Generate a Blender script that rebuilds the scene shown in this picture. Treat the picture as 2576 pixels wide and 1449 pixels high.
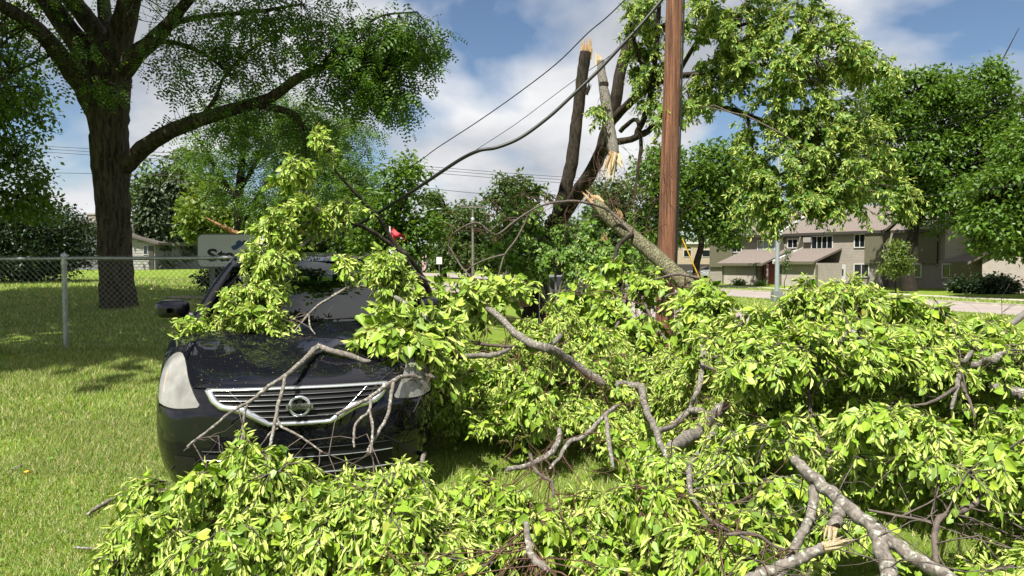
import bpy, math, random
import numpy as np
from mathutils import Matrix, Vector

for _o in list(bpy.data.objects):
    bpy.data.objects.remove(_o)
SC = bpy.context.scene
COL = SC.collection
rng = np.random.default_rng(11)
random.seed(11)

# ------------------------------------------------------------------ camera
FPX, CX, CY, HOR = 1800.0, 1288.0, 724.5, 658.0      # photograph measured on a 2576 x 1449 grid
CAMZ = 1.55
PITCH = math.atan((CY - HOR) / FPX)
cam = bpy.data.cameras.new('camera')
cam.sensor_width = 36.0
cam.lens = FPX / 2576.0 * 36.0
cam.clip_start = 0.05
cam.clip_end = 4000.0
cam_o = bpy.data.objects.new('camera', cam)
COL.objects.link(cam_o)
cam_o.location = (0, 0, CAMZ)
cam_o.rotation_euler = (math.pi / 2 - PITCH, 0, 0)
SC.camera = cam_o

# ------------------------------------------------------------------ light
SUN_EL, SUN_AZ = math.radians(60), math.radians(-152)   # azimuth clockwise from +Y: behind the camera, a little to the left
EXPOSURE = 1.12
SC.view_settings.view_transform = 'Standard'
SC.view_settings.look = 'None'
SC.view_settings.exposure = EXPOSURE
SC.view_settings.gamma = 1.0
SC.view_settings.use_curve_mapping = False
sun_dir = Vector((math.sin(SUN_AZ) * math.cos(SUN_EL), math.cos(SUN_AZ) * math.cos(SUN_EL), math.sin(SUN_EL)))
sun = bpy.data.lights.new('sun', 'SUN')
sun.energy = 5.0
sun.angle = math.radians(0.53)
sun.color = (1.0, 0.95, 0.86)
sun_o = bpy.data.objects.new('sun', sun)
COL.objects.link(sun_o)
sun_o.location = (-20, -20, 40)
sun_o.rotation_euler = (-sun_dir).to_track_quat('-Z', 'Y').to_euler()

W = bpy.data.worlds.new('World')
SC.world = W
W.use_nodes = True
wn, wl = W.node_tree.nodes, W.node_tree.links
wn.clear()
w_out = wn.new('ShaderNodeOutputWorld')
w_bg = wn.new('ShaderNodeBackground')
w_bg.inputs['Strength'].default_value = 0.05
w_sky = wn.new('ShaderNodeTexSky')
w_sky.sky_type = 'NISHITA'
w_sky.sun_disc = False
w_sky.sun_elevation = SUN_EL
w_sky.sun_rotation = SUN_AZ
w_sky.air_density = 1.0
w_sky.dust_density = 0.2
w_sky.ozone_density = 3.5
# clouds: noise on the direction projected to a flat cloud deck
w_tc = wn.new('ShaderNodeTexCoord')
w_sep = wn.new('ShaderNodeSeparateXYZ')
wl.new(w_tc.outputs['Generated'], w_sep.inputs[0])
w_zc = wn.new('ShaderNodeMath'); w_zc.operation = 'MAXIMUM'; w_zc.inputs[1].default_value = 0.0
wl.new(w_sep.outputs['Z'], w_zc.inputs[0])
w_za = wn.new('ShaderNodeMath'); w_za.operation = 'ADD'; w_za.inputs[1].default_value = 0.42
wl.new(w_zc.outputs[0], w_za.inputs[0])
w_dx = wn.new('ShaderNodeMath'); w_dx.operation = 'DIVIDE'
w_dy = wn.new('ShaderNodeMath'); w_dy.operation = 'DIVIDE'
wl.new(w_sep.outputs['X'], w_dx.inputs[0]); wl.new(w_za.outputs[0], w_dx.inputs[1])
wl.new(w_sep.outputs['Y'], w_dy.inputs[0]); wl.new(w_za.outputs[0], w_dy.inputs[1])
w_com = wn.new('ShaderNodeCombineXYZ')
wl.new(w_dx.outputs[0], w_com.inputs['X']); wl.new(w_dy.outputs[0], w_com.inputs['Y'])
w_off = wn.new('ShaderNodeVectorMath'); w_off.operation = 'ADD'; w_off.inputs[1].default_value = (-0.12, 3.0, 9.0)
wl.new(w_com.outputs[0], w_off.inputs[0])
w_n1 = wn.new('ShaderNodeTexNoise')
w_n1.inputs['Scale'].default_value = 1.55; w_n1.inputs['Detail'].default_value = 8.0
w_n1.inputs['Roughness'].default_value = 0.46; w_n1.inputs['Distortion'].default_value = 0.25
wl.new(w_off.outputs[0], w_n1.inputs['Vector'])
w_cov = wn.new('ShaderNodeValToRGB')
w_cov.color_ramp.elements[0].position = 0.39; w_cov.color_ramp.elements[0].color = (0, 0, 0, 1)
w_cov.color_ramp.elements[1].position = 0.48; w_cov.color_ramp.elements[1].color = (1, 1, 1, 1)
wl.new(w_n1.outputs['Fac'], w_cov.inputs[0])
w_n2 = wn.new('ShaderNodeTexNoise')
w_n2.inputs['Scale'].default_value = 2.4; w_n2.inputs['Detail'].default_value = 6.0
w_n2.inputs['Roughness'].default_value = 0.5
wl.new(w_off.outputs[0], w_n2.inputs['Vector'])
w_cc = wn.new('ShaderNodeValToRGB')
w_cc.color_ramp.elements[0].position = 0.36; w_cc.color_ramp.elements[0].color = (4.5, 4.75, 5.2, 1)
w_cc.color_ramp.elements[1].position = 0.62; w_cc.color_ramp.elements[1].color = (8.6, 8.65, 8.8, 1)
wl.new(w_n2.outputs['Fac'], w_cc.inputs[0])
w_mix = wn.new('ShaderNodeMix'); w_mix.data_type = 'RGBA'
wl.new(w_cov.outputs[0], w_mix.inputs[0])
wl.new(w_sky.outputs[0], w_mix.inputs[6])
wl.new(w_cc.outputs[0], w_mix.inputs[7])
wl.new(w_mix.outputs[2], w_bg.inputs['Color'])
wl.new(w_bg.outputs[0], w_out.inputs[0])

# ------------------------------------------------------------------ small tools
def px(x, y, Y):
    """world point on the photo's pixel (2576 grid) at world depth Y"""
    u, v = (x - CX) / FPX, (CY - y) / FPX
    d = np.array([u, math.cos(PITCH) + v * math.sin(PITCH), -math.sin(PITCH) + v * math.cos(PITCH)])
    return np.array([0, 0, CAMZ]) + d * (Y / d[1])

def ray(x, y):
    u, v = (x - CX) / FPX, (CY - y) / FPX
    return np.array([u, math.cos(PITCH) + v * math.sin(PITCH), -math.sin(PITCH) + v * math.cos(PITCH)])

def nrm(v):
    v = np.asarray(v, float)
    return v / np.maximum(np.linalg.norm(v, axis=-1, keepdims=True), 1e-9)

def make_mesh(name, V, F, mats, midx=None, smooth=False):
    """V (n,3); F list of index arrays, each (m,k)"""
    me = bpy.data.meshes.new(name)
    V = np.ascontiguousarray(V, dtype=np.float32)
    F = [np.asarray(f, dtype=np.int32) for f in F if len(f)]
    me.vertices.add(len(V))
    me.vertices.foreach_set('co', V.ravel())
    tot = np.concatenate([np.full(len(f), f.shape[1], np.int32) for f in F]) if F else np.zeros(0, np.int32)
    loops = np.concatenate([f.ravel() for f in F]) if F else np.zeros(0, np.int32)
    start = np.concatenate([[0], np.cumsum(tot)[:-1]]).astype(np.int32) if len(tot) else np.zeros(0, np.int32)
    me.loops.add(len(loops))
    me.loops.foreach_set('vertex_index', loops)
    me.polygons.add(len(tot))
    me.polygons.foreach_set('loop_start', start)
    try:
        me.polygons.foreach_set('loop_total', tot)
    except Exception:
        pass
    for m in (mats if isinstance(mats, (list, tuple)) else [mats]):
        me.materials.append(m)
    if midx is not None:
        me.polygons.foreach_set('material_index', np.asarray(midx, dtype=np.int32))
    me.polygons.foreach_set('use_smooth', np.full(len(tot), bool(smooth)))
    me.update(calc_edges=True)
    return me

def link(name, data, parent=None, loc=None):
    o = bpy.data.objects.new(name, data)
    COL.objects.link(o)
    if parent is not None:
        o.parent = parent
    if loc is not None:
        o.location = loc
    return o

def tag(o, label=None, cat=None, group=None, kind=None):
    if label: o['label'] = label
    if cat: o['category'] = cat
    if group: o['group'] = group
    if kind: o['kind'] = kind
    return o

def thing(name, label, cat, loc=(0, 0, 0), rot=(0, 0, 0), group=None):
    o = bpy.data.objects.new(name, None)
    COL.objects.link(o)
    o.location = [float(v) for v in loc]
    o.rotation_euler = rot
    o.empty_display_size = 0.2
    return tag(o, label, cat, group)

class MB:
    """collects geometry in world (or local) space, then becomes one mesh object"""
    def __init__(s):
        s.V, s.F, s.M, s.n = [], {}, {}, 0
    def add(s, V, F, mat=0):
        V = np.asarray(V, float).reshape(-1, 3)
        F = np.asarray(F, int)
        if not len(F): return s
        k = F.shape[1]
        s.F.setdefault(k, []).append(F + s.n)
        s.M.setdefault(k, []).append(np.full(len(F), mat))
        s.V.append(V); s.n += len(V)
        return s
    def box(s, c, d, mat=0, rz=0.0, taper=1.0):
        x, y, z = np.array(d, float) / 2
        P = np.array([[-x, -y, -z], [x, -y, -z], [x, y, -z], [-x, y, -z],
                      [-x * taper, -y * taper, z], [x * taper, -y * taper, z], [x * taper, y * taper, z], [-x * taper, y * taper, z]])
        if rz:
            c_, s_ = math.cos(rz), math.sin(rz)
            P = P @ np.array([[c_, s_, 0], [-s_, c_, 0], [0, 0, 1]])
        s.add(P + np.array(c, float), [[0, 3, 2, 1], [4, 5, 6, 7], [0, 1, 5, 4], [1, 2, 6, 5], [2, 3, 7, 6], [3, 0, 4, 7]], mat)
        return s
    def hexa(s, P, mat=0):
        """8 corners: 4 bottom ccw, 4 top"""
        s.add(P, [[0, 3, 2, 1], [4, 5, 6, 7], [0, 1, 5, 4], [1, 2, 6, 5], [2, 3, 7, 6], [3, 0, 4, 7]], mat)
        return s
    def tube(s, P, R, n=8, mat=0, caps=True, jit=0.0, sub=0):
        P = np.asarray(P, float); R = np.broadcast_to(np.asarray(R, float), (len(P),)).copy()
        if sub:
            P, R = smooth_path(P, R, sub)
        V, F = tube_geo(P, R, n, jit)
        s.add(V, F, mat)
        if caps:
            k = len(P)
            for ring, rev in ((0, True), (k - 1, False)):
                c = len(V) + 0
                idx = np.arange(n) + ring * n
                Vc = np.vstack([V[idx], P[ring]])
                f = [[i, (i + 1) % n, n] for i in range(n)]
                if rev: f = [[b, a, c2] for a, b, c2 in f]
                s.add(Vc, f, mat)
        return s
    def grid(s, G, mat=0, flip=False, close_u=False):
        """G (a,b,3) grid of points"""
        a, b = G.shape[:2]
        i = np.arange(a * b).reshape(a, b)
        if close_u:
            i = np.vstack([i, i[:1]])
        f = np.stack([i[:-1, :-1], i[1:, :-1], i[1:, 1:], i[:-1, 1:]], -1).reshape(-1, 4)
        if flip: f = f[:, ::-1]
        s.add(G.reshape(-1, 3), f, mat)
        return s
    def ngon(s, P, mat=0):
        s.add(P, [list(range(len(P)))], mat)
        return s
    def prism(s, P, off, mat=0):
        """polygon P (k,3) extruded by vector off, closed"""
        P = np.asarray(P, float); k = len(P)
        V = np.vstack([P, P + np.asarray(off, float)])
        s.add(V, [[i, (i + 1) % k, k + (i + 1) % k, k + i] for i in range(k)], mat)
        s.add(P, [list(range(k))[::-1]], mat)
        s.add(P + np.asarray(off, float), [list(range(k))], mat)
        return s
    def lathe(s, prof, c, axis='z', n=24, mat=0):
        prof = np.asarray(prof, float)
        a = np.linspace(0, 2 * math.pi, n, endpoint=False)
        G = np.zeros((n, len(prof), 3))
        ca, sa = np.cos(a)[:, None], np.sin(a)[:, None]
        r, h = prof[:, 0][None], prof[:, 1][None]
        if axis == 'z': G[..., 0], G[..., 1], G[..., 2] = r * ca, r * sa, h
        elif axis == 'x': G[..., 0], G[..., 1], G[..., 2] = h, r * ca, r * sa
        else: G[..., 0], G[..., 1], G[..., 2] = r * sa, h, r * ca
        s.grid(G + np.asarray(c, float), mat, close_u=True)
        return s
    def build(s, name, mats, parent=None, smooth=False, origin=None):
        V = np.vstack(s.V)
        if origin is not None: V = V - np.asarray(origin, float)
        F, M = [], []
        for k in s.F:
            F.append(np.vstack(s.F[k])); M.append(np.concatenate(s.M[k]))
        me = make_mesh(name, V, F, mats, np.concatenate(M), smooth)
        o = link(name, me, parent)
        if origin is not None and parent is None:
            o.location = [float(v) for v in origin]
        return o

def smooth_path(P, R, sub):
    """Catmull-Rom resampling"""
    P = np.asarray(P, float); R = np.asarray(R, float)
    Q = np.vstack([2 * P[0] - P[1], P, 2 * P[-1] - P[-2]])
    out, rr = [], []
    for i in range(len(P) - 1):
        p0, p1, p2, p3 = Q[i:i + 4]
        for k in range(sub):
            t = k / sub
            out.append(0.5 * ((2 * p1) + (-p0 + p2) * t + (2 * p0 - 5 * p1 + 4 * p2 - p3) * t * t + (-p0 + 3 * p1 - 3 * p2 + p3) * t ** 3))
            rr.append(R[i] * (1 - t) + R[i + 1] * t)
    out.append(P[-1]); rr.append(R[-1])
    return np.array(out), np.array(rr)

def tube_geo(P, R, n, jit=0.0):
    k = len(P)
    T = np.zeros_like(P)
    T[1:-1] = P[2:] - P[:-2]; T[0] = P[1] - P[0]; T[-1] = P[-1] - P[-2]
    T = nrm(T)
    up = np.array([0, 0, 1.0]) if abs(T[0][2]) < 0.9 else np.array([1.0, 0, 0])
    N = np.zeros_like(P)
    a = nrm(np.cross(T[0], up)); N[0] = a
    for i in range(1, k):
        a = a - T[i] * np.dot(a, T[i]); a = nrm(a); N[i] = a
    B = np.cross(T, N)
    ang = np.linspace(0, 2 * math.pi, n, endpoint=False)
    rad = np.broadcast_to(R[:, None], (k, n)).copy()
    if jit:
        rad *= 1 + rng.normal(0, jit, (k, n))
    V = P[:, None] + rad[..., None] * (np.cos(ang)[None, :, None] * N[:, None] + np.sin(ang)[None, :, None] * B[:, None])
    i = np.arange(k * n).reshape(k, n)
    j = np.roll(i, -1, axis=1)
    F = np.stack([i[:-1], j[:-1], j[1:], i[1:]], -1).reshape(-1, 4)
    return V.reshape(-1, 3), F

def batch_tubes(P, R, n=3):
    """P (m,k,3) R (m,k): many little tubes at once"""
    m, k = P.shape[:2]
    T = np.gradient(P, axis=1); T = nrm(T)
    ref = np.where(np.abs(T[:, :1, 2:3]) < 0.85, np.array([0, 0, 1.0]), np.array([1.0, 0, 0]))
    N = nrm(np.cross(T, np.broadcast_to(ref, T.shape)))
    B = np.cross(T, N)
    ang = np.linspace(0, 2 * math.pi, n, endpoint=False)
    V = P[:, :, None] + R[:, :, None, None] * (np.cos(ang)[:, None] * N[:, :, None] + np.sin(ang)[:, None] * B[:, :, None])
    i = np.arange(m * k * n).reshape(m, k, n)
    j = np.roll(i, -1, axis=2)
    F = np.stack([i[:, :-1], j[:, :-1], j[:, 1:], i[:, 1:]], -1).reshape(-1, 4)
    return V.reshape(-1, 3), F

def inst(tv, tf, pos, X, Y, Z, sc):
    """place a template at many frames"""
    n, k = len(pos), len(tv)
    sc = np.broadcast_to(np.asarray(sc, float), (n,))
    V = pos[:, None] + sc[:, None, None] * (tv[None, :, 0:1] * X[:, None] + tv[None, :, 1:2] * Y[:, None] + tv[None, :, 2:3] * Z[:, None])
    F = (np.asarray(tf)[None] + (np.arange(n) * k)[:, None, None]).reshape(-1, np.asarray(tf).shape[1])
    return V.reshape(-1, 3), F

def frames(d, up):
    """Y along d, Z close to up"""
    Y = nrm(d)
    X = nrm(np.cross(Y, up))
    Z = np.cross(X, Y)
    return X, Y, Z

def rand_dirs(n):
    return nrm(rng.normal(size=(n, 3)))

# value noise for terrain and clumps
_gn = np.random.default_rng(5).random((64, 64))
def vnoise(x, y, s):
    x = np.asarray(x, float) / s; y = np.asarray(y, float) / s
    xi, yi = np.floor(x).astype(int), np.floor(y).astype(int)
    fx, fy = x - xi, y - yi
    fx, fy = fx * fx * (3 - 2 * fx), fy * fy * (3 - 2 * fy)
    g = lambda a, b: _gn[a % 64, b % 64]
    return (g(xi, yi) * (1 - fx) + g(xi + 1, yi) * fx) * (1 - fy) + (g(xi, yi + 1) * (1 - fx) + g(xi + 1, yi + 1) * fx) * fy

# ------------------------------------------------------------------ materials
def newmat(name):
    m = bpy.data.materials.new(name)
    m.use_nodes = True
    nt = m.node_tree
    b = nt.nodes['Principled BSDF']
    return m, nt.nodes, nt.links, b

KA = .72      # the picture is exposed for the shade, so surfaces keep moderate base colours
def plain(name, col, rough=0.5, metal=0.0, coat=0.0, spec=0.5, noise=0.0, nscale=8.0, bump=0.0, bscale=60.0, col2=None, stretch=None):
    m, n, l, b = newmat(name)
    if metal < .5:
        col = tuple(c * KA for c in col); col2 = tuple(c * KA for c in col2) if col2 else None
    b.inputs['Base Color'].default_value = (*col, 1)
    b.inputs['Roughness'].default_value = rough
    b.inputs['Metallic'].default_value = metal
    b.inputs['Coat Weight'].default_value = coat
    b.inputs['Coat Roughness'].default_value = 0.04
    b.inputs['Specular IOR Level'].default_value = spec
    if noise or bump:
        tc = n.new('ShaderNodeTexCoord')
        vec = tc.outputs['Object']
        if stretch:
            mp = n.new('ShaderNodeMapping'); mp.inputs['Scale'].default_value = stretch
            l.new(vec, mp.inputs['Vector']); vec = mp.outputs[0]
    if noise:
        t = n.new('ShaderNodeTexNoise'); t.inputs['Scale'].default_value = nscale; t.inputs['Detail'].default_value = 6; t.inputs['Roughness'].default_value = 0.65
        l.new(vec, t.inputs['Vector'])
        r = n.new('ShaderNodeValToRGB')
        c2 = col2 if col2 else tuple(c * (1 + noise) for c in col)
        c1 = col if col2 else tuple(c * (1 - noise) for c in col)
        r.color_ramp.elements[0].position = 0.35; r.color_ramp.elements[0].color = (*c1, 1)
        r.color_ramp.elements[1].position = 0.68; r.color_ramp.elements[1].color = (*c2, 1)
        l.new(t.outputs['Fac'], r.inputs[0]); l.new(r.outputs[0], b.inputs['Base Color'])
    if bump:
        t2 = n.new('ShaderNodeTexNoise'); t2.inputs['Scale'].default_value = bscale; t2.inputs['Detail'].default_value = 5
        l.new(vec, t2.inputs['Vector'])
        bp = n.new('ShaderNodeBump'); bp.inputs['Strength'].default_value = bump; bp.inputs['Distance'].default_value = 0.02
        l.new(t2.outputs['Fac'], bp.inputs['Height']); l.new(bp.outputs[0], b.inputs['Normal'])
    return m

def leafmat(name, stops, trans=0.35, tcol=1.6, rough=0.45, spec=0.35):
    """stops: list of (pos, rgb); colour differs from leaf to leaf, light shines through the blade"""
    m, n, l, b = newmat(name)
    out = n['Material Output']
    ge = n.new('ShaderNodeNewGeometry'); oi = n.new('ShaderNodeObjectInfo')
    ad = n.new('ShaderNodeMath'); ad.operation = 'ADD'
    fr = n.new('ShaderNodeMath'); fr.operation = 'FRACT'
    l.new(ge.outputs['Random Per Island'], ad.inputs[0]); l.new(oi.outputs['Random'], ad.inputs[1])
    l.new(ad.outputs[0], fr.inputs[0])
    r = n.new('ShaderNodeValToRGB')
    stops = [(p, tuple(v * .80 for v in c)) for p, c in stops]
    els = r.color_ramp.elements
    els[0].position = stops[0][0]; els[0].color = (*stops[0][1], 1)
    els[1].position = stops[-1][0]; els[1].color = (*stops[-1][1], 1)
    for p, c in stops[1:-1]:
        e = els.new(p); e.color = (*c, 1)
    l.new(fr.outputs[0], r.inputs[0])
    und = n.new('ShaderNodeMix'); und.data_type = 'RGBA'
    bf = n.new('ShaderNodeMath'); bf.operation = 'MULTIPLY'; bf.inputs[1].default_value = .28
    l.new(ge.outputs['Backfacing'], bf.inputs[0]); l.new(bf.outputs[0], und.inputs[0])
    l.new(r.outputs[0], und.inputs[6]); und.inputs[7].default_value = (stops[-2][1][0] * 1.1, stops[-2][1][1] * 1.05, stops[-2][1][2] * 1.8, 1)
    l.new(und.outputs[2], b.inputs['Base Color'])
    b.inputs['Roughness'].default_value = rough
    b.inputs['Specular IOR Level'].default_value = spec
    tr = n.new('ShaderNodeBsdfTranslucent')
    mu = n.new('ShaderNodeMix'); mu.data_type = 'RGBA'; mu.blend_type = 'MULTIPLY'; mu.inputs[0].default_value = 1.0
    l.new(r.outputs[0], mu.inputs[6]); mu.inputs[7].default_value = (tcol * 1.1, tcol, tcol * 0.45, 1)
    l.new(mu.outputs[2], tr.inputs['Color'])
    mx = n.new('ShaderNodeMixShader'); mx.inputs[0].default_value = trans
    l.new(b.outputs[0], mx.inputs[1]); l.new(tr.outputs[0], mx.inputs[2])
    l.new(mx.outputs[0], out.inputs['Surface'])
    return m

def barkmat(name, c1, c2, scale=14.0, zs=0.22, bump=0.9, dist=0.03, lichen=None, amount=0.62):
    """furrowed bark: stretched noise ridges; optional lichen blotches"""
    m, n, l, b = newmat(name)
    c1, c2 = tuple(v * KA for v in c1), tuple(v * KA for v in c2)
    lichen = tuple(v * KA for v in lichen) if lichen else None
    tc = n.new('ShaderNodeTexCoord')
    mp = n.new('ShaderNodeMapping'); mp.inputs['Scale'].default_value = (1, 1, zs)
    l.new(tc.outputs['Object'], mp.inputs['Vector'])
    t = n.new('ShaderNodeTexNoise'); t.inputs['Scale'].default_value = scale; t.inputs['Detail'].default_value = 6; t.inputs['Roughness'].default_value = 0.6; t.inputs['Distortion'].default_value = 0.6
    l.new(mp.outputs[0], t.inputs['Vector'])
    r = n.new('ShaderNodeValToRGB')
    r.color_ramp.elements[0].position = 0.38; r.color_ramp.elements[0].color = (*c1, 1)
    r.color_ramp.elements[1].position = 0.62; r.color_ramp.elements[1].color = (*c2, 1)
    l.new(t.outputs['Fac'], r.inputs[0])
    col = r.outputs[0]
    if lichen:
        t3 = n.new('ShaderNodeTexNoise'); t3.inputs['Scale'].default_value = scale * 1.3; t3.inputs['Detail'].default_value = 5
        l.new(tc.outputs['Object'], t3.inputs['Vector'])
        r3 = n.new('ShaderNodeValToRGB')
        r3.color_ramp.elements[0].position = amount - 0.06; r3.color_ramp.elements[0].color = (0, 0, 0, 1)
        r3.color_ramp.elements[1].position = amount + 0.02; r3.color_ramp.elements[1].color = (1, 1, 1, 1)
        l.new(t3.outputs['Fac'], r3.inputs[0])
        mx = n.new('ShaderNodeMix'); mx.data_type = 'RGBA'
        l.new(r3.outputs[0], mx.inputs[0]); l.new(col, mx.inputs[6]); mx.inputs[7].default_value = (*lichen, 1)
        col = mx.outputs[2]
    l.new(col, b.inputs['Base Color'])
    b.inputs['Roughness'].default_value = 0.9
    b.inputs['Specular IOR Level'].default_value = 0.2
    bp = n.new('ShaderNodeBump'); bp.inputs['Strength'].default_value = bump; bp.inputs['Distance'].default_value = dist
    l.new(t.outputs['Fac'], bp.inputs['Height']); l.new(bp.outputs[0], b.inputs['Normal'])
    return m

M = {}
M['leaf'] = leafmat('linden_leaf', [(0, (.04, .12, .008)), (.3, (.105, .24, .012)), (.7, (.22, .39, .022)), (.985, (.38, .52, .045)), (1, (.30, .20, .07))], trans=.15, tcol=1.4)
M['bract'] = leafmat('linden_bract', [(0, (.25, .39, .045)), (.5, (.42, .54, .10)), (1, (.66, .71, .21))], trans=.13, tcol=1.05, rough=.55, spec=.25)
M['bract_tree'] = leafmat('linden_tree_bract', [(0, (.26, .38, .05)), (.5, (.42, .53, .10)), (1, (.64, .68, .20))], trans=.24, tcol=1.05, rough=.55, spec=.25)
M['leaf_tree'] = leafmat('linden_tree_leaf', [(0, (.04, .11, .010)), (.5, (.085, .19, .015)), (.98, (.17, .31, .03)), (1, (.17, .31, .03))], trans=.28, tcol=1.5)
M['locust'] = leafmat('locust_leaf', [(0, (.045, .11, .014)), (.6, (.085, .18, .022)), (1, (.16, .28, .035))], trans=.36, tcol=1.5)
M['maple'] = leafmat('maple_leaf', [(0, (.055, .12, .013)), (.6, (.10, .20, .02)), (1, (.17, .29, .034))], trans=.32, tcol=1.5)
M['light_tree'] = leafmat('pale_tree_leaf', [(0, (.08, .15, .02)), (.6, (.14, .22, .03)), (1, (.22, .28, .05))], trans=.35, tcol=1.4)
M['far'] = leafmat('far_tree_leaf', [(0, (.045, .09, .018)), (.6, (.08, .14, .028)), (1, (.13, .20, .045))], trans=.28, tcol=1.3)
M['conifer'] = leafmat('spruce_needles', [(0, (.03, .055, .022)), (.6, (.055, .085, .03)), (1, (.11, .13, .05))], trans=.12, tcol=1.2)
M['hedge'] = leafmat('shaded_hedge_leaf', [(0, (.010, .025, .008)), (.6, (.018, .042, .010)), (1, (.04, .07, .016))], trans=.2, tcol=1.3)  # leaf colour darkened to carry the shade of trees over the hedge
M['grass'] = leafmat('grass_blade', [(0, (.10, .21, .024)), (.45, (.20, .35, .042)), (.72, (.31, .43, .07)), (.82, (.56, .52, .22)), (1, (.74, .66, .38))], trans=.3, tcol=1.3, rough=.6, spec=.15)
M['bark_locust'] = barkmat('locust_bark', (.022, .018, .014), (.105, .085, .062), scale=15, zs=.16, bump=1.0, dist=.05, lichen=(.10, .095, .04), amount=.66)
M['bark_dark'] = barkmat('dark_bark', (.018, .015, .012), (.06, .05, .038), scale=18, zs=.3, bump=.8, dist=.03)
M['bark_linden'] = barkmat('linden_bark', (.018, .014, .010), (.062, .050, .034), scale=16, zs=.25, bump=.7, dist=.025)
M['bark_grey'] = barkmat('grey_branch_bark', (.12, .104, .090), (.27, .242, .21), scale=42, zs=.8, bump=.6, dist=.006, lichen=(.42, .43, .37), amount=.62)
M['bark_moss'] = barkmat('mossy_bark', (.05, .043, .026), (.15, .135, .078), scale=26, zs=.7, bump=.7, dist=.012, lichen=(.24, .25, .14), amount=.57)
M['twig'] = plain('twig_bark', (.13, .10, .085), .8, noise=.45, nscale=25)
M['red_twig'] = plain('red_brown_twig', (.13, .062, .04), .7, noise=.4, nscale=30)
M['wood'] = plain('torn_wood', (.62, .45, .25), .75, noise=1, nscale=9, col2=(.42, .22, .08), stretch=(6, 6, .8), bump=.6, bscale=40)
M['wood_brown'] = plain('torn_brown_wood', (.30, .14, .06), .8, noise=1, nscale=9, col2=(.45, .24, .11), bump=.6, bscale=40)
M['wood_white'] = plain('fresh_white_wood', (.78, .68, .50), .7, noise=1, nscale=8, col2=(.60, .42, .20), stretch=(6, 6, .8), bump=.5, bscale=40)
# ------------------------------------------------------------------ terrain and street
RA = math.radians(22.7)
EP = np.array([math.cos(RA), math.sin(RA)])      # across the street
EQ = np.array([-math.sin(RA), math.cos(RA)])     # along the street
K1, K2, K3, K4 = 15.3, 23.7, 31.5, 39.8          # kerb lines
ZR, ZK, ZS = -0.85, -0.73, -0.97                 # road, verge, sheet under the road
def zl(Y):
    return np.interp(Y, [-50, 4.2, 9.8, 15, 22, 60, 700], [0, 0, .31, .60, .74, .86, .9])
def ground_z(x, y):
    x = np.asarray(x, float); y = np.asarray(y, float)
    p = EP[0] * x + EP[1] * y
    s = np.clip((p - 1.0) / 13.3, 0, 1); s = s * s * (3 - 2 * s)
    z = zl(y) * (1 - s) + ZK * s
    z = z + .05 * (vnoise(x, y, 1.7) - .5) * np.clip(1 - p / 14, 0, 1)
    z = np.where((p > K1 + .02) & (p < K2 - .02), ZS, z)
    z = np.where((p > K2 + .02) & (p < K3 - .02), ZK + .03 * np.sin(np.clip((p - K2) / (K3 - K2), 0, 1) * math.pi), z)
    z = np.where((p > K3 + .02) & (p < K4 - .02), ZS, z)
    return z
def gz(x, y): return float(ground_z(x, y))
def pq(p, q, z=0.0):
    return np.array([p * EP[0] + q * EQ[0], p * EP[1] + q * EQ[1], z])

def lawn_material():
    m, n, l, b = newmat('lawn')
    tc = n.new('ShaderNodeTexCoord')
    t = n.new('ShaderNodeTexNoise'); t.inputs['Scale'].default_value = 1.3; t.inputs['Detail'].default_value = 8; t.inputs['Roughness'].default_value = .7
    t2 = n.new('ShaderNodeTexNoise'); t2.inputs['Scale'].default_value = 55; t2.inputs['Detail'].default_value = 4; t2.inputs['Roughness'].default_value = .7
    t3 = n.new('ShaderNodeTexNoise'); t3.inputs['Scale'].default_value = .45; t3.inputs['Detail'].default_value = 9; t3.inputs['Roughness'].default_value = .72
    for q in (t, t2, t3): l.new(tc.outputs['Object'], q.inputs['Vector'])
    r = n.new('ShaderNodeValToRGB')
    r.color_ramp.elements[0].position = .3; r.color_ramp.elements[0].color = (.075, .125, .016, 1)
    r.color_ramp.elements[1].position = .7; r.color_ramp.elements[1].color = (.19, .26, .035, 1)
    mxf = n.new('ShaderNodeMix'); mxf.data_type = 'FLOAT'; mxf.inputs[0].default_value = .5
    l.new(t.outputs['Fac'], mxf.inputs[2]); l.new(t2.outputs['Fac'], mxf.inputs[3])
    l.new(mxf.outputs[0], r.inputs[0])
    r3 = n.new('ShaderNodeValToRGB')
    r3.color_ramp.elements[0].position = .57; r3.color_ramp.elements[0].color = (0, 0, 0, 1)
    r3.color_ramp.elements[1].position = .70; r3.color_ramp.elements[1].color = (.75, .75, .75, 1)
    l.new(t3.outputs['Fac'], r3.inputs[0])
    mx = n.new('ShaderNodeMix'); mx.data_type = 'RGBA'
    l.new(r3.outputs[0], mx.inputs[0]); l.new(r.outputs[0], mx.inputs[6]); mx.inputs[7].default_value = (.42, .36, .19, 1)
    l.new(mx.outputs[2], b.inputs['Base Color'])
    b.inputs['Roughness'].default_value = .95; b.inputs['Specular IOR Level'].default_value = .1
    bp = n.new('ShaderNodeBump'); bp.inputs['Strength'].default_value = .6; bp.inputs['Distance'].default_value = .04
    l.new(t2.outputs['Fac'], bp.inputs['Height']); l.new(bp.outputs[0], b.inputs['Normal'])
    return m
M['lawn'] = lawn_material()
pl = np.concatenate([[-900, -500, -250, -150, -100, -70, -50, -40, -30, -25], np.arange(-20, 15.2, .4), [K1 - .01, K1 + .03, 17, 19.5, 22, K2 - .03, K2 + .01, 25, 27.5, 30, K3 - .01, K3 + .03, 34, 37, K4 - .03, K4 + .01, 42, 45, 50, 60, 75, 100, 150, 250, 500, 900]])
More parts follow.
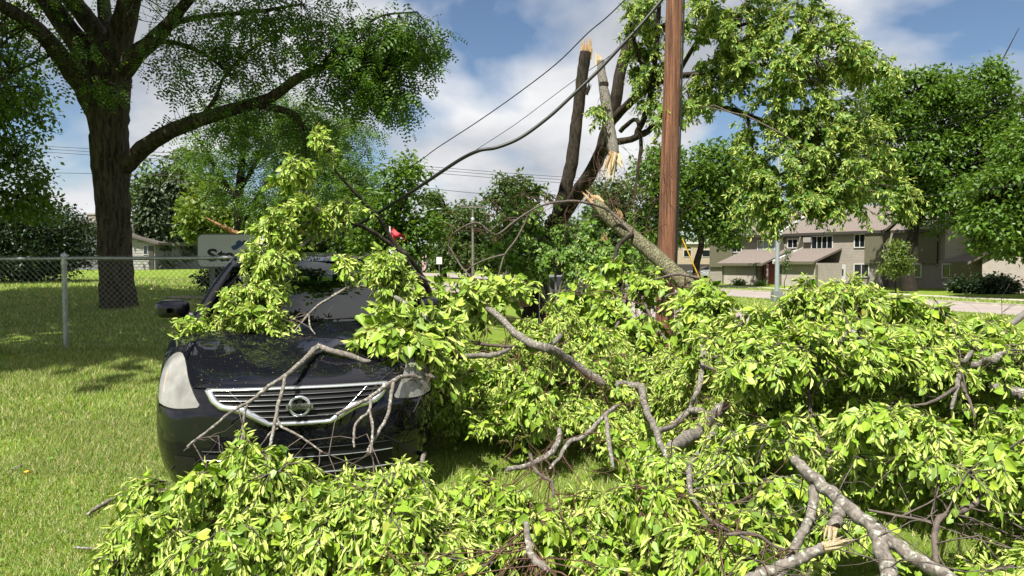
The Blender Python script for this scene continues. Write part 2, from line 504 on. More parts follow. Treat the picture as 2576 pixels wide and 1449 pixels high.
ql = np.concatenate([[-300, -150, -80, -50, -30, -20, -15], np.arange(-12, 30, .4), np.arange(30, 70, 2), [70, 80, 95, 120, 160, 220, 300, 450, 700, 1200, 2200]])
PP, QQ = np.meshgrid(pl, ql, indexing='ij')
GX, GY = PP * EP[0] + QQ * EQ[0], PP * EP[1] + QQ * EQ[1]
mb = MB(); mb.grid(np.stack([GX, GY, ground_z(GX, GY)], -1))
tag(mb.build('ground', M['lawn'], smooth=True), kind='structure')

M['asphalt'] = plain('worn_concrete_road', (.30, .255, .235), .9, noise=1, nscale=.6, col2=(.37, .32, .295), bump=.3, bscale=90)
M['kerb'] = plain('kerb_concrete', (.46, .42, .36), .9, noise=.2, nscale=3)
M['walk'] = plain('pavement_concrete', (.50, .46, .40), .9, noise=.15, nscale=2)
M['paint'] = plain('road_paint', (.75, .75, .72), .7, noise=.2, nscale=6)
q0, q1 = -200.0, 900.0
for nm, a, b_ in (('road', K1 + .32, K2 - .32), ('road', K3 + .32, K4 - .32)):
    mb = MB()
    qs = np.concatenate([np.linspace(q0, 80, 60), np.linspace(100, q1, 20)])
    mb.grid(np.array([[pq(p_, q_, ZR) for q_ in qs] for p_ in (a, (a + b_) / 2, b_)]))
    tag(mb.build(nm, M['asphalt']), kind='structure')
def strip(name, p0, p1, z0, z1, mat, qa=q0, qb=q1):
    mb = MB()
    c = [pq(p0, qa), pq(p1, qa), pq(p1, qb), pq(p0, qb)]
    mb.hexa(np.array([[*v[:2], z0] for v in c] + [[*v[:2], z1] for v in c]))
    return tag(mb.build(name, mat), kind='structure')
for k_, sgn in ((K1, 1), (K2, -1), (K3, 1), (K4, -1)):
    a, b_ = (k_, k_ + .16) if sgn > 0 else (k_ - .16, k_)
    strip('kerb', a, b_, ZS - .1, ZK + .004, M['kerb'])
    a, b_ = (k_ + .163, k_ + .5) if sgn > 0 else (k_ - .5, k_ - .163)
    strip('gutter', a, b_, ZS - .1, ZR + .006, M['kerb'])
# lane dashes on both carriageways
for pm in ((K1 + K2) / 2, (K3 + K4) / 2):
    for k in range(12):
        qa = 6 + k * 12.0
        mb = MB()
        c = [pq(pm - .06, qa), pq(pm + .06, qa), pq(pm + .06, qa + 3), pq(pm - .06, qa + 3)]
        mb.ngon(np.array([[*v[:2], ZR + .005] for v in c]))
        tag(mb.build('lane_marking', M['paint']), kind='structure')
strip('pavement', 43.2, 44.8, ZK - .1, ZK + .012, M['walk'], -120, 400)
# concrete apron at the right
mb = MB(); c = [pq(K4 + .02, 16.5), pq(K4 + .02, 24.2), pq(43.15, 23), pq(43.15, 16.5)]
mb.ngon(np.array([[*v[:2], ZK + .02] for v in c]))
tag(mb.build('driveway', M['walk']), kind='structure')

# ------------------------------------------------------------------ chain link fence
M['galv'] = plain('galvanised_steel', (.36, .37, .37), .5, metal=.85, noise=.25, nscale=6)
M['galv_wire'] = plain('galvanised_wire', (.30, .31, .31), .6, metal=.7)
FY = 9.8
fence = thing('chain_link_fence', 'galvanised chain link fence standing behind the black car', 'fence', (-6, FY, gz(-6, FY)))
F0 = np.array(fence.location)
fx0, fx1 = -11.0, -2.55
ftop = lambda x: 1.60 + (x + 6) * .004
for X in (-9.15, -6.13, -3.1):
    zb = gz(X, FY)
    mb = MB(); mb.tube([[X, FY, zb - .3], [X, FY, ftop(X) + .02]], .034, n=12)
    mb.tube([[X, FY, ftop(X) + .02], [X, FY, ftop(X) + .05], [X, FY, ftop(X) + .075]], [.042, .040, .012], n=12)
    post = mb.build('post', M['galv'], fence, smooth=True, origin=F0)
    mb = MB(); mb.tube([[X, FY, ftop(X) - .10], [X, FY, ftop(X) - .055]], .042, n=12)
    c = mb.build('clamp', M['galv'], post, smooth=True, origin=F0)
mb = MB(); xs = np.linspace(fx0, fx1, 14)
mb.tube([[x, FY - .003, ftop(x) - .01 + .004 * math.sin(x * 3)] for x in xs], .024, n=8)
mb.build('top_rail', M['galv'], fence, smooth=True, origin=F0)
segs = []
pw = .078
zlo = lambda x: gz(x, FY) + .02
nW = int((fx1 - fx0 + 1.6) / pw)
for sgn in (1, -1):
    for k in range(nW):
        xs0 = fx0 - 1.6 + k * pw if sgn > 0 else fx0 + k * pw
        hgt = 1.34
        P = []
        for j in range(9):
            f = j / 8
            x = xs0 + sgn * hgt * f if sgn > 0 else xs0 + 1.34 - hgt * f - .0
            P.append([x, f])
        P = np.array(P)
        x = np.clip(P[:, 0], fx0, fx1)
        if P[:, 0].max() < fx0 or P[:, 0].min() > fx1: continue
        ok = (P[:, 0] >= fx0) & (P[:, 0] <= fx1)
        if ok.sum() < 9: continue
        zz = np.array([zlo(a) + (ftop(a) + .035 - zlo(a)) * f for a, f in zip(P[:, 0], P[:, 1])])
        yy = FY - .035 + sgn * .003 + .012 * np.sin(P[:, 0] * 2.1) * np.sin(P[:, 1] * 3.1)
        segs.append(np.stack([P[:, 0], yy, zz], -1))
segs = np.array(segs)
V, F = batch_tubes(segs, np.full(segs.shape[:2], .0019), 3)
mb = MB(); mb.add(V, F)
tag(mb.build('wire_mesh', M['galv_wire'], fence, origin=F0), kind='stuff')

# ------------------------------------------------------------------ yard sign
def text_mesh(txt, bold=0.0, extrude=0.0, shear=0.0):
    cu = bpy.data.curves.new('lettering', 'FONT')
    cu.body = txt; cu.offset = bold; cu.extrude = extrude; cu.shear = shear
    cu.align_x = 'LEFT'
    o = bpy.data.objects.new('lettering', cu); COL.objects.link(o)
    dg = bpy.context.evaluated_depsgraph_get(); dg.update()
    me = bpy.data.meshes.new_from_object(o.evaluated_get(dg))
    bpy.data.objects.remove(o)
    return me
SY = 17.0
M['sign_white'] = plain('sign_white_panel', (.80, .82, .80), .45, noise=.05, nscale=2)
M['sign_frame'] = plain('sign_frame_metal', (.20, .20, .20), .5, metal=.4)
M['sign_black'] = plain('sign_black_print', (.012, .012, .014), .5)
M['sign_blue'] = plain('sign_blue_print', (.035, .10, .25), .5)
M['sign_navy'] = plain('sign_navy_print', (.015, .03, .08), .5)
s0 = px(495, 588, SY); s1 = px(705, 673, SY)
sign = thing('yard_sign', 'white sign with rounded corners, dark lettering and blue roof mark behind the fence', 'sign', ((s0[0] + s1[0]) / 2, SY, gz((s0[0] + s1[0]) / 2, SY)))
S0 = np.array(sign.location)
def rounded(x0, x1, z0, z1, r, k=6):
    P = []
    for cx_, cz_, a0 in ((x1 - r, z1 - r, 0), (x0 + r, z1 - r, 90), (x0 + r, z0 + r, 180), (x1 - r, z0 + r, 270)):
        for i in range(k + 1):
            a = math.radians(a0 + 90 * i / k)
            P.append([cx_ + r * math.cos(a), cz_ + r * math.sin(a)])
    return np.array(P)
def flat(P2, y): return np.array([[a, y, b_] for a, b_ in P2])
R0 = rounded(s0[0], s1[0], s1[2], s0[2], .14)
mb = MB(); mb.prism(flat(R0, SY), (0, .07, 0)); mb.build('frame', M['sign_frame'], sign, origin=S0)
mb = MB(); mb.prism(flat(rounded(s0[0] + .025, s1[0] - .025, s1[2] + .025, s0[2] - .025, .12), SY - .006), (0, .005, 0)); panel = mb.build('panel', M['sign_white'], sign, origin=S0)
for x in (s0[0] + .3, s1[0] - .3):
    zb = gz(x, SY)
    mb = MB(); mb.box([x, SY + .12, (zb - .2 + s0[2] - .1) / 2], [.09, .09, s0[2] - .1 - zb + .2]); mb.build('post', M['sign_frame'], sign, origin=S0)
def c4(x, y): return ((x / 2.415) * .6708, (y / 2.415 + 740) * .6708)
def onsign(pts, y, z=0): return np.array([px(*c4(a, b_), SY) * [1, 0, 1] + [0, y, 0] for a, b_ in pts])
for pts, mt in (([(2093, 447), (2112, 478), (2142, 474), (2218, 420), (2218, 388), (2190, 402), (2170, 386), (2140, 402), (2138, 425)], 'sign_blue'),
                ([(2220, 388), (2220, 420), (2262, 446), (2262, 424), (2320, 462), (2320, 482), (2334, 482), (2334, 448)], 'sign_navy')):
    mb = MB(); mb.prism(onsign(pts, SY - .011), (0, .004, 0)); mb.build('roof_mark', M[mt], panel, origin=S0)
me = text_mesh('Stark', bold=.028)
me.materials.append(M['sign_black'])
co = np.array([v.co for v in me.vertices]); w_ = co[:, 0].max() - co[:, 0].min(); h_ = co[:, 1].max()
tx0 = px(*c4(1880, 575), SY); tx1 = px(*c4(2330, 465), SY)
for v in me.vertices:
    v.co = (tx0[0] + (v.co.x - co[:, 0].min()) / w_ * (tx1[0] - tx0[0]) - S0[0], SY - .010 - S0[1], tx0[2] + v.co.y / h_ * (tx1[2] - tx0[2]) - S0[2])
link('lettering', me, panel)

# ------------------------------------------------------------------ utility pole and wires near by
M['pole_wood'] = plain('pole_wood', (.085, .036, .020), .85, noise=1, nscale=4, col2=(.46, .20, .10), stretch=(9, 9, .22), bump=1.0, bscale=22)
M['cable'] = plain('black_cable', (.012, .012, .013), .5)
UY = 10.5
pb = px(1672, 790, UY); pt = px(1697, 0, UY)
dirp = nrm(pt - pb)
base = pb + dirp * ((gz(pb[0], UY) - .1 - pb[2]) / dirp[2]); top = base + dirp * 10.5
pole = thing('utility_pole', 'tall reddish brown wooden utility pole standing among the fallen branches', 'utility pole', base)
mb = MB(); ts = np.linspace(0, 1, 22)
mb.tube([base + (top - base) * t for t in ts], [.138 - .040 * t for t in ts], n=20, jit=.012)
mb.build('shaft', M['pole_wood'], pole, smooth=True, origin=base)
mb = MB()
mb.tube([base + (top - base) * t + np.array([.138 - .040 * t + .012, -.03, 0]) for t in np.linspace(.15, 1, 8)], .014, n=6)
mb.build('cable_riser', M['cable'], pole, smooth=True, origin=base)
mb = MB(); hw = base + dirp * 9.6
mb.box(hw, [2.4, .11, .13], 0, rz=.5); mb.build('crossarm', M['pole_wood'], pole, origin=base)

def wire(name, label, pts, r, group=None, mat='cable', cat='wire', sub=6):
    P = np.array([px(*p) for p in pts]); o0 = P[0]
    mb = MB(); mb.tube(P, r, n=6, sub=sub)
    o = mb.build(name, M[mat], None, smooth=True, origin=o0)
    return tag(o, label, cat, group)
wire('overhead_cable', 'thick black cable sagging in a kink across the sky to the left', [(1760, -120, 12), (1640, 30, 12), (1545, 135, 12), (1500, 183, 12), (1440, 240, 12), (1380, 295, 12), (1310, 346, 12), (1250, 371, 12), (1205, 379, 12), (1155, 403, 12.2), (1080, 453, 12.5), (1008, 500, 13), (900, 566, 14), (780, 625, 15)], .031, cat='cable')
wire('overhead_wire', 'upper thin black wire running down from the pole to the left', [(1700, -130, 11), (1541, 30, 12), (1480, 82, 12.4), (1400, 160, 13), (1300, 237, 14), (1200, 307, 15), (1100, 372, 16), (1040, 415, 17), (900, 500, 19)], .010, 'wires near the pole')
wire('overhead_wire', 'thinnest grey wire just above the thick black cable', [(1650, 50, 12), (1535, 140, 13), (1430, 213, 14), (1300, 310, 15), (1195, 379, 16), (1020, 494, 18), (900, 570, 20)], .006, 'wires near the pole')
for i, (lab, pts) in enumerate((
    ('highest of the distant wires crossing the sky at left', [(-60, 358, 60), (300, 378, 62), (700, 398, 66), (980, 412, 70), (1300, 437, 76), (1560, 455, 80)]),
    ('second highest of the distant wires crossing the sky at left', [(-60, 364, 60), (300, 386, 62), (700, 408, 66), (980, 419, 70), (1300, 444, 76), (1560, 462, 80)]),
    ('distant wire just under the upper pair at left', [(-60, 371, 60), (300, 394, 62), (700, 416, 66), (980, 427, 70), (1300, 452, 76), (1560, 470, 80)]),
    ('lowest distant wire crossing behind the big tree', [(-60, 432, 55), (300, 438, 58), (700, 450, 62), (1000, 466, 66), (1200, 486, 70), (1500, 505, 75)]))):
    wire('distant_wire', lab, pts, .024, 'distant power lines at left')
for lab, pts, r_ in (
    ('upper wire rising across the crown of the right hand tree', [(2180, 352, 30), (2400, 292, 27), (2640, 214, 24)], .010),
    ('lower wire rising across the crown of the right hand tree', [(2180, 372, 30), (2400, 310, 27), (2640, 240, 24)], .010),
    ('dark wire crossing low in front of the right hand tree', [(2290, 497, 30), (2450, 480, 28), (2640, 450, 26)], .015)):
    wire('service_wire', lab, pts, r_, 'wires at the right')

# ------------------------------------------------------------------ light poles, signs and posts along the street
M['lamp_metal'] = plain('painted_light_pole', (.40, .45, .48), .45, metal=.3, noise=.1, nscale=3)
M['lamp_base'] = plain('light_pole_base', (.26, .28, .29), .6, metal=.2, noise=.15, nscale=3)
M['lens'] = plain('lamp_lens', (.6, .6, .55), .3)
def light_pole(label, x, Y, pxbase, hgt, r, arm, basebox=True):
    X = (pxbase - CX) / FPX * Y
    zb = gz(X, Y)
    t = thing('street_lamp', label, 'street lamp', (X, Y, zb))
    if basebox:
        mb = MB(); mb.box([0, 0, .28], [.54, .54, .56], taper=.93); mb.box([0, 0, .58], [.44, .44, .05]); mb.build('base', M['lamp_base'], t)
    mb = MB(); mb.tube([[0, 0, 0], [0, 0, hgt]], [r, r * .62], n=12); mb.build('shaft', M['lamp_metal'], t, smooth=True)
    for s in arm:
        mb = MB(); mb.tube([[0, 0, hgt - .1], [s * .8, 0, hgt + .25], [s * 2.2, 0, hgt + .5]], [.05, .045, .04], n=6, sub=4); mb.build('arm', M['lamp_metal'], t, smooth=True)
        mb = MB(); mb.lathe([[.02, -.09], [.14, -.06], [.17, 0], [.12, .07], [.02, .09]], [0, 0, 0], n=12)
        h = mb.build('lamp_head', M['lamp_metal'], t, smooth=True); h.scale = (2.2, 1, .7); h.location = (s * 2.45, 0, hgt + .52)
        mb = MB(); mb.lathe([[.01, -.12], [.11, -.10], [.13, -.06]], [0, 0, 0], n=12)
        g = mb.build('lens', M['lens'], h, smooth=True)
    return t
light_pole('grey street lamp pole on a square base on the grass median', 0, 40.6, 1955, 9.5, .135, (1,))
light_pole('slim far street lamp beside the green street sign', 0, 72, 1042, 7.3, .13, (1, -1), False)
M['green'] = plain('street_sign_green', (.01, .20, .12), .5)
M['white_paint'] = plain('white_paint', (.72, .72, .70), .5)
M['red'] = plain('red_cloth', (.55, .02, .03), .7)
def small_sign(name, label, pxc, pyb, Y, w, h, ztop, mat, cat='sign'):
    X = (pxc - CX) / FPX * Y; zb = gz(X, Y)
    t = thing(name, label, cat, (X, Y, zb))
    mb = MB(); mb.tube([[0, .02, -.1], [0, .02, ztop]], .03, n=6); mb.build('post', M['galv'], t, smooth=True)
    mb = MB(); mb.box([0, -.02, ztop - h / 2], [w, .012, h]); mb.build('plate', M[mat], t)
    return t
small_sign('street_sign', 'small green street name sign beside the far lamp pole', 1050, 0, 70, 1.0, .22, 3.4, 'green')
small_sign('road_sign', 'small white square sign on a post by the far kerb', 1105, 0, 75, .6, .75, 3.0, 'white_paint')
# feather banner
X = (1062 - CX) / FPX * 74; t = thing('feather_banner', 'patterned white and red feather banner behind the far corner', 'banner', (X, 74, gz(X, 74)))
mb = MB(); mb.tube([[0, 0, 0], [0, 0, 3.2], [.12, 0, 3.55]], .02, n=5); mb.build('pole', M['galv'], t)
mb = MB(); G = np.zeros((9, 3, 3))
for i in range(9):
    z_ = 1.6 + i * .24; w_ = .55 * math.sin(math.pi * (i + 1.2) / 10.5)
    for j in range(3): G[i, j] = [.02 + w_ * j / 2, .04 * math.sin(i + j), z_]
mb.grid(G); M['banner'] = plain('banner_print', (.75, .72, .74), .7, noise=1, nscale=5, col2=(.45, .05, .08)); mb.build('flag', M['banner'], t, smooth=True)
# distant utility pole
def far_pole(label, pxc, Y, h):
    X = (pxc - CX) / FPX * Y; zb = gz(X, Y)
    t = thing('distant_utility_pole', label, 'utility pole', (X, Y, zb), group='distant utility poles')
    mb = MB(); mb.tube([[0, 0, -.2], [0, 0, h]], [.17, .12], n=8); mb.build('shaft', M['far_pole'], t, smooth=True)
    mb = MB(); mb.box([0, -.15, h - .45], [2.6, .1, .12]); mb.build('crossarm', M['far_pole'], t)
    mb = MB(); mb.lathe([[.01, 0], [.2, .02], [.2, .6], [.01, .62]], [.0, -.33, h - 2.2], n=10); mb.build('transformer', M['lamp_metal'], t, smooth=True)
M['far_pole'] = plain('grey_weathered_pole', (.20, .18, .16), .9, noise=.2, nscale=3)
far_pole('distant grey utility pole in front of dark trees across the street', 1190, 78, 8.6)

# ------------------------------------------------------------------ ranch house at the left
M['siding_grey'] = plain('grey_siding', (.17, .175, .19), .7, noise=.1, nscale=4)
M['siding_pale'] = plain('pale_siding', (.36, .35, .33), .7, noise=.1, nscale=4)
M['shingle'] = plain('roof_shingles', (.12, .10, .09), .9, noise=.35, nscale=12, bump=.5, bscale=30)
M['trim_white'] = plain('white_trim', (.66, .66, .64), .5)
M['trim_dark'] = plain('dark_trim', (.05, .045, .04), .6)
M['glass'] = plain('window_glass', (.012, .016, .02), .05, spec=.8)
M['curtain'] = plain('curtain', (.28, .34, .33), .8, noise=.2, nscale=6)
M['chimney'] = plain('chimney_brick', (.42, .36, .30), .9, noise=.2, nscale=9)
HY = 60.0
h0 = px(115, 640, HY); h1 = px(390, 612, HY); pk = px(189, 556, HY)
gx = (h0[0] + h1[0]) / 2; gl = gz(gx, HY)
lh = thing('ranch_house', 'low grey ranch house with gable end and chimney behind the big trunk', 'house', (pk[0], HY, gl))
L0 = np.array(lh.location)
eave = h1[2]; xl = pk[0] - (h1[0] - pk[0]); xr = h1[0]
mb = MB()
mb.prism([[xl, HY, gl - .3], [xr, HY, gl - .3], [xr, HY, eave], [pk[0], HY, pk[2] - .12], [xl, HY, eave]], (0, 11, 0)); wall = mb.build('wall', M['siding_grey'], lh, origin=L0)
nb = 13
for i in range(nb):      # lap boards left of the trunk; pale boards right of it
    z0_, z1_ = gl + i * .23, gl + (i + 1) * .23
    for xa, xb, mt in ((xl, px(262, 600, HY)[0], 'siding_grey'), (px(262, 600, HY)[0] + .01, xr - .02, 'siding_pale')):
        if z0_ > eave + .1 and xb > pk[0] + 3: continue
        zc = (z0_ + z1_) / 2
        if zc > eave:
            f = (pk[2] - .2 - zc) / (pk[2] - eave); xa2 = max(xa, pk[0] - f * (pk[0] - xl)); xb2 = min(xb, pk[0] + f * (xr - pk[0]))
        else: xa2, xb2 = xa, xb
        if xb2 - xa2 < .3: continue
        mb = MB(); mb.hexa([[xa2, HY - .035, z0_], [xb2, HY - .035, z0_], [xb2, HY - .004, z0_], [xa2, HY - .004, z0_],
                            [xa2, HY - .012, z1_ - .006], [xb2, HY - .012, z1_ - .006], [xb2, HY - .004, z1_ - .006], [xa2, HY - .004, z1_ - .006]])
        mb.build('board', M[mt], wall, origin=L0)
sl = (pk[2] - eave) / (xr - pk[0])
for s in (-1, 1):
    xo = pk[0] + s * (xr - pk[0] + .5); zo = pk[2] - sl * (xr - pk[0] + .5)
    mb = MB(); mb.hexa([[pk[0], HY - .5, pk[2]], [xo, HY - .5, zo], [xo, HY + 11.5, zo], [pk[0], HY + 11.5, pk[2]],
                        [pk[0], HY - .5, pk[2] + .2], [xo, HY - .5, zo + .2], [xo, HY + 11.5, zo + .2], [pk[0], HY + 11.5, pk[2] + .2]]); mb.build('roof', M['shingle'], lh, origin=L0)
ch = px(236, 560, HY + 3)
mb = MB(); mb.box([ch[0], HY + 3, ch[2]], [.75, .75, 1.5]); mb.box([ch[0], HY + 3, ch[2] + .72], [.9, .9, .12]); mb.build('chimney', M['chimney'], lh, origin=L0)
for xa, ya, xb, yb in ((1300, 430, 1342, 520), (1218, 440, 1232, 485)):
    a = px(*c4(xa, ya), HY); b_ = px(*c4(xb, yb), HY)
    mb = MB(); mb.box([(a[0] + b_[0]) / 2, HY - .05, (a[2] + b_[2]) / 2], [b_[0] - a[0], .06, a[2] - b_[2]]); w = mb.build('window', M['trim_white'], lh, origin=L0)
    mb = MB(); mb.box([(a[0] + b_[0]) / 2, HY - .085, (a[2] + b_[2]) / 2], [(b_[0] - a[0]) * .8, .01, (a[2] - b_[2]) * .86]); mb.build('pane', M['glass'], w, origin=L0)
a = px(*c4(1372, 440), HY)
mb = MB(); mb.box([a[0], HY - .06, (a[2] + gl) / 2], [.38, .08, a[2] - gl]); mb.build('shutter', M['trim_dark'], lh, origin=L0)
a = px(*c4(1300, 250), HY + 4)
mb = MB(); mb.tube([[a[0], HY + 4, a[2] - 1.6], [a[0], HY + 4, a[2]]], .06, n=6); mb.box([a[0], HY + 4, a[2] - .3], [.5, .06, .06]); mb.build('mast', M['galv'], lh, origin=L0)
# white garage far behind
g0 = px(452, 660, 78)
fg = thing('white_garage', 'small pale far garage behind the lawn left of the sign', 'garage', (g0[0], 78, gz(g0[0], 78)))
w_, h_ = 4.4, 1.7
mb = MB(); mb.box([0, 3, h_ / 2], [w_, 6, h_]); mb.build('wall', M['trim_white'], fg)
mb = MB(); mb.prism([[-w_ / 2 - .3, -.3, h_], [w_ / 2 + .3, -.3, h_], [0, -.3, h_ + 1.1]], (0, 6.6, 0)); mb.build('roof', M['shingle'], fg)
mb = MB(); mb.box([-.5, -.03, .8], [2.2, .05, 1.5]); mb.build('garage_door', M['siding_pale'], fg)
# ------------------------------------------------------------------ townhouse across the street
TD = np.array([.556, -.831]); TN = np.array([.831, .556]); TP = np.array([22.3, 80.0])
TZ = -.73
th = thing('townhouse', 'long two storey taupe townhouse with low garages across the street', 'house', (TP[0], TP[1], TZ), (0, 0, math.atan2(TD[1], TD[0])))
def fp(x, y, off=0.0):
    """photo pixel -> (t, z) on the facade plane moved off metres towards the camera"""
    d = ray(x, y); o = TP - TN * off
    k = np.dot(o, TN) / np.dot(d[:2], TN)
    P = d[:2] * k - TP
    return float(np.dot(P, TD)), float(CAMZ + d[2] * k - TZ)
def c6(x, y): return ((x / 2.898 + 2600) * .6708, (y / 2.898 + 760) * .6708)
def c7(x, y): return ((x / 2.898 + 3100) * .6708, (y / 2.898 + 760) * .6708)
def siding(name, col, scale):
    m, n, l, b = newmat(name)
    col = tuple(c * .82 for c in col)
    tc = n.new('ShaderNodeTexCoord'); sp = n.new('ShaderNodeSeparateXYZ'); l.new(tc.outputs['Object'], sp.inputs[0])
    mu = n.new('ShaderNodeMath'); mu.operation = 'MULTIPLY'; mu.inputs[1].default_value = 1 / scale
    fr = n.new('ShaderNodeMath'); fr.operation = 'FRACT'
    l.new(sp.outputs['Z'], mu.inputs[0]); l.new(mu.outputs[0], fr.inputs[0])
    bp = n.new('ShaderNodeBump'); bp.inputs['Strength'].default_value = 1.0; bp.inputs['Distance'].default_value = .03; bp.invert = True
    l.new(fr.outputs[0], bp.inputs['Height']); l.new(bp.outputs[0], b.inputs['Normal'])
    nz = n.new('ShaderNodeTexNoise'); nz.inputs['Scale'].default_value = 2.0; nz.inputs['Detail'].default_value = 6
    l.new(tc.outputs['Object'], nz.inputs['Vector'])
    r = n.new('ShaderNodeValToRGB')
    r.color_ramp.elements[0].position = .3; r.color_ramp.elements[0].color = (*[c * .88 for c in col], 1)
    r.color_ramp.elements[1].position = .7; r.color_ramp.elements[1].color = (*[c * 1.1 for c in col], 1)
    l.new(nz.outputs['Fac'], r.inputs[0]); l.new(r.outputs[0], b.inputs['Base Color'])
    b.inputs['Roughness'].default_value = .75
    return m
M['taupe'] = siding('taupe_lap_siding', (.25, .225, .19), .14)
M['taupe_light'] = siding('light_taupe_siding', (.36, .325, .275), .14)
M['olive'] = plain('olive_panel', (.14, .13, .085), .8, noise=.12, nscale=4)
M['shingle2'] = plain('brown_shingles', (.20, .165, .145), .92, noise=.3, nscale=9, bump=.5, bscale=25)
M['red_door'] = plain('red_door', (.30, .03, .025), .5)
M['white_door'] = plain('white_door', (.55, .57, .58), .5)
tl = fp(*c6(178, 880))[0]; tr = 40.0
t_mid = fp(*c7(600, 600))[0]
t_r0 = fp(*c7(1205, 600))[0]
eZ = fp(*c7(300, 330))[1]
def tbox(name, t0, t1, y0, y1, z0, z1, mat, parent=th):
    mb = MB(); mb.box([(t0 + t1) / 2, (y0 + y1) / 2, (z0 + z1) / 2], [abs(t1 - t0), abs(y1 - y0), abs(z1 - z0)])
    return mb.build(name, M[mat], parent)
tbox('wall', tl, t_mid, 0, 10, -.3, eZ, 'taupe')
tbox('wall', t_mid, t_r0 + .4, 1.2, 10, -.3, eZ, 'taupe')
tbox('wall', t_r0 + .4, tr, .4, 10, -.3, eZ + .2, 'taupe_light')
# roofs: front slope and back slope per block
def gable_roof(t0, t1, y0, ym, y1, z0, z1, mat='shingle2', parent=th):
    out = []
    for (ya, za, yb, zb) in ((y0, z0, ym, z1), (y1, z0, ym, z1)):
        mb = MB(); mb.hexa([[t0, ya, za], [t1, ya, za], [t1, yb, zb], [t0, yb, zb], [t0, ya, za + .22], [t1, ya, za + .22], [t1, yb, zb + .22], [t0, yb, zb + .22]])
        out.append(mb.build('roof', M[mat], parent))
    return out
t_a = fp(*c6(975, 380))[0]
for t0, t1, y0 in ((tl - .5, t_a, -.6), (t_a + .25, t_mid + .3, -.35), (t_mid + .45, tr, .5)):
    gable_roof(t0, t1, y0, 5.5, 11, eZ - .05, eZ + 2.6)
    tbox('fascia', t0, t1, y0 - .04, y0 - .003, eZ - .1, eZ + .14, 'trim_dark')
mb = MB(); mb.hexa([[t_a, -.62, eZ - .02], [t_a + .22, -.62, eZ - .02], [t_a + .22, 5.5, eZ + 2.63], [t_a, 5.5, eZ + 2.63], [t_a, -.62, eZ + .34], [t_a + .22, -.62, eZ + .34], [t_a + .22, 5.5, eZ + 3.0], [t_a, 5.5, eZ + 3.0]])
mb.build('rake_board', M['trim_white'], th)
# olive panels
def panel(a, b_, off, mat='olive', th_=.12):
    t0, z1 = fp(*a, off); t1, z0 = fp(*b_, off)
    return tbox('cladding_panel', t0, t1, -off, -off + th_, z0, z1, mat)
panel(c6(178, 432), c6(418, 700), .25)
panel(c7(415, 318), c7(603, 660), .25)
panel(c7(1000, 330), c7(1195, 660), -.95)
# windows
def window(a, b_, off=0.0, panes=2, curtain=False, trim='trim_white'):
    t0, z1 = fp(*a, off); t1, z0 = fp(*b_, off)
    t0, t1 = min(t0, t1), max(t0, t1)
    w = tbox('window', t0, t1, -off - .03, -off + .02, z0, z1, 'glass')
    f = .09
    for (ta, tb, za, zb) in ((t0 - f, t0, z0 - f, z1 + f), (t1, t1 + f, z0 - f, z1 + f), (t0, t1, z1, z1 + f), (t0, t1, z0 - f, z0)):
        tbox('frame', ta, tb, -off - .08, -off + .02, za, zb, trim, w)
    for k in range(1, panes):
        tm = t0 + (t1 - t0) * k / panes
        tbox('mullion', tm - .03, tm + .03, -off - .06, -off - .031, z0, z1, trim, w)
    if curtain:
        mb = MB(); ts = np.linspace(t0 + .05, t1 - .05, 40)
        mb.grid(np.array([[[t_, -off - .036 - .004 * math.sin(i * 1.9), z_] for z_ in (z0 + .05, z1 - .05)] for i, t_ in enumerate(ts)])); mb.build('curtain', M['curtain'], w)
    return w
window(c6(430, 432), c6(522, 533)); window(c6(708, 420), c6(884, 522), panes=3, curtain=True)
window(c6(1034, 402), c6(1133, 486)); window(c6(1293, 372), c6(1512, 496), panes=4)
window(c6(1761, 350), c6(1864, 480)); window(c6(1757, 672), c6(1905, 802)); window(c6(1484, 680), c6(1526, 798), panes=1, trim='trim_dark')
window(c7(918, 334), c7(978, 462), -1.2, trim='trim_dark'); window(c7(895, 672), c7(1024, 806), -1.2); window(c7(1270, 672), c7(1418, 810), -.4)
# air conditioner
t0, z1 = fp(*c6(1195, 378), .3); t1, z0 = fp(*c6(1278, 430), .3)
tbox('air_conditioner', t0, t1, -.35, 0.0, z0, z1, 'siding_pale')
# white storm door
t0, z1 = fp(*c6(1556, 670)); t1, z0 = fp(*c6(1655, 905))
d = tbox('door', t0, t1, -.05, .01, 0, z1, 'white_door')
for a, b_ in ((.22, .50), (.54, .86)):
    tbox('pane', t0 + .18 * (t1 - t0) / .9, t1 - .18 * (t1 - t0) / .9, -.07, -.051, z1 * (1 - a) - (b_ - a) * z1 * .55, z1 * (1 - a), 'glass', d) if a < .5 else None
tbox('pane', t0 + .2, t1 - .2, -.07, -.051, z1 * .48, z1 * .62, 'glass', d)
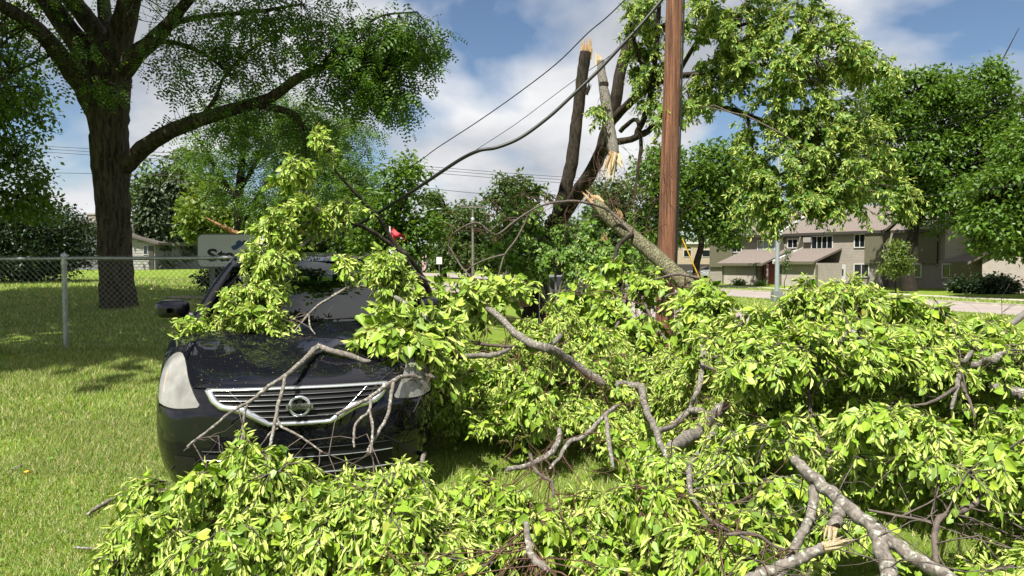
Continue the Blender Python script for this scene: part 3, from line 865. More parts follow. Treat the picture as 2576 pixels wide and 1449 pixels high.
# garages with shed roofs
def garage(a0, a1, ytop, off, roof_y, roof_to, side_mat='olive', wall='taupe_light'):
    t0 = fp(*c6(a0, 800), off)[0]; t1 = fp(*c6(a1, 800), off)[0]; zt = fp(*c6((a0 + a1) / 2, ytop), off)[1]
    tbox('garage_wall', t0, t1, -off, 0, -.3, zt, wall)
    zr = fp(*c6((a0 + a1) / 2, roof_y), 0)[1]
    t2 = fp(*c6(roof_to, 560), off * .5)[0] if roof_to else t1 + .35
    mb = MB(); mb.hexa([[t0 - .4, -off - .45, zt - .06], [t2, -off - .45, zt - .06], [t2, 0, zr], [t0 - .4, 0, zr],
                        [t0 - .4, -off - .45, zt + .14], [t2, -off - .45, zt + .14], [t2, 0, zr + .2], [t0 - .4, 0, zr + .2]]); mb.build('garage_roof', M['shingle2'], th)
    tbox('fascia', t0 - .4, t2, -off - .50, -off - .453, zt - .12, zt + .12, 'olive')
    for tc_ in (t0 + .06, t1 - .06): tbox('corner_board', tc_ - .1, tc_ + .1, -off - .03, -off + .05, -.2, zt - .13, 'olive')
    return t0, t1, zt, zr, t2
g1 = garage(318, 690, 672, 4.0, 535, 932)
g2 = garage(944, 1345, 655, 4.0, 520, 1480)
mb = MB(); mb.hexa([[g2[0] - .5, -4.5, g2[2] - .08], [g2[0] - .28, -4.5, g2[2] - .08], [g2[0] - .28, 0, g2[3] + .05], [g2[0] - .5, 0, g2[3] + .05], [g2[0] - .5, -4.5, g2[2] + .25], [g2[0] - .28, -4.5, g2[2] + .25], [g2[0] - .28, 0, g2[3] + .32], [g2[0] - .5, 0, g2[3] + .32]])
mb.build('rake_board', M['trim_white'], th)
# recess with red doors between the garages
ra, rb = g1[1], g2[0]
tbox('recess_wall', ra, rb, -1.2, -1.0, -.2, g1[2], 'taupe')
mb = MB(); mb.box([ra + .35, -2.6, 1.05], [.1, 1.6, 2.1]); dd = mb.build('door', M['red_door'], th)
tbox('door', rb - .95, rb - .1, -1.27, -1.21, 0, 2.1, 'red_door')
tbox('downspout', (ra + rb) / 2 - .06, (ra + rb) / 2 + .06, -4.2, -4.08, -.1, g1[2] + .05, 'siding_pale')
# fins between the upper windows
for xa, xb in ((935, 975), (1138, 1160)):
    t0 = fp(*c6(xa, 450), .6)[0]
    mb = MB(); mb.prism([[t0, -1.0, g2[3] - .05], [t0, .0, g2[3] - .05], [t0, 0, eZ - .1], [t0, -.3, eZ - .1]], (.14, 0, 0)); mb.build('fin_wall', M['olive'], th)
# right hand gabled garage
def lz(x, y, off): return fp(*c7(x, y), off)
ta, _ = lz(1690, 800, 4.0); tb = ta + 9.0
zt = lz(1700, 610, 4.0)[1]; zp = lz(1930, 480, 4.0)[1]; tp = lz(1930, 500, 4.0)[0]
mb = MB(); mb.prism([[ta, -4, -.3], [tb, -4, -.3], [tb, -4, zt], [tp, -4, zp], [ta, -4, zt]], (0, 4.38, 0)); mb.build('garage_wall', M['taupe_light'], th)
for (t0, z0, t1, z1) in ((ta - .9, zt - .45, tp, zp + .02), (tb + .5, zt - .25, tp, zp + .02)):
    mb = MB(); mb.hexa([[t0, -4.3, z0], [t1, -4.3, z1], [t1, .38, z1], [t0, .38, z0], [t0, -4.3, z0 + .2], [t1, -4.3, z1 + .2], [t1, .38, z1 + .2], [t0, .38, z0 + .2]]); mb.build('garage_roof', M['shingle2'], th)
tbox('garage_wall', ta - 2.6, ta - .02, -3.0, .38, -.3, zt - .25, 'olive')
mb = MB(); mb.hexa([[ta - 4.6, -.9, zt - .35], [ta - .5, -3.4, zt - .35], [ta - .3, .4, zp + .3], [ta - 4.4, .4, zt - .2], [ta - 4.6, -.9, zt - .2], [ta - .5, -3.4, zt - .2], [ta - .3, .4, zp + .5], [ta - 4.4, .4, zt - .05]]); mb.build('garage_roof', M['shingle2'], th)
# tan building far behind, left of the townhouse
g0 = px(1752, 690, 115)
tb_ = thing('tan_building', 'small tan building far behind, left of the townhouse', 'building', (g0[0], 115, gz(g0[0], 115)))
M['tan'] = plain('tan_wall', (.46, .38, .28), .8, noise=.1, nscale=2)
mb = MB(); mb.box([0, 6, 2.4], [13, 12, 5.4]); mb.build('wall', M['tan'], tb_)
mb = MB(); mb.box([0, 6, 5.25], [13.6, 12.6, .3]); mb.build('roof', M['trim_white'], tb_)
for k in range(4):
    mb = MB(); mb.box([-4.5 + k * 3, -.03, 3.6], [1.3, .06, 1.2]); w = mb.build('window', M['trim_white'], tb_)
    mb = MB(); mb.box([-4.5 + k * 3, -.07, 3.6], [1.1, .02, 1.0]); mb.build('pane', M['glass'], w)
mb = MB(); mb.box([0, -.04, .9], [12.6, .05, 1.9]); mb.build('shop_front', M['trim_dark'], tb_)
# yellow guy wire guard
P0, P1 = px(1770, 725, 42), px(1716, 600, 42)
mb = MB(); mb.tube([P0, P1], .04, n=6)
M['yellow'] = plain('yellow_plastic', (.75, .45, .02), .5)
tag(mb.build('guy_wire_guard', M['yellow'], None, smooth=True, origin=P0), 'yellow plastic guard on a slanting guy wire near the townhouse', 'guy wire')
# ------------------------------------------------------------------ black sedan
CAR_N = np.array([-1.29, 4.32, 0.0]); CAR_YAW, CAR_PIT = math.radians(15), math.radians(3.6)
car = thing('black_sedan', 'black sedan with chrome grille parked under fallen branches on the grass', 'car', (CAR_N[0], CAR_N[1], -.01))
car.rotation_euler = (Matrix.Rotation(CAR_YAW, 3, 'Z') @ Matrix.Rotation(CAR_PIT, 3, 'X')).to_euler()
CAR_M = np.array(Matrix.Translation(Vector((CAR_N[0], CAR_N[1], -.01))) @ (Matrix.Rotation(CAR_YAW, 4, 'Z') @ Matrix.Rotation(CAR_PIT, 4, 'X')))
def car_world(P):
    P = np.asarray(P, float); return P @ CAR_M[:3, :3].T + CAR_M[:3, 3]
def paint():
    m, n, l, b = newmat('black_car_paint')
    b.inputs['Base Color'].default_value = (.005, .005, .008, 1)
    b.inputs['Metallic'].default_value = 0.0
    b.inputs['Specular IOR Level'].default_value = .0
    b.inputs['Coat Weight'].default_value = 1.0; b.inputs['Coat Roughness'].default_value = .035
    tc = n.new('ShaderNodeTexCoord'); t = n.new('ShaderNodeTexNoise'); t.inputs['Scale'].default_value = 9; t.inputs['Detail'].default_value = 8; t.inputs['Roughness'].default_value = .7
    l.new(tc.outputs['Object'], t.inputs['Vector'])
    r = n.new('ShaderNodeMapRange'); r.inputs[1].default_value = .3; r.inputs[2].default_value = .8; r.inputs[3].default_value = .25; r.inputs[4].default_value = .6
    l.new(t.outputs['Fac'], r.inputs[0]); l.new(r.outputs[0], b.inputs['Roughness'])
    r2 = n.new('ShaderNodeMapRange'); r2.inputs[1].default_value = .45; r2.inputs[2].default_value = .75; r2.inputs[3].default_value = .01; r2.inputs[4].default_value = .05
    l.new(t.outputs['Fac'], r2.inputs[0]); l.new(r2.outputs[0], b.inputs['Coat Roughness'])
    return m
M['paint_black'] = paint()
M['chrome'] = plain('chrome', (.80, .81, .83), .18, metal=.9, coat=.5)
M['chrome_dark'] = plain('satin_chrome', (.30, .31, .32), .3, metal=1.0)
M['black_plastic'] = plain('black_plastic', (.012, .012, .013), .45, noise=.2, nscale=30)
M['slat_black'] = plain('grille_slat_plastic', (.006, .006, .007), .6, spec=.25)
M['gap_black'] = plain('shadow_gap_plastic', (.004, .004, .004), .8)
M['tyre'] = plain('tyre_rubber', (.018, .018, .018), .85, noise=.2, nscale=20)
M['alloy'] = plain('alloy_wheel', (.45, .46, .47), .3, metal=.9)
M['interior'] = plain('dark_interior', (.035, .034, .033), .8, noise=.2, nscale=8)
M['reflector'] = plain('lamp_reflector', (.70, .70, .70), .18, metal=1.0)
M['lamp_silver'] = plain('lamp_housing_silver', (.70, .70, .68), .34, metal=.75, bump=.5, bscale=45, stretch=(1, 1, .1))
M['amber'] = plain('amber_plastic', (.7, .25, .03), .3)
M['red_lens'] = plain('red_lens', (.45, .01, .01), .15)
def glassmat(name, tint, ior=1.5, haze=0.0, hcol=(.8, .78, .7), rough=0.0, hrough=.25):
    m, n, l, b = newmat(name)
    out = n['Material Output']
    tr = n.new('ShaderNodeBsdfTransparent'); tr.inputs[0].default_value = (*tint, 1)
    gl = n.new('ShaderNodeBsdfGlossy'); gl.inputs['Roughness'].default_value = rough
    ge = n.new('ShaderNodeNewGeometry'); dt = n.new('ShaderNodeVectorMath'); dt.operation = 'DOT_PRODUCT'
    l.new(ge.outputs['Incoming'], dt.inputs[0]); l.new(ge.outputs['Normal'], dt.inputs[1])
    ab = n.new('ShaderNodeMath'); ab.operation = 'ABSOLUTE'; l.new(dt.outputs['Value'], ab.inputs[0])
    om = n.new('ShaderNodeMath'); om.operation = 'SUBTRACT'; om.inputs[0].default_value = 1.0; l.new(ab.outputs[0], om.inputs[1])
    pw_ = n.new('ShaderNodeMath'); pw_.operation = 'POWER'; pw_.inputs[1].default_value = 5.0; l.new(om.outputs[0], pw_.inputs[0])
    f0 = ((ior - 1) / (ior + 1)) ** 2
    ma = n.new('ShaderNodeMath'); ma.operation = 'MULTIPLY_ADD'; ma.inputs[1].default_value = 1 - f0; ma.inputs[2].default_value = f0; l.new(pw_.outputs[0], ma.inputs[0])
    mx = n.new('ShaderNodeMixShader'); l.new(ma.outputs[0], mx.inputs[0])
    if haze:
        b.inputs['Base Color'].default_value = (*hcol, 1); b.inputs['Roughness'].default_value = hrough
        tc = n.new('ShaderNodeTexCoord'); t = n.new('ShaderNodeTexNoise'); t.inputs['Scale'].default_value = 7; t.inputs['Detail'].default_value = 4
        l.new(tc.outputs['Object'], t.inputs['Vector'])
        mr = n.new('ShaderNodeMapRange'); mr.inputs[1].default_value = .3; mr.inputs[2].default_value = .7; mr.inputs[3].default_value = haze * .6; mr.inputs[4].default_value = min(1, haze * 1.4)
        l.new(t.outputs['Fac'], mr.inputs[0])
        m2 = n.new('ShaderNodeMixShader'); l.new(mr.outputs[0], m2.inputs[0])
        l.new(tr.outputs[0], m2.inputs[1]); l.new(b.outputs[0], m2.inputs[2]); l.new(m2.outputs[0], mx.inputs[1])
    else:
        l.new(tr.outputs[0], mx.inputs[1])
    l.new(gl.outputs[0], mx.inputs[2]); l.new(mx.outputs[0], out.inputs['Surface'])
    return m
M['windshield'] = glassmat('windshield_glass', (.34, .42, .40), 2.0)
M['side_glass'] = glassmat('side_glass', (.22, .27, .26), 1.6)
M['headlight_lens'] = glassmat('hazed_headlight_lens', (.92, .92, .88), 1.5, haze=.22, hcol=(.92, .91, .86), hrough=.10)

TAB = [
 [(0, .06, .17), (.30, .075, .17), (.55, .13, .17), (.72, .24, .17), (.82, .42, .18), (.865, .60, .18)],
 [(0, .02, .30), (.30, .03, .30), (.55, .08, .30), (.735, .19, .30), (.845, .38, .30), (.885, .60, .30)],
 [(0, .00, .45), (.30, .01, .45), (.55, .06, .45), (.745, .17, .45), (.86, .36, .45), (.897, .60, .45)],
 [(0, .01, .57), (.30, .02, .57), (.55, .07, .57), (.745, .18, .565), (.862, .37, .56), (.90, .60, .56)],
 [(0, .035, .69), (.30, .045, .69), (.55, .09, .68), (.735, .20, .655), (.858, .39, .66), (.90, .63, .68)],
 [(0, .085, .792), (.30, .095, .792), (.55, .145, .79), (.715, .26, .785), (.845, .46, .79), (.895, .69, .80)],
 [(0, .20, .848), (.30, .21, .85), (.55, .27, .86), (.70, .39, .885), (.82, .58, .895), (.892, .77, .865)],
 [(0, .45, .912), (.30, .46, .916), (.55, .50, .93), (.69, .60, .95), (.79, .75, .95), (.892, .90, .91)],
 [(0, .80, .975), (.30, .80, .98), (.55, .82, .988), (.685, .86, .99), (.775, .95, .98), (.892, 1.05, .945)],
 [(0, 1.16, 1.02), (.30, 1.17, 1.02), (.55, 1.20, 1.018), (.68, 1.26, 1.008), (.765, 1.31, .995), (.892, 1.37, .965)],
]
TAB = np.array(TAB)
FULL = np.concatenate([TAB[:, :0:-1] * [-1, 1, 1], TAB], axis=1)      # 11 columns
_pad = np.concatenate([2 * FULL[:1] - FULL[1:2], FULL, 2 * FULL[-1:] - FULL[-2:-1]], 0)
_pad = np.concatenate([2 * _pad[:, :1] - _pad[:, 1:2], _pad, 2 * _pad[:, -1:] - _pad[:, -2:-1]], 1)
def _cr(t): return np.stack([-.5 * t ** 3 + t * t - .5 * t, 1.5 * t ** 3 - 2.5 * t * t + 1, -1.5 * t ** 3 + 2 * t * t + .5 * t, .5 * t ** 3 - .5 * t * t], -1)
def car_pt(c, r):
    c = np.asarray(c, float) + 5; r = np.asarray(r, float); c, r = np.broadcast_arrays(c, r)
    ci = np.clip(np.floor(c).astype(int), 0, 9); ri = np.clip(np.floor(r).astype(int), 0, 8)
    wc, wr = _cr(c - ci), _cr(r - ri)
    out = 0
    for a in range(4):
        for b_ in range(4):
            out = out + (wr[..., a] * wc[..., b_])[..., None] * _pad[ri + a, ci + b_]
    return out
def car_n(c, r):
    e = .02
    n_ = np.cross(car_pt(c + e, r) - car_pt(c - e, r), car_pt(c, np.asarray(r) + e) - car_pt(c, np.asarray(r) - e))
    return -nrm(n_) * np.sign(np.sum(n_ * 0 + 1, -1, keepdims=True))
def patch(r0, r1, clo, chi, nr, nc, off=0.0):
    r = np.linspace(r0, r1, nr)
    lo = np.array([clo(v) if callable(clo) else clo for v in r]); hi = np.array([chi(v) if callable(chi) else chi for v in r])
    f = np.linspace(0, 1, nc)
    C = lo[:, None] + (hi - lo)[:, None] * f[None]
    Rr = np.broadcast_to(r[:, None], C.shape)
    P = car_pt(C, Rr)
    if off:
        n_ = car_n(C, Rr)
        out_ = np.array([0, -1, .6])
        n_ = n_ * np.where((n_ @ out_)[..., None] < 0, -1, 1)
        P = P + n_ * off
    return P
# edges
hl_in = lambda r: np.interp(r, [4.0, 4.2, 5, 6, 6.35, 6.6], [2.22, 2.10, 2.42, 2.88, 3.10, 3.40])
hl_out = lambda r: np.interp(r, [4.0, 4.3, 5.2, 6.0, 6.4, 6.6], [3.75, 3.98, 4.12, 4.05, 3.85, 3.55])
g_ = .012
def P_(name, mat, parent, *patches, smooth=True):
    mb = MB()
    for G in patches: mb.grid(G)
    return mb.build(name, M[mat], parent, smooth=smooth)
# under-skin behind the panel gaps
P_('inner_structure', 'gap_black', car, patch(.05, 8.9, -4.9, 4.9, 60, 60, -.02))
# hood with two pressed creases
h_edge = lambda r: min(2.96, float(hl_in(r)) - .03) if r < 6.63 else 2.96
Gh = patch(5.03, 8.97, lambda r: -h_edge(r), h_edge, 60, 60)
xc = Gh[..., 0]; fcr = np.clip((Gh[..., 1] - .1) / .9, 0, 1)
xcr = .26 + .26 * fcr
Gh[..., 2] += .016 * np.exp(-((np.abs(xc) - xcr) / .07) ** 2) * np.sin(math.pi * np.clip((Gh[..., 1] - .08) / 1.1, 0, 1)) + .010 * np.clip((xcr - np.abs(xc)) / .2, 0, 1) * np.clip(fcr * 3, 0, 1)
P_('hood', 'paint_black', car, Gh)
HOOD = Gh.reshape(-1, 3)
bp_ = P_('bumper', 'paint_black', car, patch(0, 3.97, -5, 5, 44, 100), patch(3.97, 4.96, lambda r: -(hl_in(r) - .03), lambda r: hl_in(r) - .03, 14, 60))
for s in (1, -1):
    cl = (lambda f: (lambda r: s * f(r)))
    P_('fender', 'paint_black', car,
       patch(4.03, 6.63, lambda r: s * min(3.02, hl_in(r) - .021), lambda r: s * (hl_in(r) - .02), 40, 6),
       patch(4.03, 6.63, lambda r: s * (hl_out(r) + .02), 5 * s, 40, 12),
       patch(6.63, 9, 3.02 * s, 5 * s, 24, 20))
    hl = P_('headlight', 'headlight_lens', car, patch(4.08, 6.57, lambda r: s * hl_in(r), lambda r: s * hl_out(r), 36, 20, .004))
    P_('housing', 'lamp_silver', hl, patch(4.05, 6.6, lambda r: s * hl_in(r), lambda r: s * hl_out(r), 24, 14, -.075))
    P_('bezel', 'black_plastic', hl, patch(5.2, 5.45, lambda r: s * (hl_in(r) + .12), lambda r: s * (hl_out(r) - .12), 16, 10, -.045))
    for (c_, r_, rad) in ((3.45, 4.8, .070), (2.75, 4.62, .058)):
        p_ = car_pt(s * c_, r_) + [-s * .065, .05, .005]
        mb = MB(); mb.lathe([[.004, .045], [rad * .45, .035], [rad * .8, .012], [rad, -.018], [rad * 1.06, -.018]], p_ + [0, .05, 0.0], axis='y', n=20)
        mb.build('reflector', M['reflector'], hl, smooth=True)
        mb = MB(); a = np.linspace(0, math.pi / 2, 6); mb.lathe([[rad * .42 * math.cos(v) + 1e-4, -rad * .42 * math.sin(v)] for v in a], p_ + [0, .07, 0], axis='y', n=16)
        mb.build('bulb_lens', M['lens'], hl, smooth=True)
    P_('side_marker', 'amber', hl, patch(4.5, 5.4, lambda r: s * (hl_out(r) - .16), lambda r: s * (hl_out(r) - .03), 8, 4, -.02))

# front depth lookup for grille pieces
_rr, _cc = np.meshgrid(np.linspace(.2, 5.2, 120), np.linspace(-3, 3, 160), indexing='ij')
_fp = car_pt(_cc, _rr).reshape(-1, 3)
def fdepth(x, z):
    d2 = (_fp[:, 0] - x) ** 2 + (_fp[:, 2] - z) ** 2
    i = np.argpartition(d2, 6)[:6]; w_ = 1 / (d2[i] + 1e-7)
    return float((w_ * _fp[i, 1]).sum() / w_.sum())
def on_front(P2, off): return np.array([[x, fdepth(x, z) - off, z] for x, z in P2])
outer = [(-.535, .793), (-.545, .782), (-.505, .715), (-.46, .680), (-.335, .652), (-.215, .588), (-.185, .576), (0, .572)]
inner = [(-.500, .778), (-.497, .768), (-.468, .728), (-.43, .706), (-.315, .693), (-.195, .618), (-.172, .600), (0, .598)]
def mirror(p): return p + [(-x, z) for x, z in p[-2::-1]]
def dens(p, k=5):
    p = np.array(p); o = []
    for i in range(len(p) - 1):
        for t in range(k): o.append(p[i] + (p[i + 1] - p[i]) * t / k)
    o.append(p[-1]); return np.array(o)
O_, I_ = dens(mirror(outer)), dens(mirror(inner))
topo = dens([(-.535, .793), (-.3, .796), (0, .797), (.3, .796), (.535, .793)], 8); topi = dens([(-.500, .778), (-.3, .781), (0, .782), (.3, .781), (.500, .778)], 8)
# dark backing of the opening
mb = MB()
bk = np.vstack([I_, topi[::-1]])
xs_ = np.linspace(-.52, .52, 60)
def lower_edge(x): 
    return float(np.interp(abs(x), [0, .178, .205, .325, .445, .487, .52], [.585, .588, .603, .672, .693, .722, .785]))
G = np.array([[[x, fdepth(x, z) - .004, z] for z in np.linspace(lower_edge(x), .789, 10)] for x in xs_])
mb.grid(G); grille = mb.build('grille', M['gap_black'], car)
def band(A, B, off, name, depth=.02):
    a1, b1 = on_front(A, off), on_front(B, off)
    mid = (a1 + b1) / 2 - [0, .008, 0]
    a0, b0 = a1 + [0, depth, 0], b1 + [0, depth, 0]
    G = np.stack([a0, a1, mid, b1, b0], 1)
    mb = MB(); mb.grid(G); return mb.build(name, M['chrome'], grille, smooth=True)
band(O_, I_, .016, 'chrome_surround'); band(topo, topi, .016, 'chrome_trim')
for k, z in enumerate((.757, .727, .697, .665, .630)):
    half = [.485, .462, .43, .325, .25][k]
    P2 = [(x, z - .004 * (1 - (x / half) ** 2)) for x in np.linspace(-half, half, 30)]
    mb = MB(); A = on_front(P2, .010)
    G = np.stack([A + [0, .02, -.008], A + [0, 0, -.0065], A + [0, -.004, .001], A + [0, .02, .009]], 1); mb.grid(G)
    mb.build('slat', M['slat_black'], grille, smooth=True)
    mb = MB(); A = on_front([(x, z_ + .002) for x, z_ in P2], .0155); mb.tube(A, .0022, n=5); mb.build('slat_trim', M['chrome_dark'], grille, smooth=True)
for s in (-1, 1):
    A = on_front([(s * .40, .775), (s * .27, .655)], .016); mb = MB(); mb.tube(A, .004, n=6); mb.build('brace', M['chrome_dark'], grille, smooth=True)
# vertical ribs behind the slats
for x in np.linspace(-.38, .38, 9):
    A = on_front([(x, .78), (x, lower_edge(x) + .02)], .006); mb = MB(); mb.tube(A, .004, n=4); mb.build('rib', M['black_plastic'], grille)
# emblem
ez = .690; ey = fdepth(0, ez) - .030
em = None
mb = MB(); a = np.linspace(0, 2 * math.pi, 41); 
ring = np.array([[.058 * math.cos(v), ey, ez + .056 * math.sin(v)] for v in a[:-1]])
T_ = []
for v in a[:-1]:
    cdir = np.array([math.cos(v), 0, math.sin(v)])
    T_.append([np.array([.058 * math.cos(v), ey, ez + .056 * math.sin(v)]) + cdir * .0085 * math.cos(w_) + np.array([0, -1, 0]) * .007 * math.sin(w_) for w_ in np.linspace(0, 2 * math.pi, 10)])
mb.grid(np.array(T_), close_u=True); em = mb.build('emblem', M['chrome'], car, smooth=True)
mb = MB(); mb.box([0, ey - .006, ez], [.156, .014, .031]); mb.build('bar', M['chrome'], em)
mb = MB(); mb.box([0, ey + .012, ez], [.03, .02, .09]); mb.build('mount', M['black_plastic'], em)
me = text_mesh('NISSAN', bold=.02, extrude=.02)
M['emblem_dark'] = plain('emblem_lettering', (.06, .065, .075), .3, metal=.6)
me.materials.append(M['emblem_dark'])
co = np.array([v.co for v in me.vertices]); w_ = co[:, 0].max() - co[:, 0].min(); h_ = co[:, 1].max()
for v in me.vertices:
    v.co = (-.066 + (v.co.x - co[:, 0].min()) / w_ * .132, ey - .0145 - v.co.z * .08, ez - .0095 + v.co.y / h_ * .019)
link('lettering', me, em)
# lower opening with thin bright bars
mb = MB(); G = np.array([[[x, fdepth(x, z) - .004, z] for z in np.linspace(.255, .43, 6)] for x in np.linspace(-.56, .56, 40)]); mb.grid(G); lg = mb.build('lower_grille', M['gap_black'], car)
for z in (.43, .375, .265):
    A = on_front([(x, z) for x in np.linspace(-.56, .56, 30)], .008); mb = MB(); mb.tube(A, .0035 if z > .3 else .006, n=5); mb.build('slat', M['chrome'] if z < .4 else M['black_plastic'], lg, smooth=True)
for s in (-1, 1):
    mb = MB(); G = np.array([[[s * x, fdepth(s * x, z) - .004, z] for z in np.linspace(.27, .39, 5)] for x in np.linspace(.60, .73, 8)]); mb.grid(G); mb.build('fog_lamp_recess', M['black_plastic'], lg)
# cowl, windshield, roof
cowl_s = lambda x: 1.16 + .22 * (abs(x) / .76) ** 2
mb = MB(); xs_ = np.linspace(-.76, .76, 30)
mb.grid(np.array([[[x, cowl_s(x) - .005, 1.008 - .02 * (abs(x) / .76) ** 2], [x, cowl_s(x) + .13, .995], [x, cowl_s(x) + .2, .985]] for x in xs_])); mb.build('cowl', M['black_plastic'], car, smooth=True)
def ws(u, v):
    """u -1..1 across, v 0..1 up the windshield"""
    x = u * (.755 - .175 * v)
    s = (1.25 + .22 * u * u) + v * (.98 - .06 * u * u)
    z = 1.0 + .425 * v + .05 * math.sin(math.pi * v) - .03 * u * u * v - .012 * u * u
    return [x, s, z]
mb = MB(); mb.grid(np.array([[ws(u, v) for u in np.linspace(-.96, .96, 40)] for v in np.linspace(0, 1, 24)])); wsh = mb.build('windshield', M['windshield'], car, smooth=True)
M['frit'] = plain('windshield_frit', (.006, .006, .006), .3)
for (u0, u1, v0, v1) in ((-.96, .96, .0, .06), (-.96, .96, .95, 1.0), (-.12, .12, .84, .97)):
    mb = MB(); mb.grid(np.array([[np.array(ws(u, v)) + [0, .006, -.006] for u in np.linspace(u0, u1, 24)] for v in np.linspace(v0, v1, 3)])); mb.build('frit_band', M['frit'], wsh, smooth=True)
def roof_z(x, s):
    f = np.interp(s, [2.2, 2.5, 2.8, 3.3, 3.75], [1.425, 1.462, 1.474, 1.455, 1.395])
    return f - .045 * (abs(x) / .58) ** 2.4
mb = MB(); ss = np.linspace(2.24, 3.75, 24)
mb.grid(np.array([[[u * .585, s - .06 * u * u * (1 if s < 2.5 else 0), roof_z(u * .585, s)] for u in np.linspace(-1, 1, 30)] for s in ss])); mb.build('roof', M['paint_black'], car, smooth=True)
mb = MB(); mb.grid(np.array([[[u * (.56 + .06 * v), 3.75 + .62 * v, 1.395 - .36 * v - .04 * u * u * (1 - v)] for u in np.linspace(-1, 1, 16)] for v in np.linspace(0, 1, 8)])); mb.build('rear_window', M['side_glass'], car, smooth=True)
mb = MB(); mb.grid(np.array([[[u * (.80 - .05 * max(0, s - 4.6)), s, np.interp(s, [4.2, 4.37, 4.7, 4.78, 4.83, 4.83], [1.05, 1.035, 1.03, 1.0, .8, .5]) - .03 * u * u] for u in np.linspace(-1, 1, 16)] for s in (4.3, 4.37, 4.5, 4.6, 4.7, 4.78, 4.81, 4.83)])); mb.build('boot_lid', M['paint_black'], car, smooth=True)
mb = MB(); mb.grid(np.array([[[u * .86, 4.83 - .1 * u * u, z] for u in np.linspace(-1, 1, 16)] for z in (.2, .35, .55, .7, .86)])); mb.build('rear_bumper', M['paint_black'], car, smooth=True)
# sides
def xprof(z, s):
    b_ = np.interp(z, [.18, .35, .55, .75, .9, 1.0], [.84, .885, .90, .898, .885, .862])
    return b_ - np.interp(s, [.6, 4.0, 4.8], [0, 0, .07])
belt = lambda s: np.interp(s, [.61, .63, .69, .77, .9, 1.05, 1.37, 2.5, 3.6, 4.3, 4.8], [.56, .68, .80, .865, .91, .945, .965, .985, 1.01, 1.03, .98])
def zb(s):
    z = .19
    for c_ in (.975, 3.75):
        d = abs(s - c_)
        if d < .365: z = max(z, .30 + math.sqrt(max(0, .365 ** 2 - d * d)))
    return z
def side_panel(name, s0, s1, sg, n):
    mb = MB(); S_ = np.linspace(s0, s1, n)
    G = []
    for s in S_:
        z0, z1 = zb(s), belt(s)
        if z0 > z1 - .02: z0 = z1 - .02
        G.append([[sg * xprof(z, s), s, z] for z in np.linspace(z0, z1, 12)])
    mb.grid(np.array(G)); return mb.build(name, M['paint_black'], car, smooth=True)
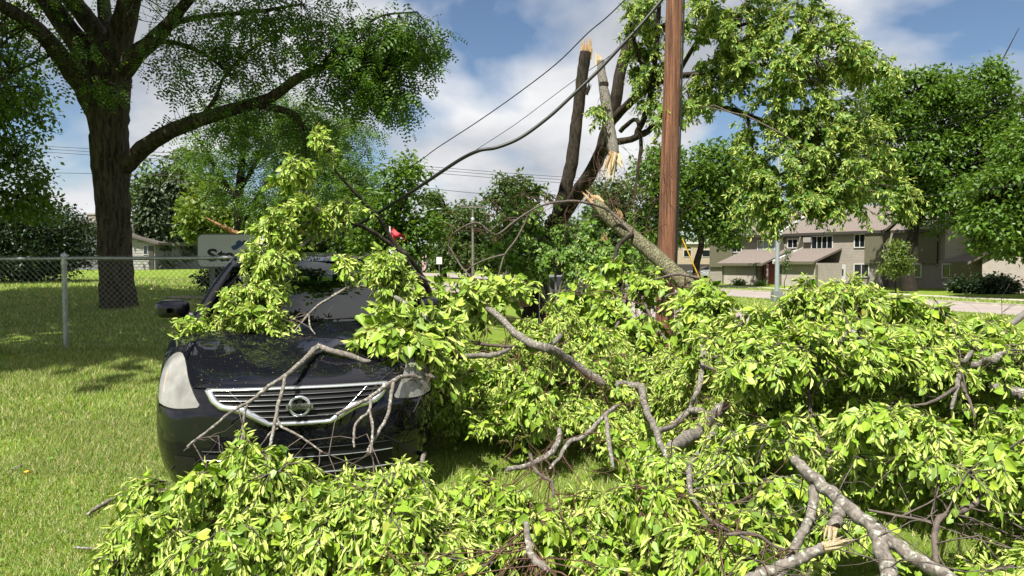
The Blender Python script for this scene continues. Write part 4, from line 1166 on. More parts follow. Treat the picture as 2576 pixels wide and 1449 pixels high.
for sg in (-1, 1):
    side_panel('front_wing', .612, 1.545, sg, 50)
    for a, b_, nm in ((1.555, 2.555, 'front_door'), (2.565, 3.50, 'rear_door')):
        d = side_panel(nm, a, b_, sg, 24)
        mb = MB(); mb.box([sg * .905, b_ - .18, .86], [.03, .2, .035]); mb.build('handle', M['paint_black'], d)
    side_panel('rear_wing', 3.51, 4.80, sg, 50)
    # side glass and pillars
    def gpt(s, v):
        x0, z0 = .862, belt(s); x1, z1 = .60, roof_z(.58, min(max(s, 2.24), 3.75)) + .0
        return [sg * (x0 + (x1 - x0) * v - .02 * math.sin(math.pi * v) * -1), s, z0 + (z1 - z0) * v]
    def top_v(s): return float(np.interp(s, [1.42, 2.2, 2.3, 3.5, 4.2], [.04, .92, .95, .93, .1]))
    for a, b_, nm in ((1.5, 2.50, 'front_side_window'), (2.58, 3.45, 'rear_side_window'), (3.5, 4.1, 'quarter_window')):
        mb = MB(); mb.grid(np.array([[gpt(s, v * top_v(s)) for v in np.linspace(0.02, 1, 8)] for s in np.linspace(a, b_, 20)])); mb.build(nm, M['side_glass'], car, smooth=True)
    mb = MB(); P = [[sg * .80, 1.36, .985], [sg * .745, 1.62, 1.12], [sg * .675, 1.95, 1.28], [sg * .612, 2.24, 1.395], [sg * .598, 2.6, 1.432], [sg * .60, 3.2, 1.425], [sg * .61, 3.7, 1.36], [sg * .70, 4.1, 1.17], [sg * .79, 4.4, 1.04]]
    mb.tube(P, [.05, .042, .04, .038, .034, .034, .05, .08, .06], n=8, sub=5); mb.build('pillar', M['paint_black'], car, smooth=True)
    mb = MB(); mb.tube([gpt(2.53, 0), gpt(2.53, .95)], .035, n=6); mb.build('door_pillar', M['black_plastic'], car)
    # mirror
    mc = np.array([sg * 1.005, 1.74, 1.075])
    G = []
    for i, w_ in enumerate(np.linspace(0, math.pi, 9)):
        G.append([mc + np.array([.125 * np.sign(math.cos(a)) * abs(math.cos(a)) ** .55 * (.25 + .75 * math.sin(w_) ** .6), -.085 * math.cos(w_), .075 * np.sign(math.sin(a)) * abs(math.sin(a)) ** .55 * (.25 + .75 * math.sin(w_) ** .6)]) for a in np.linspace(0, 2 * math.pi, 25)])
    mb = MB(); mb.grid(np.array(G)); mir = mb.build('mirror', M['paint_black'], car, smooth=True)
    mb = MB(); mb.tube([[sg * .84, 1.72, 1.01], [sg * .93, 1.73, 1.045], [sg * .98, 1.74, 1.06]], [.04, .03, .03], n=8); mb.build('mirror_arm', M['black_plastic'], mir, smooth=True)
    mb = MB(); mb.box(mc + [0, .08, 0], [.19, .006, .11]); mb.build('mirror_glass', M['chrome'], mir)
    # wheels
    for sc_ in (.975, 3.75):
        cw = [sg * .79, sc_, .325]
        mb = MB(); mb.lathe([[.215, -.10], [.30, -.105], [.322, -.07], [.325, 0], [.322, .07], [.30, .105], [.215, .10]], cw, axis='x', n=32); wh = mb.build('wheel', M['tyre'], car, smooth=True)
        mb = MB(); mb.lathe([[.01, sg * .055], [.06, sg * .07], [.08, sg * .06], [.19, sg * .075], [.215, sg * .09], [.222, sg * .06], [.222, -sg * .08]], cw, axis='x', n=32); mb.build('rim', M['alloy'], wh, smooth=True)
        mb = MB(); a = np.linspace(-.2, math.pi + .2, 16); mb.grid(np.array([[[sg * x, sc_ - .385 * math.cos(v), .305 + .385 * math.sin(v)] for x in (.60, .885)] for v in a])); mb.build('wheel_arch_liner', M['gap_black'], car)
    mb = MB(); mb.grid(np.array([[[sg * (.60 + .2 * u), 4.80 - .05 * u, .78 + .18 * v] for u in np.linspace(0, 1, 5)] for v in np.linspace(0, 1, 3)])); mb.build('tail_lamp', M['red_lens'], car)
# floor pan and cabin
mb = MB(); mb.box([0, 2.45, .24], [1.55, 4.2, .08]); mb.box([0, .75, .45], [1.1, 1.0, .5]); mb.build('underbody', M['gap_black'], car)
mb = MB(); mb.grid(np.array([[[x, s, z - .03 * (abs(x) / .7) ** 2] for x in np.linspace(-.72, .72, 14)] for s, z in ((1.42, .985), (1.6, .985), (1.75, .97), (1.82, .92), (1.86, .75), (1.8, .5))])); mb.build('dashboard', M['interior'], car, smooth=True)
for sg in (-1, 1):
    mb = MB(); mb.hexa([[sg * .36 - .24, 2.32, .45], [sg * .36 + .24, 2.32, .45], [sg * .36 + .24, 2.50, .45], [sg * .36 - .24, 2.50, .45], [sg * .36 - .20, 2.62, 1.12], [sg * .36 + .20, 2.62, 1.12], [sg * .36 + .20, 2.72, 1.12], [sg * .36 - .20, 2.72, 1.12]])
    mb.box([sg * .36, 2.12, .48], [.48, .5, .16]); st = mb.build('seat', M['interior'], car)
    mb = MB(); mb.box([sg * .36, 2.70, 1.23], [.26, .09, .17], taper=.85); mb.build('headrest', M['interior'], st)
mb = MB(); mb.hexa([[-.65, 3.25, .45], [.65, 3.25, .45], [.65, 3.45, .45], [-.65, 3.45, .45], [-.6, 3.55, 1.08], [.6, 3.55, 1.08], [.6, 3.65, 1.08], [-.6, 3.65, 1.08]]); mb.build('rear_seat', M['interior'], car)
mb = MB(); a = np.linspace(0, 2 * math.pi, 25)
mb.tube([[.36 + .185 * math.cos(v), 1.88 + .185 * math.sin(v) * .38, .93 + .185 * math.sin(v) * .92] for v in a], .014, n=6, caps=False); mb.tube([[.36, 1.82, .90], [.36, 1.90, .93]], [.05, .07], n=8); mb.build('steering_wheel', M['interior'], car, smooth=True)
mb = MB(); mb.tube([[0, 2.08, 1.385], [0, 2.06, 1.36]], .012, n=5); mb.box([0, 2.055, 1.34], [.24, .04, .065]); mb.build('rear_view_mirror', M['black_plastic'], car)
for x0, x1 in ((-.62, .02), (.10, .66)):
    A = [np.array(ws(u / .755, .035)) + [0, -.012, .018] for u in np.linspace(x0, x1, 8)]
    mb = MB(); mb.tube(A, .008, n=5); mb.build('wiper', M['black_plastic'], car)
# ------------------------------------------------------------------ trees
Q_V = np.array([[0, 0, 0], [-.30, .45, .07], [0, 1, -.10], [.30, .45, .07]]); Q_F = np.array([[0, 1, 2], [0, 2, 3]])
def frond_template(pairs=4):
    V, F = [], []
    for i in range(pairs):
        y = .12 + .80 * i / (pairs - 1); ln = .34 * (1 - .35 * abs(i / (pairs - 1) - .4)); dz = -.22 * y * y
        for s in (-1, 1):
            k = len(V)
            V += [[0, y - .03, dz], [s * ln * .45, y + .11, dz - .01], [s * ln, y + .08, dz - .05], [s * ln * .5, y - .055, dz - .01]]
            F.append([k, k + 1, k + 2, k + 3])
    return np.array(V), np.array(F)
FR_V, FR_F = frond_template()

def clumps_in(c, r, n, shell=.55):
    d = rand_dirs(n); f = shell + (1 - shell) * rng.random(n) ** .7
    inner = rng.random(n) < .22
    f[inner] *= rng.random(inner.sum())
    return np.asarray(c) + d * f[:, None] * np.asarray(r)

def leaves_at(C, cr, per, size, tmpl=(Q_V, Q_F), droop=.35, flat=.6, spread=.55):
    n = len(C) * per
    off = rng.normal(size=(n, 3)) * spread
    off[:, 2] *= flat
    cr = np.broadcast_to(np.asarray(cr, float), (len(C),))
    pos = np.repeat(C, per, 0) + off * np.repeat(cr, per)[:, None]
    d = nrm(off + rng.normal(size=(n, 3)) * .5) + np.array([0, 0, -droop])
    up = nrm(np.array([0, 0, 1.0]) + rng.normal(size=(n, 3)) * .55)
    X, Y, Z = frames(d, up)
    return inst(tmpl[0], tmpl[1], pos, X, Y, Z, size * rng.uniform(.65, 1.25, n))

def tree(name, label, base, trunk, limbs, blobs, leaf, bark, size, per, cr, tmpl=(Q_V, Q_F), group=None, droop=.35, flat=.6, twig_r=.012, sides=10, cat='tree', spread=.55, extra=None, shell=.55):
    base = np.asarray(base, float)
    t = thing(name, label, cat, base, group=group)
    samples = []
    if trunk is not None:
        P, R = smooth_path(np.array(trunk[0]), np.array(trunk[1]), 5)
        mb = MB(); mb.tube(P, R, n=max(sides, 8) + 6, jit=.035); mb.build('trunk', M[bark], t, smooth=True, origin=base)
        samples.append(P[len(P) // 2:])
    for pts, rad in limbs:
        P, R = smooth_path(np.array(pts), np.array(rad), 4)
        mb = MB(); mb.tube(P, R, n=sides, jit=.04); mb.build('limb', M[bark], t, smooth=True, origin=base)
        samples.append(P)
    C = np.vstack([clumps_in(c, r, n, shell) for c, r, n in blobs])
    if extra is not None: C = np.vstack([C, extra])
    S_ = np.vstack(samples)
    # connect each clump by a twig to the nearest wood
    near = np.empty((len(C), 3))
    for a in range(0, len(C), 400):
        d2 = ((C[a:a + 400, None] - S_[None]) ** 2).sum(-1); near[a:a + 400] = S_[d2.argmin(1)]
    L_ = np.linalg.norm(C - near, axis=1)
    mid = (C + near) / 2 + rng.normal(size=C.shape) * .10 * L_[:, None] + np.array([0, 0, .06]) * L_[:, None]
    q1 = (near * .75 + mid * .25) * .5 + (near + mid) / 4; q3 = (mid + C) / 2 + rng.normal(size=C.shape) * .05 * L_[:, None]
    TP_ = np.stack([near, q1, mid, q3, C], 1)
    TR_ = np.array([1.6, 1.3, 1.0, .7, .35])[None] * twig_r * np.clip(L_ / 1.5, .5, 2.2)[:, None]
    V, F = batch_tubes(TP_, TR_, 4)
    mb = MB(); mb.add(V, F); tag(mb.build('twigs', M[bark], t, smooth=True, origin=base), kind='stuff')
    V, F = leaves_at(C, cr, per, size, tmpl, droop, flat, spread)
    mb = MB(); mb.add(V, F); tag(mb.build('crown', M[leaf], t, origin=base), kind='stuff')
    return t

def pl_(pts, Y0=None):
    """pixel polyline with depth and radius in pixels -> points, radii"""
    P = [px(x, y, Y) for x, y, Y, r in pts]; R = [r * Y / FPX for x, y, Y, r in pts]
    return P, R
def blob(x, y, Y, rx, ry, rd, n): return (px(x, y, Y), (rx * Y / FPX, rd, ry * Y / FPX), n)

# big locust at the left
TY = 15.0
b0 = px(300, 775, TY); b0[2] = gz(b0[0], TY)
trunk = pl_([(300, 800, TY, 52), (299, 770, TY, 44), (294, 700, TY, 39), (290, 620, TY, 38), (285, 520, TY, 39), (279, 420, TY, 42), (274, 330, TY, 45), (276, 250, TY, 46), (284, 180, TY, 42), (290, 140, TY, 34)])
limbs = [
 pl_([(312, 420, TY, 22), (335, 398, TY - .1, 21), (370, 366, TY - .3, 20), (430, 330, TY - .6, 19), (500, 302, TY - .9, 17), (600, 271, TY - 1.2, 15), (680, 246, TY - 1.4, 13), (740, 203, TY - 1.6, 12), (800, 172, TY - 1.8, 10), (870, 156, TY - 2, 8), (930, 158, TY - 2.2, 6), (1010, 130, TY - 2.4, 3)]),
 pl_([(640, 262, TY - 1.3, 9), (700, 274, TY - 1.4, 9), (745, 292, TY - 1.4, 8), (760, 330, TY - 1.4, 6), (770, 400, TY - 1.4, 3)]),
 pl_([(800, 172, TY - 1.8, 6), (850, 120, TY - 1.7, 5), (900, 80, TY - 1.6, 4), (960, 40, TY - 1.5, 2.5), (1050, 30, TY - 1.6, 2)]),
 pl_([(268, 330, TY, 30), (225, 240, TY - .3, 27), (170, 165, TY - .7, 23), (120, 100, TY - 1.2, 20), (60, 48, TY - 1.8, 17), (-20, 0, TY - 2.5, 14), (-160, -90, TY - 3.5, 9)]),
 pl_([(270, 260, TY, 34), (225, 150, TY + .3, 30), (170, 70, TY + .5, 26), (110, -10, TY + .8, 22), (20, -130, TY + 1.2, 13)]),
 pl_([(280, 180, TY, 28), (250, 95, TY + .2, 25), (205, 30, TY + .3, 23), (150, -40, TY + .4, 19), (60, -200, TY + .6, 10)]),
 pl_([(290, 170, TY, 34), (305, 80, TY, 30), (328, 0, TY - .2, 26), (360, -120, TY - .5, 18), (420, -280, TY - .8, 10)]),
 pl_([(284, 150, TY + .3, 22), (266, 60, TY + .8, 18), (258, -20, TY + 1.2, 15), (240, -180, TY + 1.8, 8)]),
 pl_([(302, 190, TY, 24), (345, 135, TY - .3, 21), (385, 102, TY - .5, 19), (425, 60, TY - .7, 16), (470, 5, TY - 1, 13), (540, -70, TY - 1.4, 8)]),
 pl_([(385, 102, TY - .5, 8), (450, 110, TY - .8, 6), (520, 140, TY - 1.1, 5), (580, 190, TY - 1.3, 3)]),
 pl_([(425, 60, TY - .7, 8), (520, 40, TY - 1, 6), (640, 30, TY - 1.3, 5), (760, 10, TY - 1.5, 3)]),
 pl_([(500, 302, TY - .9, 6), (540, 250, TY - .8, 5), (560, 200, TY - .7, 4), (600, 150, TY - .6, 3)]),
]
HI = [(-10.2, 4.0, 9.8, 60), (-7.4, 5.6, 9.6, 60), (-3.9, 11.4, 9.8, 55), (-2.9, 13.6, 11.0, 60), (-6.8, 10.6, 9.2, 80), (-10.2, 10.4, 8.8, 90), (-13.2, 11.6, 8.8, 80), (-8.4, 8.0, 9.6, 80), (-12.0, 7.8, 9.4, 80), (-5.2, 13.4, 9.4, 30), (-10.2, 13.6, 10.2, 70), (-12.5, 14.8, 9.8, 80), (-15, 9.4, 8.4, 70)]
for x_, y_, z_, n_ in HI:
    m0 = px(310, -110, TY); e_ = np.array([x_, y_, z_]); limbs.append(([m0, m0 * .6 + e_ * .4 + [0, 0, .8], e_], [.16, .11, .03]))
BL = [blob(900, 150, TY - 2, 210, 120, 1.3, 230), blob(1020, 110, TY - 2.3, 125, 80, .9, 95), blob(960, 240, TY - 2.1, 110, 70, .9, 90), blob(760, 60, TY - 1.5, 200, 90, 1.4, 90),
      blob(570, 130, TY - 1, 190, 140, 1.5, 150), blob(640, 330, TY - 1.2, 200, 90, 1.2, 60), blob(780, 340, TY - 1.3, 90, 90, 1.0, 40), blob(440, 210, TY - .5, 90, 100, 1.2, 26), blob(470, -60, TY - 1, 350, 120, 2.5, 60),
      blob(40, 120, TY - 1.6, 90, 90, 1.3, 22), blob(220, 120, TY - 1.2, 90, 30, .5, 8), blob(240, 225, TY - .9, 60, 22, .4, 10), blob(100, 10, TY, 150, 40, 1.5, 10),
      blob(-150, -150, TY - 3, 260, 200, 3, 120), blob(150, -300, TY + 1, 350, 110, 3, 90), blob(-330, 150, TY - 4, 200, 180, 2.5, 120)]
big = tree('locust_tree', 'big dark locust tree with furrowed trunk behind the chain link fence', b0, trunk, limbs, BL, 'locust', 'bark_locust', .24, 6, .25, (FR_V, FR_F), droop=.75, twig_r=.009, sides=12, shell=.25)

HC = np.vstack([clumps_in((x, y, z), (2.4, 2.2, 1.4), n, .2) for x, y, z, n in HI])
V, F = leaves_at(HC, .55, 17, .46, (Q_V, Q_F), .4, .5)
mb = MB(); mb.add(V, F); tag(mb.build('crown', M['locust'], big, origin=b0), kind='stuff')
# tree beyond the sign, also a locust
Y2 = 25.0
b2 = px(600, 700, Y2); b2[2] = gz(b2[0], Y2)
tr2 = pl_([(606, 705, Y2, 17), (606, 640, Y2, 14), (603, 580, Y2, 13), (600, 520, Y2, 12), (605, 450, Y2, 10), (612, 380, Y2, 7), (620, 300, Y2, 4)])
lb2 = [pl_([(606, 560, Y2, 9), (630, 525, Y2, 8), (665, 470, Y2 - .6, 6), (720, 400, Y2 - 1, 4), (800, 340, Y2 - 1.4, 2)]), pl_([(600, 520, Y2, 7), (560, 450, Y2, 6), (520, 380, Y2 + .4, 4), (480, 330, Y2 + .8, 2)]),
       pl_([(603, 480, Y2, 6), (650, 400, Y2, 5), (700, 320, Y2 + .4, 4), (760, 260, Y2 + .8, 2)]), pl_([(660, 475, Y2, 6), (760, 440, Y2 - 1, 5), (860, 440, Y2 - 1.6, 3), (930, 470, Y2 - 2, 2)])]
B2 = [blob(640, 330, Y2, 190, 110, 2.4, 150), blob(800, 420, Y2 - 1, 140, 110, 2.2, 160), blob(900, 480, Y2 - 1.6, 80, 90, 1.8, 90), blob(560, 430, Y2, 110, 90, 2.0, 70), blob(760, 300, Y2, 130, 80, 2.0, 80), blob(690, 520, Y2 - .5, 90, 60, 1.6, 60), blob(860, 330, Y2 - .5, 90, 70, 1.5, 50)]
tree('locust_tree', 'leafy tree right behind the white sign, its trunk forking low', b2, tr2, lb2, B2, 'locust', 'bark_dark', .29, 10, .38, (FR_V, FR_F), droop=.6, twig_r=.012, shell=.3)
# torn limb hanging on it
mb = MB(); mb.tube([px(520, 548, Y2 - 1), px(560, 570, Y2 - 1), px(598, 588, Y2 - .8)], [.03, .07, .09], n=7, jit=.2, sub=3)
tag(mb.build('torn_limb', M['wood_brown'], None, origin=px(560, 570, Y2 - 1)), 'torn orange brown limb lying against the tree above the white sign', 'broken limb')

def simple_tree(name, label, pxb, Y, leaf, bark, blobs, size, per, cr, trunk_r, top, group, lean=0.0, nl=5, tmpl=(Q_V, Q_F), pyb=None, shell=.55, droop=.35, spread=.40, flat=.7):
    X = (pxb - CX) / FPX * Y; zb_ = gz(X, Y); base = np.array([X, Y, zb_])
    tp = px(pxb + lean, top, Y)
    ts = np.linspace(0, 1, 6)
    P = [base + (tp - base) * t + np.array([rng.normal() * .02, rng.normal() * .02, 0]) * (tp[2] - zb_) * (t > 0) for t in ts]; P[0] = P[0] - [0, 0, .2]
    R = [trunk_r * (1.25 if i == 0 else 1 - .75 * t) for i, t in enumerate(ts)]
    limbs = []
    for (c, r, n) in blobs[:nl + 3]:
        k = .30 + .35 * rng.random(); s = P[0] * (1 - k) + P[-1] * k
        m1 = s * .55 + np.asarray(c) * .45 + np.array([0, 0, .04]) * np.linalg.norm(c - s)
        limbs.append(([s, m1, np.asarray(c, float), np.asarray(c) + (np.asarray(c) - s) * .3], [trunk_r * .42, trunk_r * .28, trunk_r * .14, trunk_r * .05]))
    return tree(name, label, base, (P, R), limbs, blobs, leaf, bark, size, per, cr, tmpl, group, droop, flat, twig_r=max(.012, trunk_r * .07), shell=shell, spread=spread)

# maple at the left edge: throws the shade over the lawn by the fence
simple_tree('maple_tree', 'maple at the left picture edge, its foliage reaching down beside the big trunk', -130, 19, 'maple', 'bark_dark',
            [blob(0, 420, 19, 95, 120, 1.6, 44), blob(60, 500, 19, 65, 60, 1.2, 26), blob(-10, 260, 18.5, 100, 100, 1.8, 36), blob(-150, 250, 18, 200, 200, 3.0, 150), blob(-300, 380, 16, 220, 200, 3, 150), blob(-150, 60, 18, 260, 160, 3.2, 130), blob(-450, 150, 14, 250, 220, 3, 150)], .15, 42, .45, .26, 120, None)
GB = 'background trees at the left'
simple_tree('background_tree', 'far leafy tree right of the big trunk above the ranch house', 430, 75, 'far', 'bark_dark',
            [blob(440, 460, 75, 95, 60, 4, 90), blob(380, 520, 75, 60, 60, 4, 60), blob(500, 520, 78, 50, 80, 4, 60), blob(460, 400, 77, 60, 30, 3, 20)], .55, 26, 1.2, .35, 430, GB)
def conifer(label, pxb, Y, ytop, ybot, rpx, group):
    X = (pxb - CX) / FPX * Y; base = np.array([X, Y, gz(X, Y)])
    t = thing('spruce_tree', label, 'tree', base, group=group)
    zt = px(pxb, ytop, Y)[2]; z0 = px(pxb, ybot, Y)[2]; R_ = rpx * Y / FPX
    mb = MB(); mb.tube([base, [X, Y, zt]], [.28, .03], n=8); mb.build('trunk', M['bark_dark'], t, origin=base)
    C, D = [], []
    for k in range(330):
        f = rng.random() ** .8; z = z0 + (zt - z0) * f; rr = R_ * (1 - f) ** .75 * rng.uniform(.35, 1); a = rng.random() * 6.283
        C.append([X + rr * math.cos(a), Y + rr * math.sin(a), z - rr * .25])
    C = np.array(C); V, F = leaves_at(C, .55, 26, .42, droop=.6, flat=.35)
    mb = MB(); mb.add(V, F); tag(mb.build('crown', M['conifer'], t, origin=base), kind='stuff')
    cn = np.stack([C * [0, 0, 1] + [X, Y, .25 * 0], C], 1); cn[:, 0, 2] = C[:, 2] + .3
    V, F = batch_tubes(cn[:, [0, 0, 1]] * 1.0 + 0, np.tile([[.05, .04, .015]], (len(C), 1)), 3)
    mb = MB(); mb.add(V, F); tag(mb.build('twigs', M['bark_dark'], t, origin=base), kind='stuff')
conifer('spruce standing just right of the big trunk beyond the lawn', 385, 62, 470, 655, 50, 'spruces behind the lawn')
conifer('spruce between the big trunk and the sign, taller one', 445, 66, 455, 650, 48, 'spruces behind the lawn')
simple_tree('background_tree', 'yellow green tree behind the sign, left of the forked trunk', 540, 36, 'light_tree', 'bark_dark',
            [blob(530, 520, 36, 70, 70, 2, 60), blob(600, 560, 36, 60, 40, 2, 40), blob(500, 570, 36, 40, 30, 1.5, 25), blob(660, 570, 36, 70, 40, 2, 40)], .30, 30, .6, .16, 470, GB)
simple_tree('background_tree', 'dense dark tree filling the gap behind the car roof', 790, 40, 'far', 'bark_dark',
            [blob(780, 560, 40, 100, 80, 2.5, 90), blob(900, 560, 38, 90, 90, 2.5, 90), blob(850, 630, 40, 120, 50, 2.5, 60), blob(700, 610, 42, 60, 50, 2.5, 40)], .34, 34, .7, .2, 500, GB)
# ash behind the car, reaching right with leafy twigs
Y3 = 21.0
b3 = px(1010, 745, Y3); b3[2] = gz(b3[0], Y3)
tree('ash_tree', 'slender ash tree behind the car with twigs reaching towards the road', b3,
     pl_([(1012, 760, Y3, 13), (1010, 690, Y3, 11), (1003, 600, Y3, 9), (995, 520, Y3, 6), (1000, 440, Y3, 3)]),
     [pl_([(1005, 620, Y3, 6), (1050, 585, Y3, 4), (1090, 570, Y3, 3), (1130, 555, Y3, 1.5)]), pl_([(1000, 540, Y3, 5), (1030, 480, Y3, 3), (1040, 420, Y3, 1.5)]), pl_([(1003, 600, Y3, 5), (960, 560, Y3, 4), (930, 520, Y3, 2)]), pl_([(1008, 650, Y3, 5), (1040, 640, Y3, 3), (1060, 625, Y3, 1.5)])],
     [blob(1000, 480, Y3, 55, 70, 1.0, 45), blob(1060, 575, Y3, 70, 32, .7, 36), blob(1030, 420, Y3, 30, 30, .5, 12), blob(950, 570, Y3, 60, 70, 1.2, 60), blob(1010, 620, Y3, 50, 60, .9, 50), blob(950, 640, Y3, 60, 40, 1, 40)], 'maple', 'bark_dark', .17, 26, .36, droop=.3)

# far side of the street, centre
GC = 'far trees across the street'
simple_tree('far_tree', 'tall airy far tree with bare tip left of the distant utility pole', 1118, 95, 'far', 'bark_dark',
            [blob(1110, 560, 95, 40, 50, 3, 60), blob(1100, 510, 95, 28, 30, 2, 22), blob(1130, 620, 95, 45, 50, 3, 60), blob(1085, 500, 95, 20, 15, 1.5, 6)], .55, 24, 1.1, .4, 495, GC)
simple_tree('far_tree', 'dense round far tree behind the distant utility pole', 1185, 92, 'far', 'bark_dark',
            [blob(1180, 560, 92, 55, 50, 3.5, 90), blob(1200, 630, 92, 70, 55, 4, 110), blob(1150, 640, 95, 40, 40, 3, 50), blob(1240, 640, 90, 40, 45, 3, 50)], .55, 30, 1.2, .4, 540, GC)
simple_tree('far_tree', 'low far green trees at the end of the road beyond the lamp', 1075, 150, 'far', 'bark_dark',
            [blob(1075, 650, 150, 35, 30, 5, 60), blob(1110, 655, 150, 40, 25, 5, 50), blob(1040, 655, 155, 40, 25, 5, 40)], .8, 26, 1.6, .3, 640, GC)
simple_tree('far_tree', 'tall open far tree with pale limbs left of the broken trunks', 1275, 80, 'far', 'bark_grey',
            [blob(1265, 470, 80, 50, 30, 2.5, 26), blob(1290, 520, 80, 60, 40, 3, 40), blob(1240, 500, 80, 25, 20, 2, 10), blob(1300, 600, 80, 60, 60, 3, 70), blob(1320, 470, 80, 30, 30, 2, 14)], .50, 24, 1.0, .35, 440, GC, shell=.3)
simple_tree('far_tree', 'far tree right behind the broken linden trunk', 1400, 70, 'far', 'bark_dark',
            [blob(1400, 610, 70, 80, 60, 3, 90), blob(1340, 640, 70, 60, 50, 3, 60), blob(1480, 600, 70, 70, 70, 3, 90), blob(1560, 580, 66, 60, 70, 3, 80), blob(1540, 500, 66, 60, 60, 3, 60)], .45, 30, 1.0, .35, 520, GC)
GR = 'trees by the townhouse'
simple_tree('street_tree', 'bright green tree between the utility pole and the townhouse', 1755, 62, 'maple', 'bark_dark',
            [blob(1790, 430, 62, 110, 70, 3, 130), blob(1740, 520, 62, 110, 80, 3, 130), blob(1830, 560, 62, 60, 60, 2.5, 60), blob(1660, 450, 60, 70, 90, 3, 90), blob(1640, 580, 62, 70, 70, 3, 80), blob(1850, 470, 64, 60, 60, 2.5, 50)], .42, 30, .95, .35, 420, GR)
simple_tree('street_tree', 'yellow green bushy tree at the left end of the townhouse', 1840, 98, 'light_tree', 'bark_dark',
            [blob(1830, 580, 98, 60, 40, 3, 60), blob(1870, 555, 98, 40, 30, 3, 30)], .6, 26, 1.2, .3, 560, GR)
Y5 = 55.0
simple_tree('street_tree', 'large full maple standing in front of the townhouse at the right', 2290, Y5, 'maple', 'bark_dark',
            [blob(2300, 260, Y5, 130, 90, 3, 150), blob(2440, 270, Y5, 120, 90, 3, 130), blob(2260, 400, Y5, 140, 110, 3.4, 190), blob(2430, 420, Y5, 150, 120, 3.4, 190), blob(2350, 510, Y5, 130, 70, 3, 110), blob(2500, 190, Y5, 50, 40, 1.5, 24), blob(2540, 330, Y5, 80, 110, 2.6, 80), blob(2210, 290, Y5, 60, 80, 2, 50)], .36, 36, .85, .48, 330, GR, spread=.40)
simple_tree('street_tree', 'dark spreading tree at the right picture edge hanging low over the garage', 2680, 44, 'maple', 'bark_dark',
            [blob(2530, 500, 44, 100, 90, 2.4, 130), blob(2500, 580, 44, 80, 50, 2, 70), blob(2620, 420, 44, 120, 120, 3, 120), blob(2560, 620, 44, 60, 30, 1.5, 30), blob(2700, 550, 42, 120, 100, 3, 100)], .36, 36, .8, .4, 380, GR, spread=.40)
simple_tree('young_tree', 'small round young tree on the lawn in front of the townhouse', 2257, 52, 'light_tree', 'bark_dark',
            [blob(2250, 650, 52, 36, 34, .9, 40), blob(2258, 625, 52, 22, 22, .6, 18), blob(2240, 680, 52, 30, 16, .7, 16), blob(2278, 665, 52, 22, 20, .6, 16)], .22, 24, .38, .06, 625, GR)
simple_tree('young_tree', 'thin feathery sapling before the second garage', 1975, 60, 'far', 'bark_dark',
            [blob(1978, 665, 60, 16, 24, .4, 16), blob(1982, 640, 60, 10, 12, .3, 6)], .18, 16, .3, .03, 640, GR)
def shrub(label, cx_, cy_, Y, rx, ry, rd, n, leaf, size, per, group, cr=.3, name='shrub', cat='shrub'):
    c = px(cx_, cy_, Y); X = c[0]; base = np.array([X, Y, gz(X, Y)])
    t = thing(name, label, cat, base, group=group)
    C = clumps_in(c, (rx * Y / FPX, rd, ry * Y / FPX), n, .6); C[:, 2] = np.maximum(C[:, 2], base[2] + .05)
    V, F = leaves_at(C, cr, per, size, droop=.1)
    mb = MB(); mb.add(V, F); tag(mb.build('foliage', M[leaf], t, origin=base), kind='stuff')
    st = np.stack([np.tile(base, (len(C[::4]), 1)), (C[::4] + base) / 2, C[::4]], 1)
    V, F = batch_tubes(st, np.tile([[.03, .02, .01]], (len(st), 1)), 4)
    mb = MB(); mb.add(V, F); tag(mb.build('stems', M['bark_dark'], t, origin=base), kind='stuff')
    return t
GS = 'shrubs along the townhouse'
shrub('long dark juniper shrub before the right hand garage', 2480, 722, 51, 82, 26, 1.2, 110, 'hedge', .28, 34, GS, .45)
shrub('small round bush before the first garage', 1858, 712, 68, 14, 8, .5, 16, 'maple', .22, 24, GS, .35)
shrub('low dark bush beside the red door', 1915, 715, 66, 12, 9, .4, 12, 'maple', .2, 24, GS, .3)
shrub('low bush at the foot of the second garage', 2040, 722, 64, 20, 6, .4, 10, 'hedge', .2, 24, GS, .3)
shrub('dark shrub in a mulch bed under the white sign', 565, 705, 18.5, 55, 38, .6, 50, 'hedge', .11, 34, None, .22)
# clipped hedge at the left, the tree shade on it put into its leaf colour
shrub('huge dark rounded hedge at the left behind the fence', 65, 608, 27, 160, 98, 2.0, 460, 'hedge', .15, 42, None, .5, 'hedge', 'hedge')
# broad far tree belt that closes the view along the street
for i, (x, y, rx, ry, Y, lab) in enumerate(((250, 640, 120, 40, 130, 'far low tree belt behind the ranch house'), (700, 640, 160, 45, 120, 'far tree belt behind the car'), (1320, 655, 100, 40, 130, 'far tree belt at the bend of the road'), (1650, 640, 120, 50, 125, 'far tree belt behind the utility pole'), (2000, 590, 150, 60, 130, 'far tree belt behind the townhouse roof'), (-200, 600, 160, 70, 120, 'far tree belt at the left edge'))):
    tag(shrub(lab, x, y, Y, rx, ry, 6, 130, 'far', .8, 30, 'far tree belts', 1.8, 'tree_belt', 'trees'), kind='stuff')
